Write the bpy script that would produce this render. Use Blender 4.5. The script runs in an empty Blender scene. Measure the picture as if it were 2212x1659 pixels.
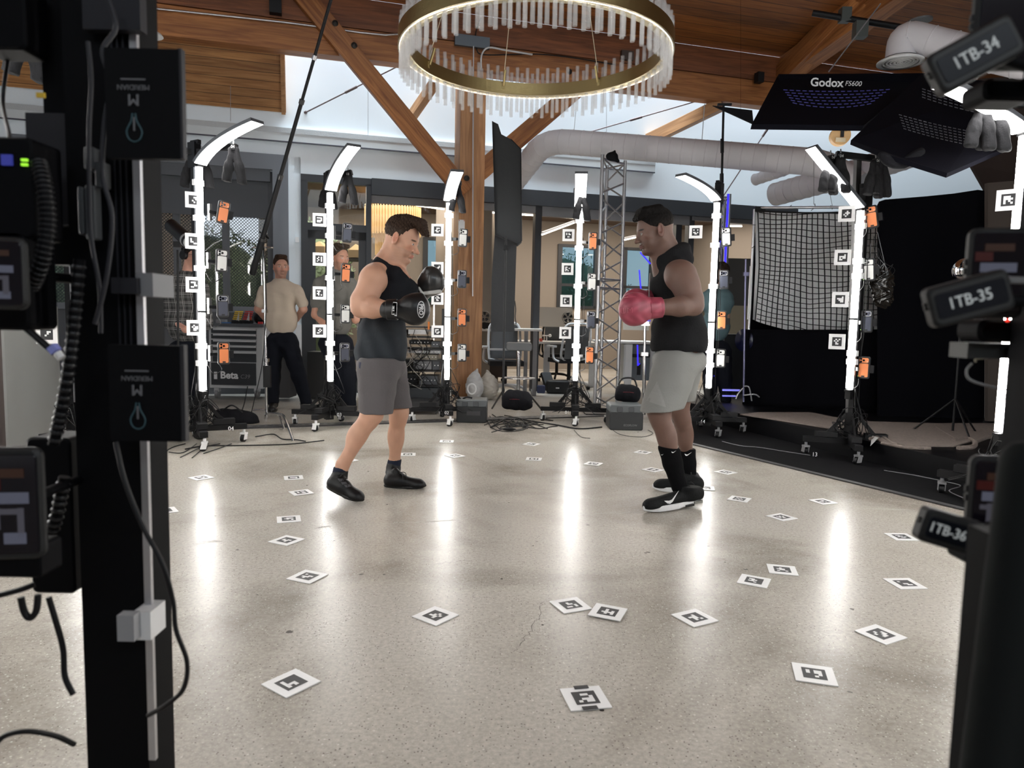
import bpy, bmesh, math, random
import numpy as np
from mathutils import Vector, Matrix, Euler
random.seed(7)
S = bpy.context.scene
COL = S.collection
# ---------------------------------------------------------------- camera
FPX, PITCH, ROLL, CH = 1545.7, math.radians(5.258), math.radians(1.186), 1.10
_F = Vector((0, math.cos(PITCH), -math.sin(PITCH)))
_R0 = Vector((1, 0, 0))
_D0 = Vector((0, -math.sin(PITCH), -math.cos(PITCH)))
_R = _R0 * math.cos(ROLL) - _D0 * math.sin(ROLL)
_D = _R0 * math.sin(ROLL) + _D0 * math.cos(ROLL)
CAM = Vector((0, 0, CH))
cd = bpy.data.cameras.new('camera')
cam = bpy.data.objects.new('camera', cd)
COL.objects.link(cam)
cd.sensor_width = 36.0
cd.lens = 36.0 * FPX / 2212.0
cd.clip_start = 0.02
cam.matrix_world = Matrix((( _R.x, -_D.x, -_F.x, 0), (_R.y, -_D.y, -_F.y, 0), (_R.z, -_D.z, -_F.z, CH), (0, 0, 0, 1)))
S.camera = cam
cd.dof.use_dof = True; cd.dof.focus_distance = 4.6; cd.dof.aperture_fstop = 5.0
# ---------------------------------------------------------------- world, light, exposure
S.view_settings.view_transform = 'Standard'
S.view_settings.look = 'None'
S.view_settings.gamma = 1.0
S.view_settings.exposure = 1.1
try: S.view_settings.use_curve_mapping = False
except Exception: pass
S.cycles.max_bounces = 7; S.cycles.diffuse_bounces = 4; S.cycles.glossy_bounces = 3; S.cycles.transparent_max_bounces = 16; S.cycles.caustics_reflective = False; S.cycles.caustics_refractive = False
w = bpy.data.worlds.new('sky'); S.world = w; w.use_nodes = True
wn = w.node_tree.nodes; wl = w.node_tree.links
bg = wn['Background']
tc = wn.new('ShaderNodeTexCoord'); sx = wn.new('ShaderNodeSeparateXYZ'); cr = wn.new('ShaderNodeValToRGB')
wl.new(tc.outputs['Generated'], sx.inputs[0]); wl.new(sx.outputs['Z'], cr.inputs[0])
cr.color_ramp.elements[0].position = 0.0; cr.color_ramp.elements[0].color = (0.78, 0.83, 0.88, 1)
cr.color_ramp.elements[1].position = 0.6; cr.color_ramp.elements[1].color = (0.62, 0.78, 1.0, 1)
wl.new(cr.outputs[0], bg.inputs['Color'])
bg.inputs['Strength'].default_value = 0.75
TUBE_E, HEAD_E = 21.0, 8.0
def area(name, loc, target, sx_, sy_, power, col=(1, 1, 1)):
    l = bpy.data.lights.new(name, 'AREA'); l.shape = 'RECTANGLE'; l.size = sx_; l.size_y = sy_; l.energy = power; l.color = col
    o = bpy.data.objects.new(name, l); COL.objects.link(o); o.location = loc
    o.rotation_euler = (Vector(target) - Vector(loc)).to_track_quat('-Z', 'Y').to_euler(); return o
# ---------------------------------------------------------------- pixel -> world helpers
def ray(px, py):
    return (_F + _R * ((px - 1106) / FPX) + _D * ((py - 829.5) / FPX))
def P(px, py, Y):
    r = ray(px, py); return CAM + r * (Y / r.y)
def G(px, py, z=0.0):
    r = ray(px, py); return CAM + r * ((z - CH) / r.z)
U = Vector((math.cos(math.radians(16.1)), math.sin(math.radians(16.1)), 0))   # along the back wall
N = Vector((-U.y, U.x, 0))                                                    # away from the room, through the wall
def PL(px, py, off=0.0, base=None):
    """point where the pixel's ray meets the vertical plane parallel to the back wall; returns t, z, point"""
    b = (base or WALL0) + N * off
    r = ray(px, py); k = (b - CAM).dot(N) / r.dot(N); p = CAM + r * k
    return (p - WALL0).dot(U), p.z, p
WALL0 = Vector((-2.97, 9.86, 0))
def wt(t, z, off=0.0):
    p = WALL0 + U * t + N * off; return Vector((p.x, p.y, z))
# ---------------------------------------------------------------- materials
MATS = {}
def mat(name, col=(0.5, 0.5, 0.5), rough=0.5, metal=0.0, emit=None, es=0.0, spec=0.5, bump=0.0, bscale=40.0, var=0.0, vscale=8.0, alpha=None, coat=0.0, stretch=None, sheen=0.0, trans=0.0):
    if name in MATS: return MATS[name]
    m = bpy.data.materials.new(name); m.use_nodes = True; nt = m.node_tree; b = nt.nodes['Principled BSDF']
    b.inputs['Base Color'].default_value = (*col, 1); b.inputs['Roughness'].default_value = rough; b.inputs['Metallic'].default_value = metal
    b.inputs['Specular IOR Level'].default_value = spec
    if coat: b.inputs['Coat Weight'].default_value = coat
    if sheen: b.inputs['Sheen Weight'].default_value = sheen
    if trans: b.inputs['Transmission Weight'].default_value = trans
    if emit is not None: b.inputs['Emission Color'].default_value = (*emit, 1); b.inputs['Emission Strength'].default_value = es
    if alpha is not None: b.inputs['Alpha'].default_value = alpha
    def noise(sc, det=4):
        t = nt.nodes.new('ShaderNodeTexCoord'); mp = nt.nodes.new('ShaderNodeMapping'); n = nt.nodes.new('ShaderNodeTexNoise')
        nt.links.new(t.outputs['Object'], mp.inputs[0]); nt.links.new(mp.outputs[0], n.inputs['Vector'])
        if stretch: mp.inputs['Scale'].default_value = stretch
        n.inputs['Scale'].default_value = sc; n.inputs['Detail'].default_value = det; return n
    if var:
        n = noise(vscale); r = nt.nodes.new('ShaderNodeValToRGB'); nt.links.new(n.outputs[0], r.inputs[0])
        r.color_ramp.elements[0].position = 0.3; r.color_ramp.elements[1].position = 0.7
        r.color_ramp.elements[0].color = (*[max(0, c * (1 - var)) for c in col], 1); r.color_ramp.elements[1].color = (*[min(1, c * (1 + var)) for c in col], 1)
        nt.links.new(r.outputs[0], b.inputs['Base Color'])
    if bump:
        n = noise(bscale, 3); bp = nt.nodes.new('ShaderNodeBump'); bp.inputs['Strength'].default_value = bump; bp.inputs['Distance'].default_value = 0.01
        nt.links.new(n.outputs[0], bp.inputs['Height']); nt.links.new(bp.outputs[0], b.inputs['Normal'])
    MATS[name] = m; return m
def colmat(name, rough=0.5, bump=0.0, bscale=60, spec=0.4, sheen=0.0, sub=0.0):
    """material whose colour comes from the mesh's own 'Col' attribute"""
    m = mat(name, (0.5, 0.5, 0.5), rough, bump=bump, bscale=bscale, spec=spec, sheen=sheen)
    nt = m.node_tree; a = nt.nodes.new('ShaderNodeAttribute'); a.attribute_name = 'Col'
    nt.links.new(a.outputs['Color'], nt.nodes['Principled BSDF'].inputs['Base Color'])
    if sub:
        b = nt.nodes['Principled BSDF']; b.inputs['Subsurface Weight'].default_value = sub; b.inputs['Subsurface Radius'].default_value = (0.012, 0.005, 0.003); b.inputs['Subsurface Scale'].default_value = 1.0
    return m
def wood(name, c1, c2, plank=0.0, rough=0.55, gap=0.06):
    """grain runs along the object's X; optional planks stacked along Y, each a little different"""
    m = bpy.data.materials.new(name); m.use_nodes = True; nt = m.node_tree; b = nt.nodes['Principled BSDF']; L = nt.links
    t = nt.nodes.new('ShaderNodeTexCoord'); mp = nt.nodes.new('ShaderNodeMapping'); L.new(t.outputs['Object'], mp.inputs[0])
    mp.inputs['Scale'].default_value = (0.6, 9, 9)
    n = nt.nodes.new('ShaderNodeTexNoise'); n.inputs['Scale'].default_value = 2.2; n.inputs['Detail'].default_value = 7; n.inputs['Distortion'].default_value = 1.2
    L.new(mp.outputs[0], n.inputs['Vector'])
    r = nt.nodes.new('ShaderNodeValToRGB'); r.color_ramp.elements[0].position = 0.32; r.color_ramp.elements[1].position = 0.68
    r.color_ramp.elements[0].color = (*c1, 1); r.color_ramp.elements[1].color = (*c2, 1); L.new(n.outputs[0], r.inputs[0])
    mp2 = nt.nodes.new('ShaderNodeMapping'); mp2.inputs['Scale'].default_value = (0.35, 1.3, 1.3); L.new(t.outputs['Object'], mp2.inputs[0])
    n2 = nt.nodes.new('ShaderNodeTexNoise'); n2.inputs['Scale'].default_value = 1.4; n2.inputs['Detail'].default_value = 3; L.new(mp2.outputs[0], n2.inputs['Vector'])
    mr = nt.nodes.new('ShaderNodeMapRange'); mr.inputs[1].default_value = 0.3; mr.inputs[2].default_value = 0.7; mr.inputs[3].default_value = 0.72; mr.inputs[4].default_value = 1.22; L.new(n2.outputs[0], mr.inputs[0])
    mx = nt.nodes.new('ShaderNodeMix'); mx.data_type = 'RGBA'; mx.blend_type = 'MULTIPLY'; mx.inputs['Factor'].default_value = 1
    L.new(r.outputs[0], mx.inputs['A']); L.new(mr.outputs[0], mx.inputs['B']); out = mx.outputs['Result']
    if plank:
        s = nt.nodes.new('ShaderNodeSeparateXYZ'); L.new(t.outputs['Object'], s.inputs[0])
        d = nt.nodes.new('ShaderNodeMath'); d.operation = 'DIVIDE'; d.inputs[1].default_value = plank; L.new(s.outputs['Y'], d.inputs[0])
        fr = nt.nodes.new('ShaderNodeMath'); fr.operation = 'FRACT'; L.new(d.outputs[0], fr.inputs[0])
        fl = nt.nodes.new('ShaderNodeMath'); fl.operation = 'FLOOR'; L.new(d.outputs[0], fl.inputs[0])
        wn_ = nt.nodes.new('ShaderNodeTexWhiteNoise'); wn_.noise_dimensions = '1D'; L.new(fl.outputs[0], wn_.inputs['W'])
        mr2 = nt.nodes.new('ShaderNodeMapRange'); mr2.inputs[3].default_value = 0.78; mr2.inputs[4].default_value = 1.15; L.new(wn_.outputs['Value'], mr2.inputs[0])
        lt = nt.nodes.new('ShaderNodeMath'); lt.operation = 'GREATER_THAN'; lt.inputs[1].default_value = gap; L.new(fr.outputs[0], lt.inputs[0])
        mu = nt.nodes.new('ShaderNodeMath'); mu.operation = 'MULTIPLY'; L.new(mr2.outputs[0], mu.inputs[0])
        mr3 = nt.nodes.new('ShaderNodeMapRange'); mr3.inputs[3].default_value = 0.2; mr3.inputs[4].default_value = 1; L.new(lt.outputs[0], mr3.inputs[0]); L.new(mr3.outputs[0], mu.inputs[1])
        mx2 = nt.nodes.new('ShaderNodeMix'); mx2.data_type = 'RGBA'; mx2.blend_type = 'MULTIPLY'; mx2.inputs['Factor'].default_value = 1
        L.new(out, mx2.inputs['A']); L.new(mu.outputs[0], mx2.inputs['B']); out = mx2.outputs['Result']
    L.new(out, b.inputs['Base Color']); b.inputs['Roughness'].default_value = rough
    bp = nt.nodes.new('ShaderNodeBump'); bp.inputs['Strength'].default_value = 0.25; bp.inputs['Distance'].default_value = 0.01
    L.new(n.outputs[0], bp.inputs['Height']); L.new(bp.outputs[0], b.inputs['Normal'])
    MATS[name] = m; return m
WOOD = wood('timber', (0.21, 0.070, 0.018), (0.44, 0.175, 0.050))
WOODL = wood('pale_timber', (0.36, 0.17, 0.07), (0.55, 0.29, 0.13))
WOODP = wood('plank_ceiling', (0.17, 0.052, 0.009), (0.33, 0.115, 0.022), plank=0.17)
WOODQ = wood('soffit_planks', (0.30, 0.125, 0.04), (0.52, 0.26, 0.095), plank=0.11)
BLK = mat('black_plastic', (0.006, 0.006, 0.007), 0.5, spec=.3)
BLKM = mat('black_metal', (0.010, 0.010, 0.011), 0.4, 0.3, spec=.3)
CABLE = mat('cable_rubber', (0.006, 0.006, 0.007), 0.5, spec=.3)
FABB = mat('black_fabric', (0.007, 0.007, 0.009), 0.9, spec=.15, bump=0.3, bscale=60)
GREYF = mat('grey_fabric', (0.022, 0.022, 0.024), 0.9, spec=.15, bump=0.3, bscale=90)
WHT = mat('white_paint', (0.80, 0.82, 0.84), 0.6)
WHP = mat('white_plastic', (0.8, 0.8, 0.8), 0.35)
ALU = mat('aluminium', (0.62, 0.62, 0.64), 0.35, 0.9)
CHR = mat('chrome', (0.8, 0.8, 0.8), 0.15, 1.0)
DGREY = mat('dark_grey_metal', (0.07, 0.075, 0.085), 0.5)
MGREY = mat('mid_grey', (0.22, 0.22, 0.23), 0.5)
TUBE = mat('lit_tube', (1, 1, 1), 0.4, emit=(1.0, 0.98, 0.94), es=TUBE_E)
PANEL = mat('lit_panel', (1, 1, 1), 0.4, emit=(1.0, 0.98, 0.95), es=HEAD_E)
WARM = mat('lit_strip', (1, 1, 1), 0.4, emit=(1.0, 0.86, 0.66), es=5.0)
BLUEL = mat('lit_blue', (0.02, 0.02, .2), 0.4, emit=(0.03, 0.02, 1.0), es=.7)
REDL = mat('lit_red', (.15, 0, 0), 0.4, emit=(1, 0.05, 0.03), es=.8)
GRNL = mat('lit_green', (.03, .12, 0), 0.4, emit=(0.4, 1, 0.05), es=.5)
INK = mat('ink_black', (0.022, 0.022, 0.024), 0.5)
PAPER = mat('board_white', (0.82, 0.82, 0.82), 0.4)
LBLW = mat('label_white', (0.8, 0.8, 0.8), 0.5)
def glassmat(name='glass_pane', tint=(0.97, 0.98, 0.98), refl=0.02):
    if name in MATS: return MATS[name]
    m = bpy.data.materials.new(name); m.use_nodes = True; nt = m.node_tree; nt.nodes.remove(nt.nodes['Principled BSDF'])
    tr = nt.nodes.new('ShaderNodeBsdfTransparent'); tr.inputs[0].default_value = (*tint, 1)
    gl = nt.nodes.new('ShaderNodeBsdfGlossy'); gl.inputs['Roughness'].default_value = 0.02
    mx = nt.nodes.new('ShaderNodeMixShader'); mx.inputs[0].default_value = refl
    nt.links.new(tr.outputs[0], mx.inputs[1]); nt.links.new(gl.outputs[0], mx.inputs[2]); nt.links.new(mx.outputs[0], nt.nodes['Material Output'].inputs[0])
    MATS[name] = m; return m
GLASS = glassmat()
# ---------------------------------------------------------------- mesh builder
class MB:
    def __init__(s): s.v = []; s.f = []; s.m = []; s.sm = []
    def add(s, vs, fs, mi=0, smooth=False):
        k = len(s.v); s.v += [Vector(v) for v in vs]
        for f in fs: s.f.append([i + k for i in f]); s.m.append(mi); s.sm.append(smooth)
        return s
    def box(s, c, size, ax=None, mi=0, bev=0.0):
        c = Vector(c); X, Y, Z = ax if ax else (Vector((1, 0, 0)), Vector((0, 1, 0)), Vector((0, 0, 1)))
        hx, hy, hz = size[0] / 2, size[1] / 2, size[2] / 2
        if bev <= 0:
            vs = [c + X * (hx * i) + Y * (hy * j) + Z * (hz * k) for k in (-1, 1) for j in (-1, 1) for i in (-1, 1)]
            return s.add(vs, [(0, 2, 3, 1), (4, 5, 7, 6), (0, 1, 5, 4), (2, 6, 7, 3), (0, 4, 6, 2), (1, 3, 7, 5)], mi)
        # rounded in the X-Z outline, extruded along Y
        n = 4; pts = []
        for (cx, cz, a0) in ((hx - bev, hz - bev, 0), (-hx + bev, hz - bev, 90), (-hx + bev, -hz + bev, 180), (hx - bev, -hz + bev, 270)):
            for i in range(n + 1):
                a = math.radians(a0 + 90 * i / n); pts.append((cx + bev * math.cos(a), cz + bev * math.sin(a)))
        e = min(bev * 0.35, hy * 0.5); rings = []
        for (yy, sh) in ((-hy, e), (-hy + e, 0), (hy - e, 0), (hy, e)):
            rings.append([c + X * (p[0] - math.copysign(min(sh, abs(p[0])), p[0])) + Z * (p[1] - math.copysign(min(sh, abs(p[1])), p[1])) + Y * yy for p in pts])
        m = len(pts); vs = sum(rings, []); fs = []
        for r in range(3):
            for i in range(m): j = (i + 1) % m; fs.append((r * m + i, r * m + j, (r + 1) * m + j, (r + 1) * m + i))
        fs.append(tuple(range(m - 1, -1, -1))); fs.append(tuple(range(3 * m, 4 * m)))
        return s.add(vs, fs, mi)
    def beam(s, a, b, w_, h_, up=(0, 0, 1), mi=0):
        a = Vector(a); b = Vector(b); d = (b - a); L = d.length; Y = d / L; X = Y.cross(Vector(up))
        if X.length < 1e-4: X = Y.cross(Vector((1, 0, 0)))
        X.normalize(); Z = X.cross(Y); return s.box((a + b) / 2, (w_, L, h_), (X, Y, Z), mi)
    def cyl(s, a, b, r, r2=None, n=12, mi=0, cap=True, smooth=True):
        a = Vector(a); b = Vector(b); d = (b - a).normalized(); X = d.orthogonal().normalized(); Y = d.cross(X); r2 = r if r2 is None else r2
        vs = [a + (X * math.cos(2 * math.pi * i / n) + Y * math.sin(2 * math.pi * i / n)) * r for i in range(n)] + [b + (X * math.cos(2 * math.pi * i / n) + Y * math.sin(2 * math.pi * i / n)) * r2 for i in range(n)]
        s.add(vs, [(i, (i + 1) % n, n + (i + 1) % n, n + i) for i in range(n)], mi, smooth)
        if cap: s.add(vs, [tuple(range(n - 1, -1, -1)), tuple(range(n, 2 * n))], mi)
        return s
    def tube(s, pts, r, n=8, mi=0, spline=True, sub=6, rfun=None):
        pts = [Vector(p) for p in pts]
        if spline and len(pts) > 2: pts = catmull(pts, sub)
        rings = []; up = None; N_ = len(pts)
        for i, p in enumerate(pts):
            d = (pts[min(i + 1, N_ - 1)] - pts[max(i - 1, 0)])
            if d.length < 1e-7: d = Vector((0, 0, 1))
            d.normalize()
            if up is None: up = d.orthogonal().normalized()
            up = (up - d * up.dot(d)); up = up.normalized() if up.length > 1e-5 else d.orthogonal().normalized()
            q = d.cross(up); rr = rfun(i / (N_ - 1)) * r if rfun else r
            rings.append([p + (up * math.cos(2 * math.pi * k / n) + q * math.sin(2 * math.pi * k / n)) * rr for k in range(n)])
        vs = sum(rings, []); fs = []
        for i in range(N_ - 1):
            for k in range(n): fs.append((i * n + k, i * n + (k + 1) % n, (i + 1) * n + (k + 1) % n, (i + 1) * n + k))
        s.add(vs, fs, mi, True); s.add(rings[0], [tuple(range(n - 1, -1, -1))], mi); s.add(rings[-1], [tuple(range(n))], mi); return s
    def lathe(s, o, axis, prof, n=20, mi=0, closed=False):
        o = Vector(o); d = Vector(axis).normalized(); X = d.orthogonal().normalized(); Y = d.cross(X); vs = []
        for (r, h) in prof: vs += [o + d * h + (X * math.cos(2 * math.pi * i / n) + Y * math.sin(2 * math.pi * i / n)) * r for i in range(n)]
        fs = []; m = len(prof)
        for j in range(m if closed else m - 1):
            for i in range(n): k = (j + 1) % m; fs.append((j * n + i, j * n + (i + 1) % n, k * n + (i + 1) % n, k * n + i))
        return s.add(vs, fs, mi, True)
    def sphere(s, c, r, n=14, mi=0, sc=(1, 1, 1)):
        c = Vector(c); vs = []; fs = []; m = n // 2
        for j in range(m + 1):
            th = math.pi * j / m
            for i in range(n):
                ph = 2 * math.pi * i / n; vs.append(c + Vector((r * sc[0] * math.sin(th) * math.cos(ph), r * sc[1] * math.sin(th) * math.sin(ph), r * sc[2] * math.cos(th))))
        for j in range(m):
            for i in range(n): fs.append((j * n + i, (j + 1) * n + i, (j + 1) * n + (i + 1) % n, j * n + (i + 1) % n))
        return s.add(vs, fs, mi, True)
    def prism(s, poly, vec, mi=0):
        n = len(poly); poly = [Vector(p) for p in poly]; vec = Vector(vec)
        vs = poly + [p + vec for p in poly]
        return s.add(vs, [tuple(range(n - 1, -1, -1)), tuple(range(n, 2 * n))] + [(i, (i + 1) % n, n + (i + 1) % n, n + i) for i in range(n)], mi)
    def quad(s, a, b, c, d, mi=0): return s.add([a, b, c, d], [(0, 1, 2, 3)], mi)
    def build(s, name, mats, parent=None, local=False, mw=None, fixn=True):
        me = bpy.data.meshes.new(name); vs = s.v
        if mw is not None: inv = mw.inverted(); vs = [inv @ v for v in vs]
        elif parent is not None and not local:
            inv = world_of(parent).inverted(); vs = [inv @ v for v in vs]
        me.from_pydata([tuple(v) for v in vs], [], s.f)
        for m_ in (mats if isinstance(mats, (list, tuple)) else [mats]): me.materials.append(m_)
        me.polygons.foreach_set('material_index', s.m); me.polygons.foreach_set('use_smooth', s.sm)
        me.validate()
        if fixn:
            bm = bmesh.new(); bm.from_mesh(me); bmesh.ops.recalc_face_normals(bm, faces=bm.faces); bm.to_mesh(me); bm.free()
        me.update()
        o = bpy.data.objects.new(name, me); COL.objects.link(o)
        if mw is not None: o.matrix_world = mw
        if parent is not None: o.parent = parent
        return o
def catmull(p, sub):
    out = []; n = len(p)
    for i in range(n - 1):
        a, b, c, d = p[max(i - 1, 0)], p[i], p[i + 1], p[min(i + 2, n - 1)]
        for k in range(sub):
            t = k / sub; out.append(0.5 * ((2 * b) + (c - a) * t + (2 * a - 5 * b + 4 * c - d) * t * t + (3 * b - a - 3 * c + d) * t ** 3))
    out.append(p[-1]); return out
def world_of(o):
    m = o.matrix_basis.copy(); p = o.parent
    while p is not None: m = p.matrix_basis @ m; p = p.parent
    return m
def tag(o, label=None, cat=None, group=None, kind=None):
    if label: o['label'] = label
    if cat: o['category'] = cat
    if group: o['group'] = group
    if kind: o['kind'] = kind
    return o
def thing(name, label, cat, loc=(0, 0, 0), rz=0.0, group=None, rot=None):
    o = bpy.data.objects.new(name, None); COL.objects.link(o); o.empty_display_size = 0.05
    o.location = loc; o.rotation_euler = rot if rot else (0, 0, rz); return tag(o, label, cat, group)
def struct(name, mb, mats, **k):
    o = mb.build(name, mats, **k); o['kind'] = 'structure'; return o
def kids(o): return [c for c in KID.get(o.name, [])]
KID = {}
def dup(root, label=None, group=None):
    def cp(o, par):
        c = o.copy(); COL.objects.link(c)
        if par is not None: c.parent = par
        for ch in o.children: cp(ch, c)
        return c
    r = cp(root, None)
    if label: r['label'] = label
    if group: r['group'] = group
    return r
def text(s, size, M_, m, parent, name='lettering', extr=0.0006, align='CENTER', bold=0.0, local=True, sx=1.0, shear=0.0):
    cu = bpy.data.curves.new('t', 'FONT'); cu.body = s; cu.size = size; cu.extrude = extr; cu.align_x = align; cu.align_y = 'CENTER'; cu.offset = bold; cu.shear = shear
    cu.resolution_u = 3
    ob = bpy.data.objects.new('t', cu); me = bpy.data.meshes.new_from_object(ob); bpy.data.objects.remove(ob); bpy.data.curves.remove(cu)
    me.name = name; me.transform(M_ @ Matrix.Diagonal((sx, 1, 1, 1)))
    if not local and parent is not None: me.transform(world_of(parent).inverted())
    me.materials.clear(); me.materials.append(m)
    for p in me.polygons: p.material_index = 0
    o = bpy.data.objects.new(name, me); COL.objects.link(o)
    if parent is not None: o.parent = parent
    return o
def frame(o, x, y, z=None):
    """matrix with given origin and axes (x along text, y up text)"""
    x = Vector(x).normalized(); y = Vector(y); y = (y - x * y.dot(x)).normalized(); z = x.cross(y)
    return Matrix(((x.x, y.x, z.x, o[0]), (x.y, y.y, z.y, o[1]), (x.z, y.z, z.z, o[2]), (0, 0, 0, 1)))
def cable(pts, r=0.004, name='cable', parent=None, label=None, cat='cable', group=None, m=None, sub=6, n=6):
    mb = MB().tube(pts, r, n, sub=sub); o = mb.build(name, m or CABLE, parent)
    if parent is None: tag(o, label, cat, group)
    return o
# ================================================================ SIGNED-DISTANCE SCULPTING
class SDF:
    """rounded limbs, ellipsoids and cuts blended smoothly, then turned into one closed quad mesh"""
    def __init__(s): s.p = []
    def cone(s, a, b, ra, rb, k=.02, op='u', M=None, ks=1.0):
        a = np.array(M @ Vector(a) if M else a, float); b = np.array(M @ Vector(b) if M else b, float); sc = M.to_scale()[0] if M else 1
        s.p.append(('c', a, b, ra * sc, rb * sc, k, op)); return s
    def ball(s, c, r, k=.02, op='u', M=None): return s.cone(c, Vector(c) + Vector((1e-5, 0, 0)), r, r, k, op, M)
    def ell(s, c, r, R=None, k=.02, op='u', M=None):
        R3 = np.array(R if R is not None else np.eye(3), float); sc = 1
        if M: sc = M.to_scale()[0]; c = M @ Vector(c); R3 = np.array(M.to_3x3().normalized()) @ R3
        s.p.append(('e', np.array(c, float), np.array(r, float) * sc, R3, None, k, op)); return s
    def half(s, c, n, k=.004, op='i', M=None):
        """keeps the side away from n (intersect with half space (p-c).n<0)"""
        c = np.array(M @ Vector(c) if M else c, float); n = np.array(M.to_3x3() @ Vector(n) if M else n, float); n = n / np.linalg.norm(n)
        s.p.append(('h', c, n, None, None, k, op)); return s
    def torus(s, c, n, R, r, k=.01, op='u', M=None):
        sc = M.to_scale()[0] if M else 1
        c = np.array(M @ Vector(c) if M else c, float); n = np.array(M.to_3x3() @ Vector(n) if M else n, float); n = n / np.linalg.norm(n)
        s.p.append(('t', c, n, R * sc, r * sc, k, op)); return s
    def bounds(s, pad):
        lo = np.full(3, 1e9); hi = -lo
        for q in s.p:
            if q[6] != 'u': continue
            if q[0] == 'c': m = max(q[3], q[4]); lo = np.minimum(lo, np.minimum(q[1], q[2]) - m); hi = np.maximum(hi, np.maximum(q[1], q[2]) + m)
            elif q[0] == 'e': e = np.sqrt(((q[3] * q[2]) ** 2).sum(1)); lo = np.minimum(lo, q[1] - e); hi = np.maximum(hi, q[1] + e)
            elif q[0] == 't': m = q[3] + q[4]; lo = np.minimum(lo, q[1] - m); hi = np.maximum(hi, q[1] + m)
        return lo - pad, hi + pad
    def field(s, xs, ys, zs, disp=None):
        F = np.full((len(xs), len(ys), len(zs)), .2, np.float32)
        for q in s.p:
            t, a, b, c, d, k, op = q
            if t == 'h': sl = (slice(0, len(xs)), slice(0, len(ys)), slice(0, len(zs)))
            else:
                if t == 'c': m = max(c, d) + k + .03; lo = np.minimum(a, b) - m; hi = np.maximum(a, b) + m
                elif t == 'e': m = np.sqrt(((c * b) ** 2).sum(1)) + k + .03; lo = a - m; hi = a + m
                else: m = c + d + k + .03; lo = a - m; hi = a + m
                sl = tuple(slice(max(0, int(np.searchsorted(g, lo[i]))), int(np.searchsorted(g, hi[i]))) for i, g in enumerate((xs, ys, zs)))
                if any(x.stop <= x.start for x in sl): continue
            X = xs[sl[0]][:, None, None]; Y = ys[sl[1]][None, :, None]; W = zs[sl[2]][None, None, :]
            if t == 'c':
                ab = b - a; L2 = float(ab @ ab); px, py, pz = X - a[0], Y - a[1], W - a[2]
                h = np.clip((px * ab[0] + py * ab[1] + pz * ab[2]) / L2, 0, 1)
                D = np.sqrt((px - h * ab[0]) ** 2 + (py - h * ab[1]) ** 2 + (pz - h * ab[2]) ** 2) - (c + (d - c) * h)
            elif t == 'e':
                px, py, pz = X - a[0], Y - a[1], W - a[2]; R = c
                u = px * R[0, 0] + py * R[1, 0] + pz * R[2, 0]; v = px * R[0, 1] + py * R[1, 1] + pz * R[2, 1]; w_ = px * R[0, 2] + py * R[1, 2] + pz * R[2, 2]
                k0 = np.sqrt((u / b[0]) ** 2 + (v / b[1]) ** 2 + (w_ / b[2]) ** 2) + 1e-9
                k1 = np.sqrt((u / b[0] ** 2) ** 2 + (v / b[1] ** 2) ** 2 + (w_ / b[2] ** 2) ** 2) + 1e-9
                D = k0 * (k0 - 1) / k1; D = np.where(k0 < .05, -b.min(), D)
            elif t == 't':
                px, py, pz = X - a[0], Y - a[1], W - a[2]; hh = px * b[0] + py * b[1] + pz * b[2]
                rr = np.sqrt(np.maximum(px ** 2 + py ** 2 + pz ** 2 - hh ** 2, 0)) - c; D = np.sqrt(rr ** 2 + hh ** 2) - d
            else: D = (X - a[0]) * b[0] + (Y - a[1]) * b[1] + (W - a[2]) * b[2]
            G_ = F[sl]; D = D.astype(np.float32)
            if op == 'u': h = np.clip(.5 + .5 * (G_ - D) / k, 0, 1); F[sl] = G_ * (1 - h) + D * h - k * h * (1 - h)
            elif op == 's': D = -D; h = np.clip(.5 - .5 * (G_ - D) / k, 0, 1); F[sl] = G_ * (1 - h) + D * h + k * h * (1 - h)
            else: h = np.clip(.5 - .5 * (G_ - D) / k, 0, 1); F[sl] = G_ * (1 - h) + D * h + k * h * (1 - h)
        if disp is not None: F += disp(xs[:, None, None], ys[None, :, None], zs[None, None, :]).astype(np.float32)
        return F
    def mesh(s, name, mats, parent=None, res=.006, fine=None, disp=None, color=None, smooth=1, local=False, bnd=None):
        lo, hi = s.bounds(.012)
        if bnd: lo = np.maximum(lo, bnd[0]); hi = np.minimum(hi, bnd[1])
        ax = []
        for i in range(3):
            if fine and fine[i]:
                a, b, r = fine[i]; g = [lo[i]]
                while g[-1] < hi[i]: g.append(g[-1] + (r if a <= g[-1] <= b else res))
                ax.append(np.array(g))
            else: ax.append(np.arange(lo[i], hi[i] + res, res))
        F = s.field(*ax, disp=disp); F[0] = F[-1] = .05; F[:, 0] = F[:, -1] = .05; F[:, :, 0] = F[:, :, -1] = .05
        V, Q_ = surface_nets(F, ax)
        if smooth: V = relax(V, Q_, smooth)
        me = bpy.data.meshes.new(name)
        if parent is not None and not local:
            inv = np.array(world_of(parent).inverted()); VL = V @ inv[:3, :3].T + inv[:3, 3]
        else: VL = V
        me.vertices.add(len(VL)); me.vertices.foreach_set('co', VL.astype(np.float32).ravel())
        me.loops.add(len(Q_) * 4); me.loops.foreach_set('vertex_index', Q_.ravel().astype(np.int32))
        me.polygons.add(len(Q_)); me.polygons.foreach_set('loop_start', np.arange(0, len(Q_) * 4, 4, dtype=np.int32)); me.polygons.foreach_set('loop_total', np.full(len(Q_), 4, np.int32))
        me.polygons.foreach_set('use_smooth', np.ones(len(Q_), bool)); me.update(calc_edges=True)
        for m_ in (mats if isinstance(mats, (list, tuple)) else [mats]): me.materials.append(m_)
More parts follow.
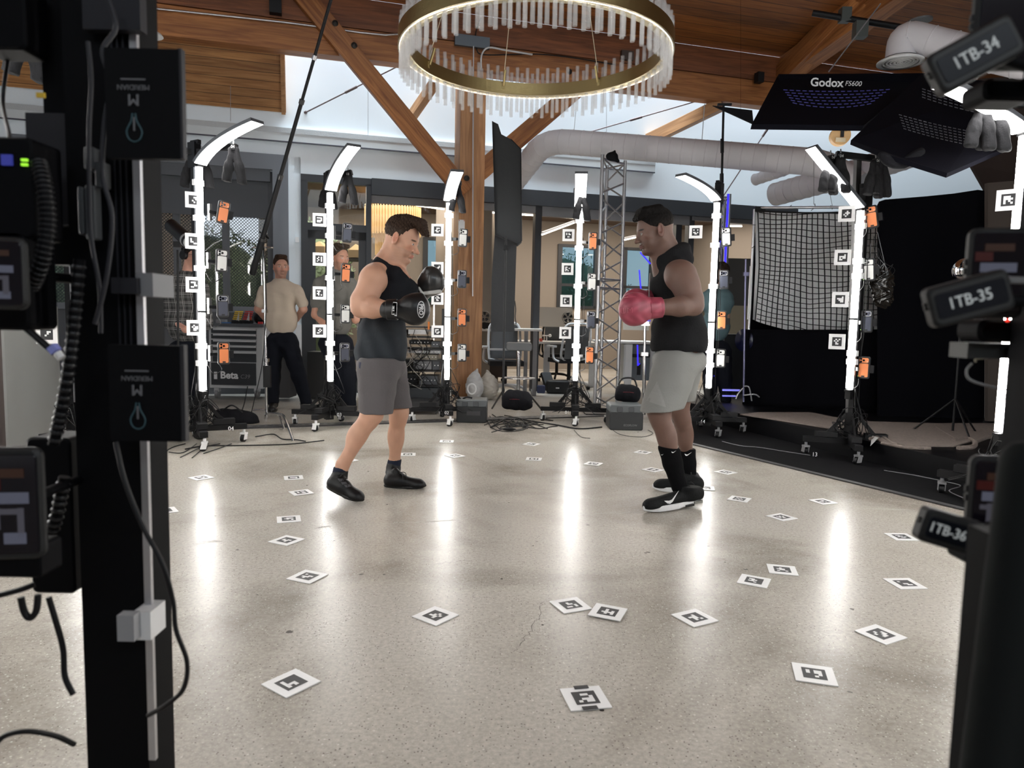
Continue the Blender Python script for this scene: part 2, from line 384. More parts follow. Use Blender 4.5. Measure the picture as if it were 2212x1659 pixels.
        if color is not None:
            c = color(V); a = me.color_attributes.new('Col', 'FLOAT_COLOR', 'POINT'); a.data.foreach_set('color', np.c_[c, np.ones(len(c))].astype(np.float32).ravel())
        o = bpy.data.objects.new(name, me); COL.objects.link(o)
        if parent is not None: o.parent = parent
        return o
def surface_nets(F, ax):
    S_ = F < 0; nx, ny, nz = F.shape
    c = [S_[i:nx - 1 + i, j:ny - 1 + j, k:nz - 1 + k] for i in (0, 1) for j in (0, 1) for k in (0, 1)]
    n = sum(x.astype(np.int8) for x in c); act = (n > 0) & (n < 8); I, J, K = np.nonzero(act)
    off = np.array([(i, j, k) for i in (0, 1) for j in (0, 1) for k in (0, 1)])
    vals = np.stack([F[I + o[0], J + o[1], K + o[2]] for o in off], 1)
    acc = np.zeros((len(I), 3)); cnt = np.zeros(len(I))
    for a in range(8):
        for b in range(a + 1, 8):
            if np.abs(off[a] - off[b]).sum() != 1: continue
            m = (vals[:, a] < 0) != (vals[:, b] < 0); t = np.where(m, vals[:, a] / (vals[:, a] - vals[:, b] + 1e-12 * (~m)), 0)
            p = off[a] + (off[b] - off[a]) * t[:, None]; acc += p * m[:, None]; cnt += m
    q = acc / cnt[:, None]; V = np.empty_like(q)
    for d, (g, ii) in enumerate(zip(ax, (I, J, K))): V[:, d] = g[ii] + (g[ii + 1] - g[ii]) * q[:, d]
    idx = np.full((nx - 1, ny - 1, nz - 1), -1, np.int32); idx[I, J, K] = np.arange(len(I)); quads = []
    for d in range(3):
        sl0 = [slice(1, -1)] * 3; sl1 = [slice(1, -1)] * 3; sl0[d] = slice(0, -1); sl1[d] = slice(1, None)
        A = S_[tuple(sl0)]; B = S_[tuple(sl1)]; X = np.nonzero(A != B); flip = A[X]
        P_ = [x + (0 if i == d else 1) for i, x in enumerate(X)]; u, v = (d + 1) % 3, (d + 2) % 3
        def at(du, dv):
            r = [P_[0].copy(), P_[1].copy(), P_[2].copy()]; r[u] = r[u] - du; r[v] = r[v] - dv; return idx[tuple(r)]
        q4 = np.stack([at(1, 1), at(0, 1), at(0, 0), at(1, 0)], 1); q4[~flip] = q4[~flip][:, ::-1]; quads.append(q4)
    Q_ = np.concatenate(quads); Q_ = Q_[(Q_ >= 0).all(1)]; return V, Q_
def relax(V, Q_, it):
    for _ in range(it):
        acc = np.zeros_like(V); cnt = np.zeros(len(V))
        for a, b in ((0, 1), (1, 2), (2, 3), (3, 0)):
            for x, y in ((a, b), (b, a)):
                for d in range(3): acc[:, d] += np.bincount(Q_[:, x], V[Q_[:, y], d], len(V))
                cnt += np.bincount(Q_[:, x], minlength=len(V))
        V = V * .5 + acc / cnt[:, None] * .5
    return V
# ================================================================ THE ROOM
COLP = Vector((-0.6, 9.8, 0))      # reference point of the timber frame plane
def bt(t, z, off=0.0): p = COLP + U * t + N * off; return Vector((p.x, p.y, z))
# concrete floor
def concrete():
    m = bpy.data.materials.new('polished_concrete'); m.use_nodes = True; nt = m.node_tree; b = nt.nodes['Principled BSDF']; L = nt.links
    t = nt.nodes.new('ShaderNodeTexCoord')
    def nz(sc, det, rough=0.5, dist=0.0):
        n = nt.nodes.new('ShaderNodeTexNoise'); n.inputs['Scale'].default_value = sc; n.inputs['Detail'].default_value = det; n.inputs['Roughness'].default_value = rough; n.inputs['Distortion'].default_value = dist
        L.new(t.outputs['Object'], n.inputs['Vector']); return n
    def ramp(src, stops):
        r = nt.nodes.new('ShaderNodeValToRGB'); e = r.color_ramp.elements
        while len(e) < len(stops): e.new(0.5)
        for i, (p, c) in enumerate(stops): e[i].position = p; e[i].color = (*c, 1)
        L.new(src, r.inputs[0]); return r
    def mix(a, b_, fac, mode='MIX'):
        x = nt.nodes.new('ShaderNodeMix'); x.data_type = 'RGBA'; x.blend_type = mode
        if isinstance(fac, float): x.inputs['Factor'].default_value = fac
        else: L.new(fac, x.inputs['Factor'])
        L.new(a, x.inputs['A'])
        if isinstance(b_, tuple): x.inputs['B'].default_value = (*b_, 1)
        else: L.new(b_, x.inputs['B'])
        return x.outputs['Result']
    base = ramp(nz(0.8, 6, 0.6, 0.6).outputs[0], [(0.34, (0.28, 0.25, 0.215)), (0.52, (0.47, 0.44, 0.39)), (0.68, (0.50, 0.47, 0.425))]).outputs[0]
    fine = ramp(nz(70, 4, 0.7).outputs[0], [(0.3, (0.72, 0.72, 0.72)), (0.7, (1.22, 1.22, 1.22))]).outputs[0]
    c = mix(base, fine, 0.8, 'MULTIPLY')
    def specks(sc, thr, colr, seed):
        v = nt.nodes.new('ShaderNodeTexVoronoi'); v.inputs['Scale'].default_value = sc
        mp = nt.nodes.new('ShaderNodeMapping'); mp.inputs['Location'].default_value = (seed, seed * .7, 0); L.new(t.outputs['Object'], mp.inputs[0]); L.new(mp.outputs[0], v.inputs['Vector'])
        lt = nt.nodes.new('ShaderNodeMath'); lt.operation = 'LESS_THAN'; lt.inputs[1].default_value = thr[0]; L.new(v.outputs['Distance'], lt.inputs[0])
        s = nt.nodes.new('ShaderNodeSeparateColor'); L.new(v.outputs['Color'], s.inputs[0])
        g = nt.nodes.new('ShaderNodeMath'); g.operation = 'GREATER_THAN'; g.inputs[1].default_value = thr[1]; L.new(s.outputs[0], g.inputs[0])
        k = nt.nodes.new('ShaderNodeMath'); k.operation = 'MULTIPLY'; L.new(lt.outputs[0], k.inputs[0]); L.new(g.outputs[0], k.inputs[1]); return colr, k.outputs[0]
    for args in ((130, (0.28, 0.72), (0.52, 0.49, 0.44), 1.0), (75, (0.22, 0.86), (0.62, 0.60, 0.55), 5.0), (110, (0.25, 0.80), (0.16, 0.14, 0.12), 9.0), (7.0, (0.05, 0.80), (0.04, 0.035, 0.03), 3.0)):
        cc, k = specks(*args); c = mix(c, cc, k)
    L.new(c, b.inputs['Base Color'])
    b.inputs['Roughness'].default_value = 0.26
    b.inputs['Specular IOR Level'].default_value = 0.13
    bp = nt.nodes.new('ShaderNodeBump'); bp.inputs['Strength'].default_value = 0.04; bp.inputs['Distance'].default_value = 0.004
    n3 = nz(35, 3); L.new(n3.outputs[0], bp.inputs['Height']); L.new(bp.outputs[0], b.inputs['Normal'])
    return m
CRK = mat('crack_filler', (0.34, 0.32, 0.28), 0.5); CRKD = mat('crack_dark', (0.07, 0.06, 0.05), 0.6)
mb = MB(); mb.box((0.5, 6.3, -0.1), (22, 21, 0.2))
def crack(px, w_, mi, z=0.0004):
    pts = [G(*p) for p in px]; pts = catmull([Vector((p.x, p.y, 0)) for p in pts], 10); vs = []; rr = random.Random(3)
    for i, p in enumerate(pts):
        d = (pts[min(i + 1, len(pts) - 1)] - pts[max(0, i - 1)]).normalized(); q = Vector((-d.y, d.x, 0)); ww = w_ * rr.uniform(0.3, 1.3); j = q * rr.uniform(-0.008, 0.008)
        vs += [p + j + q * ww + Vector((0, 0, z)), p + j - q * ww + Vector((0, 0, z))]
    mb.add(vs, [(2 * i, 2 * i + 1, 2 * i + 3, 2 * i + 2) for i in range(len(pts) - 1)], mi)
crack([(325, 1187), (400, 1178), (520, 1165), (590, 1155), (640, 1142), (700, 1137), (820, 1131), (900, 1128), (990, 1122), (1060, 1112), (1130, 1108), (1250, 1111), (1400, 1105), (1560, 1094), (1700, 1096), (1960, 1101)], 0.0040, 1)
crack([(430, 1171), (450, 1169), (470, 1168)], 0.0025, 2, 0.0008); crack([(680, 1142), (700, 1138), (715, 1138)], 0.003, 2, 0.0008)
crack([(1110, 1408), (1140, 1370), (1165, 1330), (1172, 1300)], 0.0012, 2); crack([(925, 1220), (970, 1215), (1020, 1210)], 0.0015, 2)
for (x, y, s) in ((1840, 1316, .012), (1610, 1230, .011), (1270, 1134, .010), (512, 1188, .008), (780, 1241, .010), (830, 1241, .008), (1400, 1193, .010), (1395, 1195, .008), (556, 1285, .006), (1835, 1495, .009), (625, 1365, .012), (1160, 1170, .006), (722, 1168, .006), (1530, 1180, .007)):
    g = G(x, y); mb.add([g + Vector((math.cos(a) * s * random.uniform(.6, 1.4), math.sin(a) * s * random.uniform(.5, 1.2), .0006)) for a in [i * math.pi / 4 for i in range(8)]], [tuple(range(8))], 2)
struct('floor', mb, [concrete(), CRK, CRKD], fixn=False)
# back wall, in sections around window_1 and the glazed storefront
WW = mat('wall_white', (0.80, 0.86, 0.90), 0.85)
DKW = mat('wall_dark_grey', (0.10, 0.105, 0.115), 0.6)
def wallrect(mb, t0, t1, z0, z1, off=0.0, th=0.18, mi=0):
    mb.box(wt((t0 + t1) / 2, (z0 + z1) / 2, off + th / 2), (abs(t1 - t0), th, z1 - z0), (U, N, Vector((0, 0, 1))), mi)
mb = MB()
wallrect(mb, -8.5, -3.3, 0, 11); wallrect(mb, -0.02, 0.06, 0, 3.2); wallrect(mb, -3.3, 7.9, 2.98, 11); wallrect(mb, 7.9, 16, 0, 11)
wallrect(mb, -3.3, -0.02, 0, 1.17, mi=1)
wallrect(mb, -0.20, -0.02, 0, 3.05, -.02, .2)
struct('wall_back', mb, [WW, DKW])
# side walls, front wall
mb = MB(); mb.box(wt(-8.6, 3.7, -7.0), (0.2, 15, 7.6), (U, N, Vector((0, 0, 1)))); struct('wall_left', mb, mat('wall_light_grey', (0.42, 0.42, 0.42), 0.8))
mb = MB(); mb.box(wt(13.5, 3.7, -7.0), (0.2, 17, 7.6), (U, N, Vector((0, 0, 1)))); struct('wall_right', mb, mat('wall_brown', (0.075, 0.06, 0.05), 0.8))
mb = MB(); mb.box(wt(2.5, 3.7, -14.6), (23, 0.2, 7.6), (U, N, Vector((0, 0, 1)))); struct('wall_front', mb, mat('wall_front_grey', (0.30, 0.29, 0.28), 0.8))
# ceiling: planks rising from the timber frame towards the camera
def plane_obj(name, o, x, y, sx_, sy_, th, m, st=True):
    x = Vector(x).normalized(); y = Vector(y).normalized(); z = x.cross(y); M_ = Matrix(((x.x, y.x, z.x, o[0]), (x.y, y.y, z.y, o[1]), (x.z, y.z, z.z, o[2]), (0, 0, 0, 1)))
    mb = MB().box(M_ @ Vector((0, sy_ / 2, th / 2)), (sx_, sy_, th), (x, y, z)); o_ = mb.build(name, m, mw=M_)
    if st: o_['kind'] = 'structure'
    return o_
SL = 0.137
plane_obj('ceiling', bt(1.5, 5.04, -0.05) + Vector((0, 0, 0)), -U, (-N + Vector((0, 0, SL))), 21, 14.5, 0.12, WOODP)
# low plank soffit between the frame and the back wall, left end
tq, zq, pq = PL(618, 244, -0.01); yv = (wt(tq, zq) - bt(-2.30, 4.72)); yl = yv.length
a_ = wt(tq, zq, -.02); b_ = bt((a_ - COLP).dot(U), 4.62, 0.10); yv = a_ - b_
o_ = plane_obj('ceiling_soffit', b_ - U * 2.9, U, yv, 5.8, yv.length, 0.10, WOODQ, True); o_.name = 'ceiling'
mb = MB().beam(b_ + Vector((0, 0, -.01)) - U * 0.03, a_ - U * 0.03 + Vector((0, 0, -.01)), 0.05, 0.10, mi=0); struct('trim_1', mb, WOODL)
# ---- timber frame
def timber(name, a, b, w_, h_, m, label, up=(0, 0, 1), bolts=(), group=None, mats2=()):
    a = Vector(a); b = Vector(b); x = (b - a).normalized(); z = Vector(up); z = (z - x * z.dot(x)).normalized(); y = z.cross(x); c = (a + b) / 2
    M_ = Matrix(((x.x, y.x, z.x, c.x), (x.y, y.y, z.y, c.y), (x.z, y.z, z.z, c.z), (0, 0, 0, 1)))
    o = MB().box(c, ((b - a).length, w_, h_), (x, y, z)).build(name, m, mw=M_); tag(o, label, 'beam', group)
    bv = o.modifiers.new('bevel', 'BEVEL'); bv.width = 0.006; bv.segments = 2
    for q in bolts:
        mb = MB().lathe(q, -N, [(0.0, 0.022), (0.018, 0.022), (0.02, 0.01), (0.036, 0.01), (0.038, 0)], 14)
        b_o = mb.build('bolt', mat('bolt_iron', (0.05, 0.045, 0.04), 0.5, 0.6), o)
    return o
timber('timber_beam', bt(-9, 4.475), bt(12.5, 4.475), 0.20, 0.35, WOOD, 'long lower timber beam of the stacked pair above the white wall')
timber('timber_beam', bt(-9, 4.84), bt(12.5, 4.84), 0.20, 0.36, wood('dark_timber', (0.12, 0.038, 0.013), (0.26, 0.09, 0.032)), 'upper dark timber beam resting on the lower beam under the plank ceiling')
zt = Vector((0, 0, 1))
timber('timber_column', bt(-0.02, 0, .05), bt(-0.02, 4.30, .05), 0.34, 0.36, wood('column_timber', (0.34, 0.15, 0.06), (0.56, 0.29, 0.13)), 'square timber column standing behind the boxers with braces at its top', up=-N)['category'] = 'column'
def bq(px, py, off): return PL(px, py, off, COLP)[2]
bl = [PL(x, y, -0.20, COLP)[2] for (x, y) in ((886 - 160, 50), (765, 98), (1008, 385))]
timber('timber_brace', bq(1005, 418, -.14), bq(640, -28, -.14), 0.09, 0.24, WOOD, 'diagonal timber brace rising to the upper left from the column', bolts=[PL(x, y, -.19, COLP)[2] for (x, y) in ((724, 50), (765, 98), (1008, 385))])['category'] = 'brace'
timber('timber_brace', bq(1012, 392, -.05), bq(1492, -18, -.05), 0.09, 0.24, WOOD, 'diagonal timber brace rising to the upper right from the column', bolts=[PL(x, y, -.10, COLP)[2] for (x, y) in ((1008, 355), (1230, 155))])['category'] = 'brace'
# rafters towards the camera
for (t, lb) in ((4.75, 'timber rafter above the black softbox, running towards the camera'), (-4.6, 'timber rafter above the far left of the room'), (9.5, 'timber rafter at the far right of the dark ceiling')):
    a = bt(t, 4.86, -0.1); timber('timber_rafter', a, a - N * 12 + Vector((0, 0, 12 * SL)), 0.26, 0.34, WOOD, lb)['category'] = 'rafter'
a = bt(4.68, 4.62, -.1); timber('timber_rafter', a + Vector((0, 0, .12)), a - N * 2.8 + Vector((0, 0, 1.05)), 0.24, 0.30, WOOD, 'steep short timber rafter rising from the beam beside the softbox')['category'] = 'rafter'
timber('timber_stud', bq(617, 45, -.03), bq(617, -60, -.03), 0.08, 0.10, WOODL, 'short vertical timber stud on the beam at the upper left')['category'] = 'stud'
# pale knee braces between the frame and the wall
def strut(p0, p1, o0, o1, w_, h_, lb): timber('timber_strut', PL(*p0, o0)[2], PL(*p1, o1)[2], w_, h_, WOODL, lb)['category'] = 'strut'
strut((880, 265), (935, 185), -.02, -.7, .10, .13, 'short pale timber strut behind the left brace')
strut((1400, 303), (1560, 225), -.02, -.75, .14, .17, 'pale timber strut running from the white wall to the beam at the right')
# steel tie rods with turnbuckles
def rod(p0, p1, o0, o1, lb, r=.009, m=None, cat='rod', tb=0.5):
    a = PL(*p0, o0)[2]; b = PL(*p1, o1)[2]; t = thing('tie_rod', lb, cat, a); m = m or mat('rod_steel', (0.16, 0.12, 0.12), 0.4, 0.7)
    MB().cyl(a, b, r, n=8).build('shaft', m, t)
    if tb:
        c = a.lerp(b, tb); d = (b - a).normalized(); MB().cyl(c - d * .09, c + d * .09, r * 2.0, n=8).build('turnbuckle', m, t); MB().cyl(a, a + d * .03, r * 2.4, n=8).build('end_fitting', m, t)
    return t
rod((658, 244), (862, 142), -.01, -.62, 'steel tie rod with turnbuckle crossing behind the left brace')
rod((1250, 292), (1500, 220), -.01, -.62, 'steel tie rod with turnbuckle above the white duct')
rod((1545, 450), (1700, 215), -.01, -.75, 'steel tie rod between the duct and the black softbox', tb=.72)
# window_1: dark frame with roller blind, greenery outside
MUL = mat('window_dark_frame', (0.075, 0.08, 0.09), 0.5); FRM2 = mat('window_grey_frame', (0.16, 0.17, 0.19), 0.5)
wroot = bpy.data.objects.new('window_1', None); COL.objects.link(wroot); wroot['kind'] = 'structure'; wroot.location = wt(-1.6, 1.17)
mb = MB(); Z = Vector((0, 0, 1))
def fr(mb, t0, t1, z0, z1, off, th, mi=0): mb.box(wt((t0 + t1) / 2, (z0 + z1) / 2, off + th / 2), (t1 - t0, th, z1 - z0), (U, N, Z), mi)
fr(mb, -3.3, -0.10, 3.0, 3.20, -.06, .14); fr(mb, -0.30, -0.10, 0, 3.0, -.06, .14); fr(mb, -3.3, -.1, 1.10, 1.18, -.06, .14)
mb.build('window_frame', FRM2, wroot)
mb = MB()
for t in (-2.55, -1.50, -0.90, -0.33): fr(mb, t - .045, t + .045, 1.15, 3.0, .03, .06)
mb.build('mullion', MUL, wroot)
mb = MB(); fr(mb, -3.3, -0.33, 2.84, 3.0, -.05, .12); mb.build('blind_cassette', MUL, wroot)
mb = MB(); fr(mb, -3.28, -0.36, 2.36, 2.86, .0, .008); mb.build('roller_blind', mat('blind_charcoal', (0.085, 0.09, 0.10), 0.8), wroot)
def meshscreen():
    m = bpy.data.materials.new('window_mesh_screen'); m.use_nodes = True; nt = m.node_tree; b = nt.nodes['Principled BSDF']; L = nt.links
    b.inputs['Base Color'].default_value = (0.05, 0.055, 0.06, 1); b.inputs['Roughness'].default_value = 0.7
    t = nt.nodes.new('ShaderNodeTexCoord'); mp = nt.nodes.new('ShaderNodeMapping'); mp.inputs['Rotation'].default_value = (0, math.radians(45), math.radians(-16.1)); L.new(t.outputs['Object'], mp.inputs[0])
    s = nt.nodes.new('ShaderNodeSeparateXYZ'); L.new(mp.outputs[0], s.inputs[0]); outs = []
    for ax in ('X', 'Z'):
        k = nt.nodes.new('ShaderNodeMath'); k.operation = 'MULTIPLY'; k.inputs[1].default_value = 34; L.new(s.outputs[ax], k.inputs[0])
        f = nt.nodes.new('ShaderNodeMath'); f.operation = 'FRACT'; L.new(k.outputs[0], f.inputs[0])
        g = nt.nodes.new('ShaderNodeMath'); g.operation = 'LESS_THAN'; g.inputs[1].default_value = 0.26; L.new(f.outputs[0], g.inputs[0]); outs.append(g)
    mx = nt.nodes.new('ShaderNodeMath'); mx.operation = 'MAXIMUM'; L.new(outs[0].outputs[0], mx.inputs[0]); L.new(outs[1].outputs[0], mx.inputs[1])
    mr = nt.nodes.new('ShaderNodeMapRange'); mr.inputs[3].default_value = 0.22; mr.inputs[4].default_value = 0.9; L.new(mx.outputs[0], mr.inputs[0]); L.new(mr.outputs[0], b.inputs['Alpha'])
    return m
SCR = meshscreen()
mb = MB(); fr(mb, -3.28, -0.36, 1.17, 2.84, .10, .004); mb.build('insect_screen', SCR, wroot)
mb = MB(); fr(mb, -3.28, -0.36, 1.17, 2.84, .05, .006); mb.build('pane', GLASS, wroot)
# storefront glazing right of it
SFR = mat('storefront_black', (0.028, 0.03, 0.034), 0.45)
sroot = bpy.data.objects.new('door_1', None); COL.objects.link(sroot); sroot['kind'] = 'structure'; sroot.location = wt(0.5, 0)
mb = MB()
fr(mb, 0.06, 1.0, 2.88, 2.98, -.03, .10); fr(mb, 0.06, .15, 0, 2.9, -.03, .10); fr(mb, .93, 1.0, 0, 2.9, -.03, .10); fr(mb, .15, .93, 2.24, 2.34, -.02, .08)
fr(mb, .15, .93, 0, .30, .0, .05); fr(mb, .15, .25, .3, 2.24, .0, .05); fr(mb, .83, .93, .3, 2.24, .0, .05); fr(mb, .15, .93, 2.13, 2.24, 0, .05)
mb.build('door_frame', SFR, sroot); mb = MB(); fr(mb, .15, .93, .3, 2.9, .02, .008); mb.build('pane', GLASS, sroot)
mb = MB(); fr(mb, .80, .83, .9, 1.3, -.05, .03); mb.build('door_handle', CHR, sroot)
w2 = bpy.data.objects.new('window_2', None); COL.objects.link(w2); w2['kind'] = 'structure'; w2.location = wt(4.2, 0)
mb = MB(); fr(mb, 1.0, 7.9, 2.76, 2.98, -.08, .16)
for t in (3.45, 5.78, 6.0, 7.85): fr(mb, t - .05, t + .05, 0, 2.76, -.0, .12)
mb.build('window_frame', SFR, w2)
mb = MB(); fr(mb, 3.5, 5.95, 2.62, 2.76, -.02, .08); fr(mb, 1.0, 3.4, 2.66, 2.76, 0, .06); fr(mb, 6.0, 7.8, 2.70, 2.76, -.02, .08); mb.build('blind_cassette', MGREY, w2)
mb = MB(); fr(mb, 1.02, 2.30, .05, 2.7, .05, .008); mb.build('pane', GLASS, w2)
# baseboard, white panel beside the beige shirt
mb = MB(); fr(mb, -0.02, .06, 0, .95, -.03, .03); struct('trim_2', mb, WHP)
# long wall-mounted strip fixture
ft = thing('linear_fixture', 'long white linear fixture mounted along the upper white wall', 'light fixture', wt(1.5, 3.4, -.08))
mb = MB(); fr(mb, -4.2, 5.3, 3.38, 3.56, -.05, .05); mb.build('housing', mat('fixture_white', (0.62, 0.65, 0.66), 0.5), ft)
mb = MB(); fr(mb, -4.2, 5.3, 3.37, 3.385, -.054, .02); mb.build('shadow_gap', mat('gap_dark', (0.06, 0.06, 0.08), 0.6), ft)
mb = MB(); fr(mb, -4.2, 5.3, 3.49, 3.555, -.056, .006); mb.build('louvre', mat('louvre_grey', (0.5, 0.52, 0.53), 0.5, bump=.6, bscale=120), ft)
for (px, py0, py1) in ((498, 100, 262), (795, 185, 293), (1310, 225, 300)):
    tag(MB().cyl(PL(px, py0, -.3)[2], PL(px, py1, -.06)[2], .003, n=5).build('hanging_wire', mat('wire_grey', (.3, .3, .32), .5), None), {498: 'thin hanging wire in front of the plank soffit', 795: 'thin wire on the white wall between rod and brace', 1310: 'thin wire on the white wall above the duct'}[px], 'wire')
# conduit along the beam
cable([PL(x, y, -.125, COLP)[2] for (x, y) in ((300, 15), (620, 49), (833, 76))] + [PL(880, 60, -.3, COLP)[2], PL(905, 50, -.3, COLP)[2]], .012, 'conduit', None, 'thin metal conduit running along the top of the lower beam', 'conduit', m=ALU, sub=3)
# ---- the office seen through the glass
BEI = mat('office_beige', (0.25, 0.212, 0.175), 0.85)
OFF = 4.6
mb = MB()
def ofr(mb, px0, px1, z0, z1, th=.15, o=0, mi=0):
    t0 = PL(px0, 600, OFF)[0]; t1 = PL(px1, 600, OFF)[0]; fr(mb, min(t0, t1), max(t0, t1), z0, z1, OFF + o, th, mi)
WIN = [(915, 1040), (1205, 1290), (1345, 1410)]
edges = [560] + [x for w_ in WIN for x in w_] + [1720]
for i in range(0, len(edges), 2): ofr(mb, edges[i], edges[i + 1], 0, 3.2)
for a, b in WIN: ofr(mb, a, b, 2.72, 3.2); ofr(mb, a, b, 0, 1.35)
t0 = PL(560, 600, OFF)[0]; t1 = PL(1720, 600, OFF)[0]
mb.box(wt(-1.9, 1.6, OFF / 2 + .3), (.15, OFF - .3, 3.2), (U, N, Z)); mb.box(wt(8.6, 1.6, OFF / 2 + .3), (.15, OFF - .3, 3.2), (U, N, Z))
for (t, a, b) in ((2.72, .9, 3.2), (3.05, 1.6, 3.2)): mb.box(wt(t, 1.6, (a + b) / 2), (.5, b - a, 3.2), (U, N, Z))
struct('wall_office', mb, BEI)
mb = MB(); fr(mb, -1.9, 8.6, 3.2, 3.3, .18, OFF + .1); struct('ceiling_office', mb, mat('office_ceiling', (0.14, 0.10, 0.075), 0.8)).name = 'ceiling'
for i, (a, b) in enumerate(WIN):
    r_ = bpy.data.objects.new('window_%d' % (i + 3), None); COL.objects.link(r_); r_['kind'] = 'structure'; r_.location = wt(PL((a + b) / 2, 600, OFF)[0], 1.35, OFF)
    mb = MB(); t0 = PL(a, 600, OFF)[0]; t1 = PL(b, 600, OFF)[0]
    for t in (t0 + .03, t1 - .03) + (((t0 + t1) / 2,) if b - a > 100 else ()): fr(mb, t - .05, t + .05, 1.35, 2.72, OFF - .04, .1)
    for z in (1.37, 1.85, 2.70): fr(mb, t0, t1, z - .03, z + .03, OFF - .04, .1)
    mb.build('window_frame', SFR, r_); mb = MB(); fr(mb, t0, t1, 1.35, 2.72, OFF + .02, .006); mb.build('pane', glassmat('tinted_pane', (.45, .55, .58), .08), r_)
# linear lights in the office
def strip(p0, p1, o0, o1, lb, w_=.03):
    a = PL(*p0, o0)[2]; b = PL(*p1, o1)[2]; t = thing('office_strip_light', lb, 'light', a, group=None)
    MB().beam(a + Vector((0, 0, .03)), b + Vector((0, 0, .03)), w_ * 1.2, .03).build('housing', MGREY, t); MB().beam(a, b, w_, .02).build('diffuser', WARM, t)
strip((895, 443), (960, 452), 1.2, 1.2, 'short lit ceiling strip behind the left boxer\'s head')
strip((1027, 457), (1240, 471), 1.3, 1.3, 'long lit ceiling strip crossing the office behind the black flag')
strip((1278, 473), (1485, 484), 1.3, 1.3, 'lit ceiling strip behind the truss tower and the right boxer\'s head')
strip((1170, 507), (1240, 481), 1.6, 3.2, 'diagonal lit ceiling strip left of the number 01 lamp post')
strip((1345, 519), (1372, 513), 2.0, 2.6, 'short diagonal ceiling strip in front of the right boxer\'s face')
strip((1568, 488), (1602, 489), 1.3, 1.3, 'short lit ceiling strip left of the ball net')
# outdoors: ground and hedges beyond the windows
GRD = mat('outdoor_ground', (0.16, 0.16, 0.12), 0.9)
mb = MB(); mb.box(wt(0, -.12, 14), (40, 18, .1), (U, N, Z)); struct('floor_outdoor', mb, GRD).name = 'floor_1'
def leaves(name, c, rad, n, lb, seed, cols):
    rr = random.Random(seed); mb = MB(); mb.sphere(c, 1, 20, sc=tuple(.82 * q for q in rad))
    for i in range(n):
        u = Vector((rr.gauss(0, 1), rr.gauss(0, 1), rr.gauss(0, 1))).normalized() * rr.uniform(.55, 1.0); p = Vector(c) + Vector((u.x * rad[0], u.y * rad[1], u.z * rad[2]))
        if p.z < 0: continue
        a = Vector((rr.gauss(0, 1), rr.gauss(0, 1), rr.gauss(0, 1))).normalized() * rr.uniform(.03, .075); b = a.orthogonal().normalized() * a.length * .45
        mb.add([p - a, p + b, p + a, p - b], [(0, 1, 2, 3)], rr.randrange(3))
    o = mb.build(name, [mat('leaf_%d' % k, cols[k], 0.6) for k in range(3)], None, fixn=False); return tag(o, lb, 'tree')
for i, (t, off, z, rx, rz_, lb) in enumerate(((-4.6, 3.2, 1.9, 1.6, 1.5, 'green leafy tree outside the left part of the blinded window'), (-1.9, 4.6, 1.5, 1.7, 1.3, 'green leafy tree outside behind the black spot lamp'), (0.2, 3.8, 1.4, .9, 1.5, 'darker tree outside the right part of the blinded window'), (2.6, 9, 1.2, 1.6, 1.2, 'low tree outside the office window behind the left boxer'), (6.6, 9, 1.6, 2.6, 1.5, 'tree outside the office windows behind the truss tower'))):
    p = wt(t, z, off); leaves('tree', p, (rx, .8, rz_), 4200, lb, i, ((.17, .24, .14), (.25, .34, .20), (.34, .43, .27)))
# daylight falling on the back wall through the roof opening between frame and wall
area('skylight_daylight', wt(3.8, 10.4, -.95), wt(3.8, 3.2, -0.05), 17.0, 1.5, 1550, (0.80, 0.92, 1.0))

# added fill light and window frame behind the viewer, and the office's own ceiling lamps
r_ = bpy.data.objects.new('window_6', None); COL.objects.link(r_); r_['kind'] = 'structure'; r_.location = wt(2.5, 4.2, -14.4)
mb = MB()
for t in range(8): fr(mb, -3.1 + 1.6 * t, -3.0 + 1.6 * t, 3.5, 5.1, -14.45, .06)
fr(mb, -3.1, 8.2, 3.4, 3.5, -14.45, .06); fr(mb, -3.1, 8.2, 5.1, 5.2, -14.45, .06); mb.build('window_frame', MUL, r_)
area('front_fill', wt(2.5, 4.3, -14.2), wt(2.5, 3.0, 0), 11.0, 1.6, 90, (0.84, 0.93, 1.0))
area('lower_wall_fill', wt(3.2, 5.25, -2.3), wt(3.2, 2.3, 0), 13.0, .5, 14, (0.86, 0.94, 1.0)).data.spread = math.radians(95)  # added fill for the lower back wall; the ceiling has no opening there
area('office_lamp', wt(4.6, 3.14, 2.6), wt(4.6, 0, 2.8), 7.0, 3.2, 165, (1.0, 0.90, 0.79))
area('office_lamp', wt(0.9, 3.14, 2.6), wt(0.9, 0, 2.8), 2.6, 3.0, 55, (1.0, 0.90, 0.79))
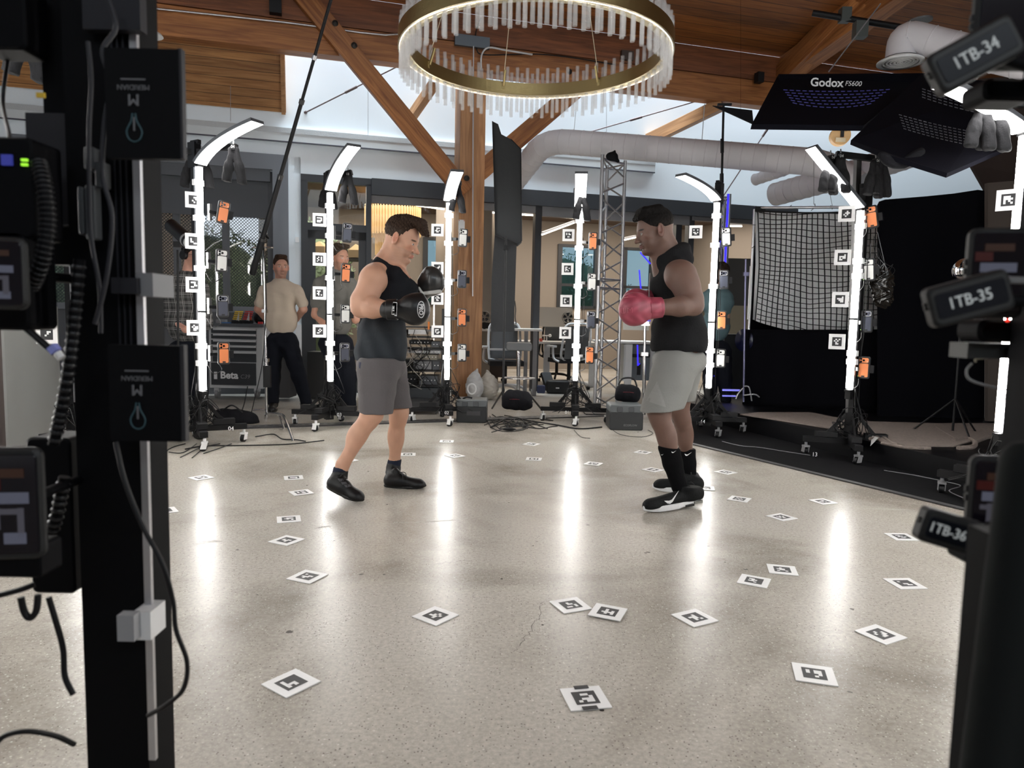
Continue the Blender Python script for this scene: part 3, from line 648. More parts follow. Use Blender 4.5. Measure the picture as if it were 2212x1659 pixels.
# ================================================================ MARKER BOARDS ON THE FLOOR
QUADS = [
 (((407,1032.5),(443,1026.5),(462,1032.5),(426,1039)), 'white marker board on the floor in front of lamp post 04, farthest left', ''),
 (((613,1030),(654,1027),(655.5,1036),(614,1038)), 'white marker board on the floor left of the rear boxing shoe, farther of two', ''),
 (((623,1063.4),(666.6,1057.7),(678.5,1066.4),(635,1072)), 'white marker board on the floor left of the rear boxing shoe, nearer of two', ''),
 (((325.4,1102.7),(376,1096.5),(386.5,1105.7),(333.5,1113)), 'white marker board on the floor above the crack, beside the dark foreground post', ''),
 (((596.6,1117.6),(648.7,1114.4),(651.4,1127),(598.3,1131)), 'white marker board lying square to the viewer just above the floor crack', '0111/1110/0101/0001'),
 (((579.5,1171.3),(618.3,1157.5),(659,1165.4),(619.4,1180.3)), 'white diamond-lying marker board just below the floor crack at the left', '0110/0100/1110/0010'),
 (((618.6,1252),(659.8,1231.8),(709,1242),(668.5,1262.5)), 'white diamond-lying marker board left of centre between the crack and the cable loop', '0101/1100/0110/0010'),
 (((867,979),(896,978.8),(895,985.6),(866,985.6)), "white marker board on the floor between the left boxer's legs and number 02 lamp post", ''),
 (((950.5,951),(980,951.6),(979.4,957),(949.8,956.3)), "white marker board on the floor right in front of the number 02 lamp post's caster", ''),
 (((962,985),(985,980.8),(1004.6,986),(980.6,989.5)), "white diamond-lying marker board just beyond the left boxer's front toe", ''),
 (((1130.6,960.6),(1141,955.9),(1166.3,959.6),(1154.6,963.8)), 'white marker board on the floor left of the number 01 lamp post, farther of two', ''),
 (((1139,988.8),(1171.5,990),(1167,996),(1135,995)), 'white marker board on the floor left of the number 01 lamp post, nearer of two', ''),
 (((1262,1003.3),(1271.4,998.2),(1302.4,1001.2),(1291.8,1007.3)), 'white marker board on the floor between lamp post 01 and the right boxer', ''),
 (((1187.4,1300),(1243,1292.3),(1279.5,1317.2),(1220.4,1326.5)), 'white marker board in the centre foreground touching its right neighbour', '0100/0110/0001/1101'),
 (((1286.5,1307),(1356.5,1319.5),(1340.2,1346),(1269.8,1332.3)), 'white marker board in the centre foreground touching its left neighbour', '0100/0101/1111/0101'),
 (((889.5,1333.5),(939.7,1311),(991,1330),(942,1353)), 'white diamond-lying marker board alone to the left of the touching pair', '0100/0110/1101/0010'),
 (((564.5,1480.8),(638.4,1446.6),(692.4,1474.6),(619,1508)), 'large-looking diamond-lying marker board at the bottom left of the open floor', '1000/1000/1110/1010'),
 (((1208.8,1490),(1293,1483),(1322.3,1531),(1234.8,1538.8)), 'marker board taped down with two black tape strips, nearest to the viewer', '0110/0001/0111/1011'),
 (((1368.5,977.5),(1379.6,974),(1409,978),(1398,981.3)), "white marker board on the floor beyond the right boxer's front shin", ''),
 (((1386.3,1013.9),(1401,1010.7),(1436,1017.3),(1418.5,1020.5)), "white marker board on the floor just left of the right boxer's black socks", ''),
 (((1542.3,1019.6),(1562.5,1015.8),(1592,1022),(1572.7,1025.6)), "white marker board on the floor between the right boxer's ankles and the mat edge", ''),
 (((1580.6,1072),(1623.3,1078),(1614.7,1086.3),(1569.8,1079.4)), 'white marker board on the floor right of the sneakers, level with the nearer sneaker', ''),
 (((1747,1081.3),(1779.3,1077.8),(1809.7,1087.6),(1775.5,1090.8)), 'white marker board on the floor in front of lamp post 13 by the mat edge', ''),
 (((1655,1115),(1684.4,1109.7),(1722.3,1121),(1692.3,1126.8)), 'white marker board on the floor right of the sneakers, just below the crack', ''),
 (((1909.4,1152.5),(1958,1152.8),(1985.3,1168.6),(1936,1169)), 'white marker board on the floor left of the 1TB-36 label phone', '1100/0110/1001/0110'),
 (((1655.9,1219.2),(1719.2,1224.3),(1724.9,1245.2),(1659,1240)), 'white marker board with checkered pattern on the right, upper of the close pair', '0100/1110/0110/1001'),
 (((1602,1241),(1666,1252.5),(1656.2,1272),(1592,1259.7)), 'white marker board with checkered pattern on the right, lower of the close pair', '1100/0110/1100/0010'),
 (((1908,1250.9),(1962.8,1250.3),(2003.4,1272.7),(1946,1274.3)), 'white marker board at the right edge of the floor below the 1TB-36 label phone', '1000/0000/0110/0011'),
 (((1449.9,1328.7),(1500.8,1317.3),(1552.7,1343),(1499.6,1355.6)), "white diamond-lying marker board below the nearer sneaker's floor reflection", '0010/1110/0110/0101'),
 (((1847.3,1364.2),(1890,1351.5),(1959,1379.4),(1914.4,1394.2)), 'white marker board at the lower right with a slightly lifted corner', '0100/1001/0011/0110'),
 (((1710.8,1433.2),(1797.2,1443.7),(1810.8,1484.8),(1717.7,1471.5)), 'white marker board at the lower right, nearest one on that side', '1011/1011/0001/0010'),
 (((285,1190),(339,1184),(331,1203),(272,1209)), 'white marker board mostly hidden behind the dark foreground lamp post', ''),
 (((727,994.5),(752,990.5),(775,995.6),(750,999.5)), "white marker board half hidden behind the left boxer's rear shin", ''),
 (((1509,1051),(1541.3,1051),(1538,1059.7),(1503,1058)), "white marker board half hidden behind the right boxer's rear heel", ''),
]
def pattern_mb(side, pat, seed, th=0.003):
    """square board lying in X-Y, face up: white card, black square, white cells"""
    rr = random.Random(seed); mb = MB(); h = side / 2
    mb.box((0, 0, th / 2), (side, side, th), None, 0)
    k = side * 0.58 / 6; z = th + 0.0004; s = k * 3
    cells = [list(r) for r in pat.split('/')] if pat else [[rr.choice('01') for _ in range(4)] for _ in range(4)]
    for j in range(6):
        for i in range(6):
            on = 1 <= i <= 4 and 1 <= j <= 4 and cells[j - 1][i - 1] == '1'
            if not on: x0 = -s + i * k; y0 = s - (j + 1) * k; mb.add([(x0, y0, z), (x0 + k, y0, z), (x0 + k, y0 + k, z), (x0, y0 + k, z)], [(0, 1, 2, 3)], 1)
    return mb
for i, (q, lb, pat) in enumerate(QUADS):
    g = [G(*c) for c in q]; c = sum(g, Vector()) / 4
    e = (g[1] - g[0]) + (g[2] - g[3]); f = (g[3] - g[0]) + (g[2] - g[1]); a1 = math.atan2(e.y, e.x); a2 = math.atan2(f.y, f.x) + math.pi / 2
    a = math.atan2(math.sin(a1) + math.sin(a2), math.cos(a1) + math.cos(a2))
    o = pattern_mb(0.122, pat, 50 + i).build('marker_board', [PAPER, INK]); o.location = (c.x, c.y, 0.0015 if i in (13, 29) else 0.001); o.rotation_euler = (0.012 if i == 29 else 0, 0, a)
    if i == 14: o.location.z = 0.0055; o.rotation_euler.y = 0.012
    tag(o, lb, 'marker board', 'marker boards scattered on the floor')
    if i == 17:
        tp = MB(); tp.box((-.005, .055, .0046), (.042, .016, .0008)).box((.004, -.055, .0046), (.042, .016, .0008))
        for s in (-1, 1): MB().box((.004 * -s, -.057 * s, .0050), (.044, .017, .0010)).build('tape', INK, o, local=True)
# ================================================================ LAMP POSTS OF THE RING
def caster(parent, x, y, rz, white=True):
    c = MB(); M_ = Matrix.Translation((x, y, 0)) @ Matrix.Rotation(rz, 4, 'Z')
    def T(v): return M_ @ Vector(v)
    hs = WHP if white else MGREY
    for s in (-1, 1): c.prism([T((s * .020 - .003, -.028, .020)), T((s * .020 - .003, .018, .020)), T((s * .020 - .003, .026, .062)), T((s * .020 - .003, -.012, .074))], M_.to_3x3() @ Vector((.006, 0, 0)))
    c.box(T((0, .006, .072)), (.05, .046, .014), [M_.to_3x3() @ v for v in (Vector((1, 0, 0)), Vector((0, 1, 0)), Z)]); c.cyl(T((0, .006, .075)), T((0, .006, .105)), .012)
    co = c.build('caster', hs, parent, local=True)
    w_ = MB().cyl(T((-.014, -.006, .030)), T((.014, -.006, .030)), .030, n=16).build('wheel', BLK, co, local=True)
    return co
def arc_ribbon(P0, Pc, P2, wdir, w_, n=10):
    pts = []
    for i in range(n + 1):
        t = i / n; pts.append(P0 * (1 - t) ** 2 + Pc * 2 * t * (1 - t) + P2 * t * t)
    return pts
HEADS = {}
def lamp_post(num, x, y, tip, lb, z0=.46, z1=1.10, z2=2.25, byaw=0.0, white=True, casters=((0, 0),), seed=0, straight=False, crossbar=False, lens_tip=None, detail=True, tiltx=0.0):
    rz = math.atan2(0 - x, -(4.3 - y)) if False else math.atan2(x - 0.0, -(y - 4.3)) + 0  # -Y axis points to ring centre
    d = Vector((0 - x, 4.3 - y, 0)).normalized(); rz = math.atan2(d.x, -d.y)
    t = thing('lamp_post', lb, 'lamp post', (x, y, 0), rz, 'lamp posts standing in a ring')
    rr = random.Random(seed)
    MB().box((0, .05, (z2 + .2) / 2), (.045, .045, z2 - .02)).box((0, .05, .22), (.075, .075, .30)).build('mast', BLKM, t, local=True)
    mb = MB().box((0, .012, (z0 + z2) / 2), (.058, .022, z2 - z0 + .02)); mb.build('aluminium_channel', ALU, t, local=True)
    for (a, b) in ((z0, z1 - .008), (z1 + .008, z2)):
        MB().cyl((0, -.012, a), (0, -.012, b), .024, n=14).build('light_tube', TUBE, t, local=True)
    for z in (z0 - .02, z1, z2 + .01): MB().box((0, -.008, z), (.052, .052, .016)).build('tube_cap', BLK, t, local=True)
    for z in (z0 + .22, z1 - .28, z1 + .35, z2 - .4, z2 - .12)[:5 if detail else 2]: MB().box((0, .008, z), (.088, .030, .045)).build('tube_clamp', mat('clear_clamp', (.75, .75, .75), .2), t, local=True)
    # lower mast label with small bulb emblem
    mb = MB().box((0, -.010, z0 - .06), (.05, .03, .06)); mb.build('end_box', BLK, t, local=True)
    # base: crossed aluminium beams on casters
    for k in range(4):
        a = byaw + k * math.pi / 2; e = Vector((math.cos(a), math.sin(a), 0)); L_ = .37
        MB().beam(Vector((0, .05, .135)) + e * .03, Vector((0, .05, .135)) + e * L_, .06, .045).build('base_leg', BLKM, t, local=True)
        mb = MB().beam(Vector((0, .05, .36)) + e * .04, Vector((0, .05, .17)) + e * .20, .014, .03); mb.build('brace', BLKM, t, local=True)
        p = Vector((0, .05, 0)) + e * (L_ - .025); caster(t, p.x, p.y, a + rr.uniform(-1, 1) if detail else a, white)
        if detail:
            q = Vector((0, .05, .185)) + e * .19; MB().box(q, (.17, .075, .045), (e, e.cross(Z), Z)).build('power_brick', BLK, t, local=True)
    if detail:
        for k in range(9):
            a = rr.uniform(0, 6.28); p = [Vector((rr.uniform(-.03, .03), .05, rr.uniform(.35, .75)))]
            for j in range(4): p.append(Vector((math.cos(a + j) * rr.uniform(.05, .17), .03 + math.sin(a + j) * rr.uniform(.04, .15), rr.uniform(.16, .42))))
            p.append(Vector((math.cos(a) * .3, .05 + math.sin(a) * .3, .12)))
            MB().tube(p, .0035, 5, sub=4).build('cable', CABLE, t, local=True)
        for k in range(2):
            p = [Vector((.035, .05, z0 + 1.2 + .3 * k)), Vector((.05 + .02 * k, .04, z0 + .6)), Vector((.04, .06, z0 + .2)), Vector((.06, .05, .25))]
            MB().tube(p, .003, 5, sub=5).build('cable', CABLE, t, local=True)
    # curved (or folded) LED panel on top
    inv = world_of(t).inverted(); P0 = Vector((0, -.02, z2 + .03)); P2 = inv @ Vector(tip)
    d2 = Vector((P2.x - P0.x, P2.y - P0.y, 0)); wd = d2.normalized().cross(Z)
    if straight:
        pts = [P0.lerp(P2, k / 4) for k in range(5)]
    else:
        Pc = Vector((P0.x, P0.y, P0.z * .36 + P2.z * .64)) + Vector((d2.x, d2.y, 0)) * .22
        pts = arc_ribbon(P0, Pc, P2, wd, .1)
    vs = []; fs = []; vb = []
    for i, p in enumerate(pts):
        tg = (pts[min(i + 1, len(pts) - 1)] - pts[max(i - 1, 0)]).normalized(); nrm = wd.cross(tg).normalized()
        if nrm.dot(Vector((0, -1, -1))) < 0: nrm = -nrm
        for s_, o_ in ((-1, .012), (1, .012)): vs.append(p + wd * (.056 * s_) + nrm * o_)
        for s_, o_ in ((-1, -.014), (1, -.014), (1, .010), (-1, .010)): vb.append(p + wd * (.063 * s_) + nrm * o_)
    n = len(pts)
    MB().add(vs, [(2 * i, 2 * i + 1, 2 * i + 3, 2 * i + 2) for i in range(n - 1)]).build('led_panel', PANEL, t, local=True, fixn=False)
    fs = [(4 * i + k, 4 * i + (k + 1) % 4, 4 * i + 4 + (k + 1) % 4, 4 * i + 4 + k) for i in range(n - 1) for k in range(4)] + [(0, 1, 2, 3), (4 * n - 4, 4 * n - 1, 4 * n - 2, 4 * n - 3)]
    MB().add(vb, fs).build('panel_housing', DGREY, t, local=True)
    MB().box((0, .05, z2 + .10), (.06, .09, .20)).box((0, .03, z2 + .20), (.03, .10, .03)).build('head_bracket', BLKM, t, local=True)
    if crossbar: pass
    return t
def gp(px, py): g = G(px, py); return g.x, g.y
POSTS = {}
POSTS['04'] = lamp_post('04', *gp(440, 961), P(556, 262, 5.55), 'white-tube lamp post numbered 04 in front of the grey tool chest', byaw=math.radians(60), seed=4, z2=2.25)
POSTS['03'] = lamp_post('03', *gp(714, 922), P(765, 314, 6.4), 'white-tube lamp post numbered 03 between the beige-shirted man and the left boxer', byaw=math.radians(50), seed=3)
POSTS['02'] = lamp_post('02', *gp(964, 912), P(988, 369, 6.9), 'white-tube lamp post numbered 02 in front of the timber column', byaw=math.radians(0), seed=2)
POSTS['01'] = lamp_post('01', *gp(1240, 912), P(1256, 373, 7.1), 'white-tube lamp post numbered 01 left of the truss tower', byaw=math.radians(8), seed=1)
POSTS['14'] = lamp_post('14', *gp(1526, 935), P(1470, 378, 6.75), 'white-tube lamp post numbered 14 directly behind the right boxer', byaw=math.radians(35), seed=14, white=False)
POSTS['13'] = lamp_post('13', *gp(1826, 988), P(1752, 318, 5.75), 'white-tube lamp post numbered 13 in front of the ball net', byaw=math.radians(45), seed=13, white=False, z0=.58, z1=1.15, z2=2.02, straight=True)
POSTS['12'] = lamp_post('12', 3.05, 4.42, P(2036, 182, 4.0), 'white-tube lamp post numbered 12 at the right edge, behind the label phones', byaw=math.radians(40), seed=12, white=False)
POSTS['05'] = lamp_post('05', -3.04, 5.0, Vector((-2.6, 4.85, 2.75)), 'white-tube lamp post hidden behind the dark foreground post at the left', seed=5)
for k, a in enumerate((192, 214, 236, 305, 326, 345)):
    x = 3.3 * math.cos(math.radians(a)); y = 4.3 + 3.3 * math.sin(math.radians(a))
    lamp_post('x', x, y, Vector((x * .82, 4.3 + (y - 4.3) * .82, 2.7)), 'white-tube lamp post of the ring outside the left or right edge of the photo', seed=20 + k, detail=False)
# ---- numbers
def post_pt(k, lx, ly, z): return world_of(POSTS[k]) @ Vector((lx, ly, z))
# ---- marker boards on the posts
def wall_board(k, px, py, lb, pat='', dy=-.035, tilt=0.0):
    o = pattern_mb(0.124, pat, int(px * 7 + py)).build('marker_board', [PAPER, INK]); t = POSTS[k]; p = P(px, py, t.location.y + dy); rz = t.rotation_euler.z * .5
    o.rotation_euler = (math.radians(90), tilt, rz); o.location = p
    tag(o, lb, 'marker board', 'marker boards clipped to the lamp posts')
    return o
ordn = ['uppermost', 'second from the top', 'third from the top', 'lowest']
TB = {'04': [(418, 432), (418, 521), (419, 615), (421, 708)], '03': [(690, 475), (690, 560), (690, 633), (690, 715)], '02': [(945, 497), (945, 579), (945, 645), (945, 716)],
      '01': [(1228, 508), (1226, 581), (1223, 650), (1221, 719)], '13': [(1829, 462), (1820, 556), (1815, 647), (1808, 738)]}
PATS = ["0011/0001/0100/0010", "1000/1000/1100/0011", "1110/0010/0011/1100", "0100/1011/0111/0110", "1111/0001/1111/1110", "0101/1001/0101/1001", "1110/0100/1100/0101", "0010/0101/0010/1100",
        "0111/0100/1101/0110", "0001/0011/0010/0100", "0110/1011/0100/0110", "1110/1000/1011/0110", "1010/1011/0000/0110", "1100/1001/1100/1010", "1100/1000/1001/1100", "0110/1100/1000/0100", "0010/0111/1010/0100", "", "", ""]
ip = 0
for k, L_ in TB.items():
    for i, (px, py) in enumerate(L_):
        wall_board(k, px, py, 'white marker board on lamp post %s, %s of its four' % (k, ordn[i]), PATS[ip]); ip += 1
wall_board('14', 1503, 501, 'white marker board above the right boxer\'s hood beside his head', "1001/0000/1101/0110")
wall_board('12', 2178, 432, 'white marker board on the number 12 lamp post at the right edge')
wall_board('05', 121, 722, 'white marker board glimpsed left of the dark foreground post', "0011/0010/0100/0000").location.y -= .1
# ---- camera phones on the posts
PH_C = {'orange': (0.80, 0.26, 0.10), 'white': (0.70, 0.70, 0.68), 'dark': (0.065, 0.072, 0.10)}
CASE = mat('phone_case', (0.02, 0.02, 0.022), 0.5); LENS = mat('lens_black', (0.004, 0.004, 0.006), 0.08); GLINT = mat('phone_flash', (0.8, 0.8, 0.75), .3)
def make_phone(col):
    c = PH_C[col]; body = mat('phone_' + col, c, 0.35); rim = mat('phone_rim_' + col, tuple(min(1, x * 1.25 + .02) for x in c) if col != 'dark' else (.5, .5, .52), 0.3)
    t = thing('camera_phone', 'x', 'phone')
    MB().box((0, 0, 0), (.094, .024, .184), None, 0, .016).build('case', CASE, t, local=True)
    MB().box((0, -.0125, -.022), (.070, .004, .112), None, 0, .008).build('back_panel', body, t, local=True)
    pl_ = MB().box((0, -.0135, .060), (.070, .006, .040), None, 0, .012).build('camera_plateau', rim if col == 'dark' else body, t, local=True)
    if col == 'dark': MB().box((0, -.0165, .060), (.062, .003, .032), None, 0, .009).build('plateau_inlay', mat('phone_inlay', (.08, .085, .12), .3), pl_, local=True)
    for (x, z) in ((-.022, .071), (-.022, .049), (-.001, .060)): MB().cyl((x, -.016, z), (x, -.0205, z), .0085, n=12).build('lens', LENS, pl_, local=True)
    MB().cyl((.025, -.016, .051), (.025, -.0185, .051), .003, n=8).build('flash', GLINT, pl_, local=True)
    MB().box((0, -.015, -.071), (.024, .002, .012)).build('sticker', INK, t, local=True)
    MB().box((.062, .004, -.010), (.030, .030, .062)).box((.035, .010, -.010), (.05, .012, .02)).build('clamp', BLK, t, local=True)
    MB().cyl((0, .012, -.01), (0, .05, -.01), .010).box((-.03, .055, -.01), (.13, .016, .024)).build('mount_arm', BLKM, t, local=True)
    return t
PHP = {c: make_phone(c) for c in PH_C}; used = set()
PHL = [('04', 482, 459, 'orange', -9), ('04', 479, 563, 'white', -3), ('04', 481, 661, 'dark', 0), ('04', 483, 763, 'orange', 0),
       ('03', 750, 503, 'dark', -4), ('03', 747, 590, 'orange', -3), ('03', 746, 678, 'white', -1), ('03', 745, 761, 'dark', 0),
       ('02', 1000, 514, 'white', -3), ('02', 998, 603, 'dark', -1), ('02', 998, 686, 'orange', 0), ('02', 998, 762, 'white', 0),
       ('01', 1281, 521, 'orange', 0), ('01', 1279, 609, 'white', 0), ('01', 1277, 691, 'dark', 0), ('01', 1274, 767, 'orange', 0),
       ('14', 1569, 512, 'white', 4), ('14', 1564, 604, 'dark', 2), ('14', 1559, 692, 'orange', 1), ('14', 1557, 774, 'white', 0),
       ('13', 1883, 469, 'orange', 9), ('13', 1877, 583, 'white', 4), ('13', 1872, 694, 'dark', 1), ('13', 1866, 794, 'orange', -1)]
for i, (k, px, py, c, tl) in enumerate(PHL):
    lb = '%s camera phone on lamp post %s, %s of its four' % (c, k, ordn[i % 4])
    o = PHP[c] if c not in used else dup(PHP[c]); used.add(c); o['label'] = lb; o['group'] = 'camera phones mounted on the lamp posts'
    t = POSTS[k]; o.location = P(px, py, t.location.y - .02); o.rotation_euler = (0, math.radians(-tl), t.rotation_euler.z * .6)
    if k == '04': o.scale = (1, 1, 1)
# charger pucks and small ball mounts between phone and mast are part of the posts' right side
for k, L_ in TB.items():
    t = POSTS[k]
    for i in range(4):
        px, py = PHL[[j for j, q in enumerate(PHL) if q[0] == k][i]][1:3]; p = world_of(t).inverted() @ P(px - 24, py, t.location.y)
        MB().box(p + Vector((-.02, .0, .0)), (.022, .03, .13)).box(p + Vector((.02, .01, -.01)), (.05, .02, .03)).build('phone_bracket', mat('bracket_grey', (.09, .09, .09), .4), t, local=True)
        rr = random.Random(i * 9 + px)
        MB().tube([p + Vector((.06, 0, -.09)), p + Vector((.07, -.02, -.14)), p + Vector((.01, 0, -.17)), p + Vector((-.03, .02, -.10))], .0028, 5, sub=5).build('cable', CABLE, t, local=True)
# ================================================================ SANDBAGS ON THE POSTS
def make_sandbag(seed, name='sandbag'):
    s = SDF(); rr = random.Random(seed)
    for sd in (-1, 1):
        s.cone((sd * .022, 0, -.02), (sd * .050, 0, -.16), .022, .042, k=.02); s.cone((sd * .05, 0, -.14), (sd * .062 + rr.uniform(-.01, .01), 0, -.26), .040, .046, k=.02)
    s.cone((-.03, 0, 0), (.03, 0, 0), .02, .02, k=.02); s.half((0, 0, -.275), (0.12 * rr.choice((-1, 1)), 0, -1), k=.012)
    t = thing(name, 'x', 'sandbag'); t.name = name
    s.mesh('bag', GREYF, t, res=.008, local=True, disp=lambda x, y, z: .003 * np.sin(x * 140 + z * 60) * np.cos(z * 25 + y * 50))
    MB().box((0, -.008, .012), (.034, .05, .045)).build('handle', BLK, t, local=True)
    MB().cyl((0, -.01, .03), (0, .0, .075), .006, n=8).build('hook', ALU, t, local=True)
    return t
SBP = make_sandbag(1)
SBL = [('04', 505, 322, 'numbered 04, right of the curved lamp head', '04', 0), ('03', 752, 380, 'numbered 03, hanging beside the curved head of lamp post 03', '03', .1), ('02', 987, 402, 'numbered 02, hanging in front of the timber column', '02', .1),
       ('01', 1258, 420, 'numbered 01, hanging beside the lamp head near the truss tower', '01', 0), ('04', 414, 338, 'without number, leftmost, left of lamp post 04', '', .3), ('04', 436, 335, 'without number, hanging close to the mast of lamp post 04', '', .3),
       ('03', 708, 392, 'without number, dim one behind the tube of lamp post 03', '', .35), ('13', 1793, 345, 'leftmost of four on the crossbar of lamp post 13', '', .05), ('13', 1815, 342, 'second from left on the crossbar of lamp post 13', '', .02),
       ('13', 1890, 352, 'third from left on the crossbar of lamp post 13', '', .0), ('13', 1907, 350, 'rightmost of four on the crossbar of lamp post 13', '', .03),
       ('12', 2124, 222, 'numbered 12, under the lamp head at the upper right', '12', 0), ('12', 2152, 228, 'right one of the pair under the upper right lamp head', '', .05)]
for i, (k, px, py, lb, num, off) in enumerate(SBL):
    o = SBP if i == 0 else dup(SBP); o['label'] = 'dark sandbag ' + lb; o['group'] = 'sandbags hanging from the lamp posts'
    t = POSTS[k]; o.location = P(px, py, t.location.y - .10 + off); o.rotation_euler = (0, 0, random.uniform(-.5, .5)); o.scale = (.85, .85, .95)
    if num:
        text(num, .034, frame((0, -.034, .012), (1, 0, 0), (0, 0, 1)), LBLW, o, 'number'); o.rotation_euler = (0, 0, .1)
# crossbars holding the bags
def cross(k, p0, p1, lb=None):
    t = POSTS[k]; inv = world_of(t).inverted(); a = inv @ P(*p0, t.location.y + .03); b = inv @ P(*p1, t.location.y - .0)
    MB().beam(a, b, .045, .045).build('crossbar', BLKM, t, local=True)
cross('13', (1806, 333), (1908, 345)); cross('04', (400, 328), (452, 330)); cross('04', (450, 318), (512, 318)); cross('12', (2100, 215), (2212, 224)); cross('03', (716, 385), (760, 372)); cross('02', (965, 395), (996, 395)); cross('01', (1240, 412), (1262, 412))
t = POSTS['13']; inv = world_of(t).inverted(); MB().beam(inv @ P(1853, 340, t.location.y + .08), inv @ P(1832, 960, t.location.y + .08), .055, .04).build('rear_mast', mat('mast_grey', (.10, .10, .10), .4, .5), t, local=True)
# numbers on bases
for (k, px, py, s_) in (('04', 499, 926, '04'), ('03', 733, 896, '03'), ('02', 965, 892, '02'), ('01', 1225, 891, '01'), ('14', 1518, 911, '14'), ('13', 1760, 982, '13'), ('14', 1540, 405, '14')):
    t = POSTS[k]; p = P(px, py, t.location.y - .38 if py > 600 else t.location.y - .03); text(s_, .045, frame(p, (1, 0, 0), (0, 0, 1)), LBLW, t, 'number', local=False)
# folded lamp 13: second leg of its panel
# ================================================================ CHANDELIER
BRASS = mat('brushed_brass', (0.44, 0.345, 0.16), 0.36, 1.0, bump=.15, bscale=14, stretch=(1, 1, 30))
def rodglass():
    m = bpy.data.materials.new('frosted_rod'); m.use_nodes = True; nt = m.node_tree; b = nt.nodes['Principled BSDF']
    b.inputs['Base Color'].default_value = (.9, .9, .9, 1); b.inputs['Roughness'].default_value = .15; b.inputs['Alpha'].default_value = .22; b.inputs['Emission Strength'].default_value = 0
    return m
RODG = rodglass()
DC = P(1157, 100, 5.6); DC.z = 3.07; RR = .985
ch = thing('ring_chandelier', 'large round brass chandelier ring fringed with clear glass rods', 'chandelier', DC)
def band(R_, z0, z1, th=.004):
    b_ = MB().lathe(DC, Z, [(R_, z0), (R_ + th, z0), (R_ + th, z1), (R_, z1)], 128, closed=True); b_.sm = [False] * len(b_.sm); return b_
band(RR + .035, -.0, .105).build('outer_band', BRASS, ch); band(RR - .04, -.0, .100).build('inner_band', BRASS, ch)
MB().lathe(DC, Z, [(RR - .042, -.006), (RR + .041, -.006), (RR + .041, .0), (RR - .042, .0)], 96, closed=True).build('bottom_rim', mat('rim_pale_brass', (.75, .66, .45), .3, .8), ch)
MB().lathe(DC, Z, [(RR + .026, -.012), (RR + .032, -.012), (RR + .032, -.006), (RR + .026, -.006)], 96, closed=True).build('light_strip', mat('lit_chandelier', (1, 1, 1), .4, emit=(1, .9, .75), es=.7), ch)
NR = 136; rm = None; mb_rest = MB()
def rod_prof(mb, p, z0, z1, r=.0165):
    mb.lathe((p.x, p.y, 0), Z, [(r, z0), (r, z1), (r * .72, z1), (r * .72, z0)], 10, closed=True)
rods = []
for i in range(NR):
    a = 2 * math.pi * i / NR; out = i % 2 == 0; R_ = RR + (.018 if out else -.018); p = DC + Vector((math.cos(a), math.sin(a), 0)) * R_; z0, z1 = (DC.z - .18, DC.z + .20) if out else (DC.z - .145, DC.z + .235)
    rods.append((i, a, out, p, z0, z1))
# the hundred on the camera side and far arc show largest; the side ones form one part
side = sorted(rods, key=lambda r_: abs(abs(math.cos(r_[1])) - 1))[:NR - 98]; sid = {r_[0] for r_ in side}
proto = {}
for (i, a, out, p, z0, z1) in rods:
    if i in sid: rod_prof(mb_rest, p, z0, z1); continue
    if out not in proto:
        m_ = MB(); rod_prof(m_, Vector((0, 0, 0)), z0 - DC.z, z1 - DC.z); o = m_.build('glass_rod', RODG, ch, local=True); proto[out] = o
    else: o = proto[out].copy(); COL.objects.link(o); o.parent = ch
    o.location = (p.x - DC.x, p.y - DC.y, 0)
mb_rest.build('glass_rods', RODG, ch)['kind'] = 'stuff'
for a, top in ((math.radians(262), (1085, 60)), (math.radians(70), (1300, 90)), (math.radians(150), (1020, 40)), (math.radians(20), (1340, 20))):
    pass
for (px, py, tx, ty) in ((1086, 188, 1111, 68), (1306, 186, 1266, 78), (925, 140, 950, 98)):
    # suspension wires from hooks on the inner band, leaning inwards to the ceiling canopy
    r = ray(px, py); k = (DC.z + .06 - CH) / r.z; q = CAM + r * k; dd = Vector((q.x - DC.x, q.y - DC.y, 0)).normalized(); q = DC + dd * (RR - .05) + Vector((0, 0, .06))
    top = DC + dd * .10 + Vector((0, 0, 2.35)); MB().cyl(q + Vector((0, 0, .08)), top, .0035, n=6).build('suspension_wire', mat('wire_pale', (.6, .52, .36), .4), ch)
    MB().cyl(q, q + (top - q).normalized() * .13, .011, n=8).box(q + dd * .02, (.03, .03, .05)).build('wire_hook', BRASS, ch)
MB().cyl(DC + Vector((0, 0, 2.3)), DC + Vector((0, 0, 2.62)), .16, n=24).build('canopy', BRASS, ch)
# cables seen through the ring on the beam
cable([PL(x, y, -.14, COLP)[2] for (x, y) in ((1040, 38), (1028, 70), (1030, 108), (1045, 118), (1100, 118), (1165, 117), (1240, 125), (1330, 140))], .008, 'cable', None, 'thin black cable draped along the beam behind the chandelier', 'cable', sub=4)
cable([PL(x, y, -.16, COLP)[2] for (x, y) in ((1040, 152), (1040, 120), (1055, 103), (1090, 108), (1150, 118))], .012, 'cable', None, 'white cable curling on the beam behind the chandelier', 'cable', m=mat('cable_white', (.6, .6, .6), .5), sub=4)
cable([PL(x, y, -.20, COLP)[2] for (x, y) in ((1023, 100), (1022, 250), (1021, 640))], .009, 'conduit', None, 'thin metal conduit running down the right edge of the timber column', 'conduit', m=ALU, sub=2)
def onbeam(name, px, py, sx_, sz_, m, lb, cat, off=-.14, th=.05):
    p = PL(px, py, off, COLP)[2]; return tag(MB().box(p, (sx_, th, sz_), (U, N, Z)).build(name, m), lb, cat)
onbeam('steel_bracket', 1020, 90, .46, .14, mat('galvanised', (.12, .14, .16), .5, .5), 'dark steel bracket on the beam behind the chandelier', 'bracket')
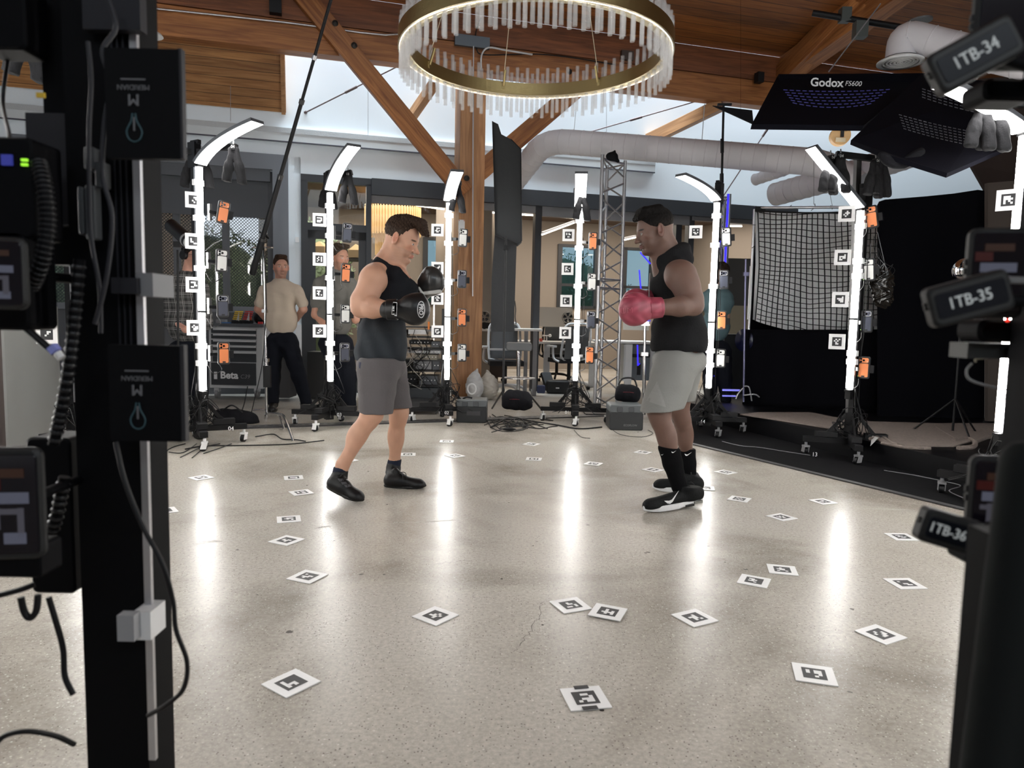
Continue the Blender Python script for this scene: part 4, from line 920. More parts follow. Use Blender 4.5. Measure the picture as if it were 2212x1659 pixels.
onbeam('junction_box', 1355, 120, .18, .12, mat('iron_dark', (.06, .04, .03), .5), 'small dark steel box on the beam seen through the ring', 'box')
onbeam('junction_box', 595, 15, .14, .16, BLK, 'black box on the upper beam left of the brace', 'box', -.16, .1)
onbeam('junction_box', 1640, 168, .10, .14, BLK, 'black device at the end of the beam beside the softbox', 'box', -.2, .1)
# ================================================================ AIR DUCTS
DUCT = mat('duct_white', (0.66, 0.64, 0.66), 0.5)
def duct(name, pts, r, lb, ribs=.14, m=DUCT, ends=True, group=None):
    t = thing(name, lb, 'air duct', pts[0], group=group); pp = [Vector(p) for p in pts]; mb = MB().tube(pp, r, 28, spline=False); mb.build('pipe', m, t)
    dist = 0; rb = MB(); k = 0
    dense = []
    for i in range(len(pp) - 1):
        n = max(1, int((pp[i + 1] - pp[i]).length / .01)); dense += [(pp[i].lerp(pp[i + 1], j / n), (pp[i + 1] - pp[i]).normalized()) for j in range(n)]
    for (q, d) in dense[::max(1, int(ribs / .01))]:
        MB().lathe(q, d, [(r, -.006), (r + .006, 0), (r, .006)], 28).build('seam', m, t)
    return t
def bend(pts, n=6):
    """round the inner corners of a polyline"""
    out = [pts[0]]
    for i in range(1, len(pts) - 1):
        a, b, c = pts[i - 1], pts[i], pts[i + 1]; L_ = min((b - a).length, (c - b).length) * .5; L_ = min(L_, .32)
        p = b + (a - b).normalized() * L_; q = b + (c - b).normalized() * L_
        out += [p * (1 - t) ** 2 + b * 2 * t * (1 - t) + q * t * t for t in [k / n for k in range(n + 1)]]
    return out + [pts[-1]]
e1 = PL(1105, 400, -.02)[2]; e2 = P(1178, 303, 9.55); e3 = P(1790, 372, 8.35); e4 = P(1872, 378, 7.9)
duct('air_duct', bend([e1, e2, P(1782, 352, 8.5), P(1850, 400, 8.3)]), .155, 'long white spiral duct running across the white wall behind the truss tower')
duct('air_duct', [P(1675, 420, 10.2), P(1850, 372, 9.0), P(2010, 318, 8.1)], .155, 'white duct with a closed end above the ball net')
duct('air_duct', [P(1632, 388, 10.6), P(1700, 365, 10.0)], .08, 'small white duct stub behind the long duct')
q1 = P(1945, 128, 6.2); q2 = P(1950, 82, 6.2); q3 = P(2060, 102, 6.0); q4 = P(2230, 140, 5.6)
duct('air_duct', bend([q1, q2 + Vector((0, 0, .03)), q3, q4]), .118, 'white duct elbow with round grille under the dark ceiling at the upper right', ribs=.16)
dg = thing('air_diffuser', 'round white slotted air grille at the end of the upper right duct', 'air vent', q1)
MB().lathe(q1 + Vector((0, 0, -.02)), (0, 0, 1), [(.12, .03), (.18, .0), (.18, -.012), (.142, -.012)], 32).build('flange', WHP, dg)
for r_ in (.135, .108, .080, .052, .024): MB().lathe(q1 + Vector((0, 0, -.03)), (0, 0, 1), [(r_, 0), (r_, .016), (r_ - .012, .016), (r_ - .012, 0)], 28, closed=True).build('ring', WHP, dg)
MB().beam(q1 + Vector((-.13, 0, -.012)), q1 + Vector((.13, 0, -.012)), .008, .01).beam(q1 + Vector((0, -.13, -.012)), q1 + Vector((0, .13, -.012)), .008, .01).build('spokes', WHP, dg)
MB().lathe(q1 + Vector((0, 0, .0)), (0, 0, 1), [(.0, 0.01), (.13, 0.01)], 28).build('throat', BLK, dg)
# left: round spot lamp under the beam beside the foreground post
c_ = P(322, 72, 6.5); lm = thing('ceiling_fixture', 'round grey ceiling fixture with white flange beside the foreground post', 'ceiling fixture', c_)
MB().cyl(c_, c_ + Vector((0, 0, .35)), .055, n=20).build('can', mat('can_grey', (.3, .3, .31), .4, .6), lm); MB().cyl(c_ + Vector((0, 0, -.02)), c_, .115, .10, n=24).build('flange', WHP, lm)
MB().cyl(c_ + Vector((0, 0, .3)), Vector((c_.x, c_.y, 5.5)), .02, n=8).build('stem', MGREY, lm)
# duct hangers
for (px, py0, py1, YY) in ((1242, 240, 292, 9.4), (1520, 225, 300, 9.0)):
    tag(MB().beam(P(px + 2, py0, YY), P(px - 4, py1 + 8, YY), .018, .006).build('duct_hanger', mat('strap_grey', (.45, .45, .45), .5), None), 'perforated metal hanger strap above the %s of the long duct' % ('left end' if px < 1400 else 'middle'), 'hanger')
# ================================================================ SOFTBOXES
SBX = mat('softbox_black', (0.003, 0.003, 0.006), .9, spec=.1)
def softbox(name, px, lb, th=.04):
    pts = [P(*p) for p in px]; n = (pts[1] - pts[0]).cross(pts[2] - pts[0]).normalized(); c = sum(pts, Vector()) / len(pts)
    t = thing(name, lb, 'softbox', c)
    if n.z > 0: n = -n
    MB().prism(pts, n * th).build('shell', SBX, t)
    return t, pts, n, c
sb, pts, n, c = softbox('softbox', [(1624, 268, 5.4), (1682, 160, 6.3), (2000, 158, 6.5), (1866, 271, 5.2)], 'flat black rectangular softbox with white lettering, hanging below the rafter')
a, b, cc, d = pts
fpts = [P(1684, 160, 6.2), P(1995, 158, 6.3), P(1985, 195, 6.2), P(1680, 195, 6.1)]
MB().prism(fpts, (0, .05, 0)).build('front_flap', SBX, sb)
fx = (P(1857, 181, 6.1) - P(1757, 178, 6.1))
text('Godox', .092, frame(P(1786, 179, 5.9), fx, (0, 0, 1)), LBLW, sb, 'lettering', local=False, bold=.002); text('FS600', .055, frame(P(1843, 181, 5.9), fx, (0, 0, 1)), LBLW, sb, 'lettering', local=False, shear=.2)
DASH = mat('vent_blue', (0.012, 0.012, 0.06), .6, emit=(.10, .09, .75), es=.05); DASHW = mat('vent_grey', (0.04, 0.04, 0.05), .7)
def dashes(t, rows, m, nrm=None, Y=5.9):
    for (x0, y0, x1, y1, sag, nd, Ya, Yb) in rows:
        mb = MB()
        for k in range(nd):
            u0 = (k + .15) / nd; u1 = (k + .80) / nd
            q = [P(x0 + (x1 - x0) * u, y0 + (y1 - y0) * u + sag * 4 * u * (1 - u) + dz, Ya + (Yb - Ya) * u) for (u, dz) in ((u0, 0), (u1, 0), (u1, 1.8), (u0, 1.8))]
            mb.add(q, [(0, 1, 2, 3)])
        mb.build('vent_slots', m, t, fixn=False)
dashes(sb, [(1690 + 4 * i, 193 + i * 5.5, 1925 - 8 * i, 192 + i * 6, 4 + i * 1.2, 17 - i, 5.78 - .06 * i, 5.78 - .06 * i) for i in range(6)], DASH)
sb2, pts, n, c = softbox('softbox', [(1838, 303, 4.9), (1990, 160, 5.7), (2180, 180, 5.3), (2170, 320, 4.7), (2046, 374, 4.5), (1905, 330, 4.7)], 'black fabric softbox sagging in front of the white wall at the upper right', .03)
dashes(sb2, [(1940 + i * 2, 246 + i * 6, 2110, 285 + i * 6, 3, 16, 4.72, 4.55) for i in range(6)] + [(1990, 190 + i * 6, 2130, 225 + i * 7, 3, 12, 5.0, 4.9) for i in range(4)], DASHW)
s = SDF()
for i in range(7): s.cone(P(1905 + i * 12, 333 + 18 * math.sin(i / 6 * 3.1) + 3, 4.7), P(1917 + i * 12, 333 + 18 * math.sin((i + 1) / 6 * 3.1) + 3, 4.7), .028, .028, k=.03)
s.mesh('drape', FABB, sb2, res=.012)
tag(MB().prism([P(1540, 228, 7.2), P(1625, 238, 7.0), P(1628, 268, 7.0)], (0, .02, 0)).cyl(P(1600, 240, 7.05), P(1600, -60, 7.05), .0012, n=4).build('cloth', FABB), 'black cloth corner hanging left of the black softbox', 'cloth')
# wooden reel between the softboxes
q = P(1816, 294, 5.3); wr = thing('wooden_reel', 'round pale wooden disc hanging under the black softbox', 'reel', q)
MB().cyl(q + Vector((0, .03, 0)), q + Vector((-.012, -.03, 0)), .068, n=28).build('disc', mat('reel_wood', (.62, .38, .16), .5, var=.15), wr)
MB().box(q + Vector((-.015, -.036, -.035)), (.07, .004, .03)).build('paper_label', mat('label_tan', (.65, .55, .38), .6), wr); MB().box(q + Vector((-.006, -.038, .03)), (.022, .01, .09)).build('strap', BLK, wr)
# hanging microphone pole above lamp post 14, pipe over rafter, cable
mp_ = thing('hanging_pole', 'thin black pole hanging from the cloth corner down behind lamp post 14', 'pole', P(1562, 420, 7.3))
MB().cyl(P(1563, 228, 7.3), P(1558, 432, 7.3), .012, n=8).cyl(P(1560, 300, 7.3), P(1560, 330, 7.3), .018, n=8).cyl(P(1559, 375, 7.3), P(1559, 395, 7.3), .02, n=8).build('pole', BLK, mp_); MB().beam(P(1550, 226, 7.3), P(1580, 226, 7.3), .03, .02).build('top_clamp', BLK, mp_)
pp = thing('ceiling_pipe', 'black pipe clamped across the rafter at the top right', 'pipe', P(1830, 40, 6.8)); MB().cyl(P(1755, 28, 7.0), P(1990, 66, 6.8), .028, n=10).build('pipe', BLK, pp); MB().box(P(1825, 33, 6.95), (.09, .09, .12)).box(P(1858, 65, 6.85), (.11, .09, .14)).build('clamp', mat('clamp_steel', (.10, .11, .10), .4, .7), pp)
rd = tag(MB().cyl(P(1902, 8, 6.6), P(1790, 155, 6.4), .006, n=6).build('safety_cable', mat('rope_grey', (.25, .24, .25), .6)), 'thin safety cable from the ceiling pipe down to the softbox', 'cable')
dk = thing('ceiling_disc', 'flat grey round plate on the dark ceiling above the duct elbow', 'ceiling plate', P(1987, 45, 6.6)); MB().cyl(P(1987, 47, 6.6), P(1987, 43, 6.6), .10, n=24).build('plate', mat('disc_grey', (.13, .13, .13), .5), dk)
# ================================================================ PEOPLE
from mathutils.bvhtree import BVHTree
def head_frame(c, fwd_yaw, pitch, sc=1.0, roll=0.0):
    """x forward, y left, z up; yaw measured from +X, pitch positive looks down"""
    R = Euler((0, 0, fwd_yaw)).to_matrix() @ Euler((0, pitch, 0)).to_matrix() @ Euler((roll, 0, 0)).to_matrix()
    return Matrix.Translation(c) @ R.to_4x4() @ Matrix.Scale(sc, 4)
def add_head(s, M, jaw=1.0, nose=1.0, ears=True):
    s.ell((-.022, 0, .030), (.092, .074, .084), M=M, k=.02); s.ell((.022, 0, -.008), (.068, .060, .092), M=M, k=.03)
    s.ell((.030, 0, -.055), (.050, .050 * jaw, .052), M=M, k=.02)
    for y in (-1, 1):
        s.cone((-.012, y * .052 * jaw, -.050), (.050, y * .022, -.098), .020, .018, k=.022, M=M)
        s.cone((.070, y * .012, .016), (.058, y * .044, .014), .013, .012, k=.012, M=M)
        s.ball((.052, y * .044, -.022), .022, k=.022, M=M); s.ball((.055, y * .03, -.06), .022, k=.02, M=M)
    s.ball((.070, 0, -.102), .021, k=.018, M=M); s.cone((.05, 0, -.10), (-.01, 0, -.085), .02, .03, k=.02, M=M)
    s.cone((.083, 0, .004), (.088, 0, -.016), .0085, .008, k=.012, M=M); s.cone((.088, 0, -.014), (.108 * nose, 0, -.040), .008, .0115, k=.010, M=M)
    for y in (-1, 1): s.ball((.096, y * .0125, -.043), .0088, k=.008, M=M)
    for y in (-1, 1): s.ell((.090, y * .031, -.006), (.018, .017, .011), M=M, k=.012, op='s')
    for y in (-1, 1): s.ell((.0715, y * .031, -.006), (.0135, .0155, .0125), M=M, k=.004)
    for y in (-1, 1): s.cone((.080, y * .018, .0015), (.073, y * .044, .0005), .0045, .004, k=.005, M=M); s.cone((.0795, y * .018, -.0125), (.073, y * .043, -.0125), .0035, .003, k=.006, M=M)
    s.cone((.086, -.014, -.067), (.086, .014, -.067), .0065, .0065, k=.007, M=M); s.cone((.094, -.004, -.0665), (.094, .004, -.0665), .0055, .0055, k=.008, M=M)
    s.cone((.085, -.013, -.0785), (.085, .013, -.0785), .0068, .0068, k=.007, M=M); s.ball((.0905, 0, -.0785), .0065, k=.008, M=M)
    s.cone((.100, -.021, -.0722), (.100, .021, -.0722), .0028, .0028, k=.003, M=M, op='s'); s.cone((.082, -.02, -.089), (.082, .02, -.089), .0035, .0035, k=.008, M=M, op='s')
    for y in (-1, 1): s.ball((.104, y * .0075, -.0505), .0032, k=.003, M=M, op='s')
    if ears:
        for y in (-1, 1):
            Re = Euler((0, math.radians(-12), y * math.radians(20))).to_matrix()
            s.ell((-.010, y * .078, -.010), (.0215, .0085, .037), R=Re, k=.006, M=M); s.ell((-.006, y * .084, -.008), (.012, .006, .024), R=Re, k=.004, M=M, op='s')
            s.ball((-.004, y * .079, -.032), .008, k=.008, M=M)
def ss(x, a, b): t = np.clip((x - a) / (b - a), 0, 1); return t * t * (3 - 2 * t)
def skin_color(M, base, lip, stub=None, brow=None, shave=0.0):
    inv = np.array(M.inverted()); base = np.array(base)
    def f(V):
        L_ = V @ inv[:3, :3].T + inv[:3, 3]; x, y, z = L_[:, 0], L_[:, 1], L_[:, 2]; n = np.sin(V[:, 0] * 71) * np.sin(V[:, 1] * 63 + 1) * np.sin(V[:, 2] * 57)
        c = np.tile(base, (len(V), 1)) * (1 + .05 * n)[:, None]
        d = lambda cx, cy, cz, rx, ry, rz: np.sqrt(((x - cx) / rx) ** 2 + ((np.abs(y) - cy) / ry) ** 2 + ((z - cz) / rz) ** 2)
        red = base * np.array([1.08, .80, .78])
        for (q, amt) in ((d(.07, .04, -.03, .03, .025, .025), .5), (d(.105, 0, -.04, .02, .016, .014), .6), (d(-.01, .08, -.012, .03, .014, .035), .7)):
            w_ = (1 - ss(q, .5, 1.2)) * amt; c = c * (1 - w_[:, None]) + red * w_[:, None]
        if stub is not None:
            face = ss(x, -.02, .015) * (1 - ss(z, -.050, -.040)) * ss(z, -.14, -.125); moust = (1 - ss(d(.09, 0, -.058, .03, .03, .012), .7, 1.1))
            w_ = np.clip(np.maximum(face * (1 - ss(d(.09, 0, -.0722, .02, .02, .012), .9, .7) * 0), moust) * stub[3], 0, 1) * (.8 + .2 * np.sin(x * 900) * np.sin(z * 900 + y * 700))
            c = c * (1 - w_[:, None]) + np.array(stub[:3]) * w_[:, None]
        w_ = (1 - ss(d(.089, 0, -.0722, .012, .022, .0115), .8, 1.1)); c = c * (1 - w_[:, None]) + np.array(lip) * w_[:, None]
        if brow is not None:
            w_ = (1 - ss(d(.075, .031, .0145, .02, .021, .0052), .75, 1.15)); c = c * (1 - w_[:, None]) + np.array(brow) * w_[:, None]
        w_ = (1 - ss(d(.078, .031, -.006, .012, .0125, .0072), .8, 1.0)); c = c * (1 - w_[:, None]) + np.array((.55, .52, .50)) * w_[:, None]
        w_ = (1 - ss(d(.085, .033, -.0055, .010, .0048, .0056), .85, 1.0)); c = c * (1 - w_[:, None]) + np.array((.03, .02, .015)) * w_[:, None]
        return c
    return f
SKIN = colmat('skin', .48, bump=.12, bscale=220, spec=.35, sub=.10)
HAIRM = colmat('hair', .75, bump=.9, bscale=70, spec=.12)
EYEW = mat('eye_white', (.75, .72, .70), .15); IRIS = mat('iris_dark', (.03, .02, .012), .1)
def haircol(M, top, side, grey=0):
    inv = np.array(M.inverted())
    def f(V):
        L_ = V @ inv[:3, :3].T + inv[:3, 3]; w_ = ss(L_[:, 2], .015, .06)[:, None]; n = (.75 + .5 * np.abs(np.sin(L_[:, 1] * 420 + 2 * np.sin(L_[:, 0] * 60)) * np.sin(L_[:, 2] * 160 + L_[:, 0] * 110)))[:, None]
        return (np.array(top) * w_ + np.array(side) * (1 - w_)) * n
    return f
def decal(target, verts, faces, m, name, parent, lift=.0015, dirn=(0, 1, 0), subdiv=3):
    """lays a flat outline onto the surface of target, seen along dirn"""
    W = world_of(parent); me = target.data; wt_ = world_of(target)
    vs = [wt_ @ v.co for v in me.vertices]; bvh = BVHTree.FromPolygons(vs, [tuple(p.vertices) for p in me.polygons]); d = Vector(dirn).normalized()
    bm = bmesh.new(); bv = [bm.verts.new(v) for v in verts]
    for f in faces:
        try: bm.faces.new([bv[i] for i in f])
        except ValueError: pass
    bmesh.ops.triangulate(bm, faces=bm.faces); bmesh.ops.subdivide_edges(bm, edges=bm.edges, cuts=subdiv, use_grid_fill=True)
    for v in bm.verts:
        h = bvh.ray_cast(v.co - d * 1.0, d)
        if h[0] is not None: v.co = h[0] - d * lift
    bm.transform(W.inverted()); m2 = bpy.data.meshes.new(name); bm.to_mesh(m2); bm.free(); m2.materials.append(m); o = bpy.data.objects.new(name, m2); COL.objects.link(o); o.parent = parent; return o
def text_decal(target, s_, size, M_, m, name, parent, **k):
    cu = bpy.data.curves.new('t', 'FONT'); cu.body = s_; cu.size = size; cu.align_x = 'CENTER'; cu.align_y = 'CENTER'; cu.resolution_u = 3; cu.offset = k.get('bold', 0); cu.shear = k.get('shear', 0)
    ob = bpy.data.objects.new('t', cu); me = bpy.data.meshes.new_from_object(ob); bpy.data.objects.remove(ob); bpy.data.curves.remove(cu); me.transform(M_)
    return decal(target, [v.co.copy() for v in me.vertices], [tuple(p.vertices) for p in me.polygons], m, name, parent, lift=k.get('lift', .003), subdiv=1)
def ellipse_pts(c, ax, az, n=24): return [c + ax * math.cos(2 * math.pi * i / n) + az * math.sin(2 * math.pi * i / n) for i in range(n)]
def shoe(parent, H, T, A, colr, sole_m, w_=.048, collar=.05, high=.0, lift=0, name='shoe', sole_th=.024, laces=True):
    """H heel and T toe are points on the sole's underside; A is the ankle"""
    H = Vector(H); T = Vector(T); A = Vector(A); x = (T - H); L_ = x.length; x.normalize(); z = Vector((0, 0, 1)); z = (z - x * z.dot(x)).normalized(); y = z.cross(x)
    M = Matrix(((x.x, y.x, z.x, H.x), (x.y, y.y, z.y, H.y), (x.z, y.z, z.z, H.z), (0, 0, 0, 1))); la = M.inverted() @ A
    s = SDF(); t = sole_th
    s.cone((.045, 0, t + .03), (.10, 0, t + .030), .040, .042, k=.02, M=M); s.cone((.10, 0, t + .028), (L_ - .055, 0, t + .012), .044, .036, k=.03, M=M); s.ell((L_ - .06, 0, t + .010), (.055, .046, .034), M=M, k=.02)
    s.cone((.05, 0, t + .03), (la.x, la.y, la.z), .040, .044, k=.03, M=M); s.cone((la.x, la.y, la.z), (la.x + .002, la.y, la.z + high), .044, .043, k=.02, M=M)
    s.cone((.115, 0, t + .045), (min(la.x + .035, .12), 0, la.z + .0), .026, .024, k=.02, M=M)
    s.half((0, 0, t - .004), (0, 0, -1), k=.006, M=M); s.half((la.x, la.y, la.z + high), (-.15, 0, 1), k=.006, M=M)
    o = s.mesh(name, colr, parent, res=.005)
    # sole outline
    pts = []; n = 28
    for i in range(n):
        a = 2 * math.pi * i / n; u = math.cos(a); v = math.sin(a); wx = .046 - .006 * math.cos(a * 2 + .4) if u > 0 else .038; pts.append((L_ / 2 + u * L_ / 2, v * wx * (1 - .12 * max(0, u) ** 4)))
    mb = MB(); vs = []
    for (zz, gx) in ((0, .97), (.006, 1.0), (t, 1.0), (t + .004, .97)):
        for (px, py) in pts: rise = .012 * max(0, (px - L_ * .75) / (L_ * .25)) ** 2; vs.append(M @ Vector((L_ / 2 + (px - L_ / 2) * gx, py * gx, zz + rise)))
    fs = [(r * n + i, r * n + (i + 1) % n, (r + 1) * n + (i + 1) % n, (r + 1) * n + i) for r in range(3) for i in range(n)] + [tuple(range(n - 1, -1, -1)), tuple(range(3 * n, 4 * n))]
    mb.add(vs, fs, 0, False).build('sole', sole_m, o)
    if laces:
        for k in range(4):
            q = M @ Vector((.150 - .022 * k, 0, t + .050 + .016 * k)); MB().tube([q - y * .026 - z * .006, q + z * .004, q + y * .026 - z * .006], .003, 5, sub=3).build('lace', mat('lace_black', (.01, .01, .01), .7), o)
        q = M @ Vector((.10, -.012, la.z - .005)); MB().tube([q, q + x * .03 - y * .02 - z * .01, q + x * .035 - y * .03 - z * .05], .0025, 5).tube([q, q + x * .045 - y * .01 + z * .004, q + x * .06 - y * .02 - z * .045], .0025, 5).build('lace', mat('lace_black', (.01, .01, .01), .7), o)
    return o, M, L_
def wr(ax=1.0, fx=40, fz=18, fy=30): return lambda x, y, z: ax * .0035 * (np.sin(x * fx + z * fz * 1.7 + 2 * np.sin(z * 9)) * np.cos(z * fx * .8 - x * 23 + y * fy))
# ---------------------------------------------------------------- left boxer
def Lp(px, py, Y=4.45): return P(px, py, Y)
bl_ = thing('person', 'boxer in black tank top, grey shorts and black boxing gloves, facing right', 'person', (Lp(823, 1060, 4.45).x, 4.45, 0), group=None)
MH = head_frame(Lp(871, 515, 4.46), math.radians(-15), math.radians(23), 1.10)
s = SDF(); add_head(s, MH, 1.05, 1.03)
nb = Lp(832, 575, 4.46)
s.cone(MH @ Vector((-.040, 0, -.040)), nb, .058, .070, k=.03); s.cone(MH @ Vector((-.005, 0, -.075)), Lp(858, 594, 4.46), .045, .06, k=.03)
s.cone(nb, Lp(808, 590, 4.30), .058, .060, k=.05); s.cone(nb, Lp(858, 592, 4.64), .058, .055, k=.05)
s.ell(Lp(838, 640, 4.47), (.135, .185, .155), k=.06); s.ell(Lp(826, 725, 4.47), (.13, .155, .17), k=.05); s.ell(Lp(825, 790, 4.46), (.13, .16, .11), k=.04)
s.cone(Lp(862, 598, 4.38), Lp(868, 625, 4.40), .06, .07, k=.04)
s.ball(Lp(806, 603, 4.25), .078, k=.04); s.cone(Lp(806, 605, 4.24), Lp(785, 650, 4.18), .075, .066, k=.03); s.ell(Lp(797, 628, 4.20), (.062, .062, .075), k=.03)
s.cone(Lp(782, 650, 4.18), Lp(779, 664, 4.17), .064, .058, k=.03); s.cone(Lp(782, 664, 4.165), Lp(806, 665, 4.13), .057, .060, k=.02); s.cone(Lp(806, 665, 4.13), Lp(842, 668, 4.10), .058, .043, k=.02)
s.cone(Lp(872, 612, 4.66), Lp(886, 668, 4.74), .062, .052, k=.03); s.cone(Lp(886, 668, 4.74), Lp(905, 640, 4.62), .05, .04, k=.02)
s.cone(Lp(818, 800, 4.36), Lp(804, 888, 4.26), .098, .066, k=.04); s.cone(Lp(803, 892, 4.255), Lp(796, 908, 4.25), .062, .058, k=.02); s.cone(Lp(797, 905, 4.25), Lp(741, 1003, 4.22), .050, .038, k=.03); s.ell(Lp(772, 938, 4.26), (.058, .056, .095), R=Euler((0, math.radians(30), 0)).to_matrix(), k=.03); s.ball(Lp(812, 899, 4.24), .038, k=.03)
s.cone(Lp(741, 1003, 4.22), Lp(733, 1028, 4.22), .038, .042, k=.02)
s.cone(Lp(840, 800, 4.58), Lp(862, 885, 4.57), .096, .062, k=.04); s.cone(Lp(862, 888, 4.57), Lp(860, 905, 4.57), .058, .056, k=.02); s.cone(Lp(860, 902, 4.57), Lp(852, 998, 4.62), .047, .036, k=.03); s.ell(Lp(855, 942, 4.60), (.052, .056, .09), k=.03); s.ball(Lp(866, 896, 4.55), .036, k=.03)
s.cone(Lp(852, 998, 4.62), Lp(846, 1028, 4.62), .036, .04, k=.02)
zc = MH.translation.z; SKL = (.56, .315, .215)
s.mesh('body', SKIN, bl_, res=.0055, fine=(None, None, (zc - .17, zc + .15, .0032)), color=skin_color(MH, SKL, (.52, .22, .17), (.30, .19, .14, .42), (.10, .06, .04)), smooth=1)
# hair
s = SDF(); s.ell((-.022, 0, .038), (.100, .081, .088), M=MH, k=.02); s.half((.030, 0, .045), (1, 0, -.62), k=.006, M=MH); s.half((-.04, 0, -.052), (.25, 0, -1), k=.008, M=MH)
for y in (-1, 1): s.ell((-.008, y * .085, -.012), (.024, .02, .036), k=.006, M=MH, op='s')
for i, y in enumerate((-.045, -.022, 0, .022, .045)): s.cone((-.01, y, .108), (.062, y * .9, .118), .022, .021, k=.02, M=MH); s.cone((.062, y * .9, .112), (.112, y * .75, .070 + (i % 2) * .006), .022, .012, k=.012, M=MH)
s.mesh('hair', HAIRM, bl_, res=.0035, color=haircol(MH, (.040, .024, .016), (.060, .044, .034)), disp=lambda x, y, z: .0028 * np.sin(x * 260 + z * 90) * np.sin(y * 240 + z * 130) + .0018 * np.sin(x * 420 - z * 300), smooth=0)
# tank top
TK = colmat('tank_cloth', .9, bump=.25, bscale=120, spec=.2)
s = SDF(); s.ell(Lp(838, 640, 4.47), (.152, .20, .17), k=.06); s.ell(Lp(826, 725, 4.47), (.152, .178, .18), k=.06); s.ell(Lp(822, 765, 4.47), (.160, .185, .12), k=.05)
s.cone(nb, Lp(812, 588, 4.33), .070, .062, k=.05); s.cone(nb, Lp(856, 590, 4.62), .070, .062, k=.05); s.cone(Lp(862, 602, 4.38), Lp(870, 628, 4.42), .075, .098, k=.04)
s.cone(Lp(802, 612, 4.20), Lp(786, 648, 4.10), .098, .085, k=.012, op='s'); s.ball(Lp(806, 602, 4.20), .098, k=.012, op='s')
s.cone(MH @ Vector((-.03, 0, -.04)), nb + Vector((.03, 0, .02)), .084, .086, k=.01, op='s'); s.cone(Lp(848, 562, 4.46), Lp(884, 585, 4.40), .072, .060, k=.012, op='s')
s.half(Lp(820, 781, 4.47), (-.05, 0, -1), k=.006)
zt_ = Lp(820, 690, 4.47).z
s.mesh('tank_top', TK, bl_, res=.006, disp=wr(1.3, 34, 20, 22), color=lambda V: np.array((.010, .011, .014)) + (1 - ss(V[:, 2], zt_ - .06, zt_ + .02))[:, None] * np.array((.022, .026, .029)) * (1 + .3 * np.sin(V[:, 0] * 60 + V[:, 2] * 25))[:, None])
# shorts
SHC = mat('shorts_grey', (.105, .095, .098), .85, bump=.2, bscale=90)
s = SDF(); s.ell(Lp(824, 790, 4.47), (.155, .18, .11), k=.04); s.cone(Lp(816, 800, 4.36), Lp(811, 900, 4.27), .128, .098, k=.03); s.cone(Lp(838, 800, 4.57), Lp(866, 900, 4.56), .118, .082, k=.03)
s.cone(Lp(841, 880, 4.40), Lp(843, 900, 4.40), .01, .03, k=.01, op='s'); s.half(Lp(822, 887, 4.4), (.0, 0, -1), k=.004); s.half(Lp(822, 772, 4.4), (0, 0, 1), k=.004)
sh = s.mesh('shorts', SHC, bl_, res=.006, disp=wr(1.0, 26, 14, 20))
decal(sh, [Lp(786, 779), Lp(793, 779), Lp(792, 792), Lp(788, 790)], [(0, 1, 2, 3)], mat('navy_tab', (.015, .018, .05), .7), 'pocket_tab', bl_)
# gloves
GLV = mat('glove_black', (.008, .008, .009), .35, bump=.08, bscale=60); LOGO = mat('glove_print', (.62, .62, .62), .5)
def glove(parent, c, wrist, thumb, m, rx=.078, ry=.068, rz=.092, tilt=0.0, thumb_r=.030, extra=None):
    c = Vector(c); wrist = Vector(wrist); s = SDF(); R = Euler((0, tilt, 0)).to_matrix(); d = (c - wrist).normalized()
    s.ell(c, (rx, ry, rz), R=R, k=.03); s.ell(c - d * .035, (rx * .8, ry * .9, rz * .85), R=R, k=.03); s.cone(c - d * .07, wrist, .056, .050, k=.025)
    s.cone(c - d * .05 + Vector(thumb) * .72, c + d * .030 + Vector(thumb), thumb_r, thumb_r * .9, k=.010)
    if extra: extra(s)
    o = s.mesh('boxing_glove', m, parent, res=.0045)
    s = SDF(); s.cone(wrist - d * .005, wrist + d * .068, .058, .062, k=.01); s.half(wrist - d * .001, -d, k=.004); s.half(wrist + d * .062, d, k=.004)
    cu = s.mesh('cuff', m, o, res=.0045); return o, cu
gc = Lp(900, 668, 4.09); g1, c1 = glove(bl_, gc, Lp(836, 669, 4.10), Vector((-.01, .0, .066)), GLV)
def fxz(px, py, Y, size, t_, nm, tgt, par, rot=0.0, **k):
    M_ = frame(P(px, py, Y), (math.cos(rot), 0, math.sin(rot)), (-math.sin(rot), 0, math.cos(rot))); return text_decal(tgt, t_, size, M_, LOGO, nm, par, **k)
c_ = Lp(903, 668, 3.9); ep = ellipse_pts(c_, Vector((.021, 0, 0)), Vector((0, 0, .048))); ei = ellipse_pts(c_, Vector((.017, 0, 0)), Vector((0, 0, .043)))
decal(g1, ep, [tuple(range(24))], LOGO, 'logo_oval', g1, lift=.0012); decal(g1, ei, [tuple(range(24))], GLV, 'logo_oval', g1, lift=.0022)
fxz(903, 668, 3.9, .032, 'PRO', 'logo_lettering', g1, g1, rot=-math.pi / 2, bold=.001, lift=.0042)
q = [Lp(840, 652, 3.9), Lp(858, 653, 3.9), Lp(857, 683, 3.9), Lp(836, 679, 3.9)]; decal(c1, q, [(0, 1, 2, 3)], LOGO, 'cuff_badge', c1, lift=.0012); cq = sum(q, Vector()) / 4
decal(c1, [cq.lerp(v, .9) for v in q], [(0, 1, 2, 3)], GLV, 'cuff_badge', c1, lift=.0022); fxz(850, 667, 3.9, .034, 'PRO', 'logo_lettering', c1, c1, rot=-math.radians(97), bold=.0012, lift=.0042)
GRY = mat('glove_charcoal', (.028, .028, .028), .35, coat=.3)
gc2 = Lp(936, 605, 4.58); g2, c2 = glove(bl_, gc2, Lp(902, 640, 4.62), Vector((-.050, -.02, .035)), GRY, .070, .068, .092, math.radians(-24), .030)
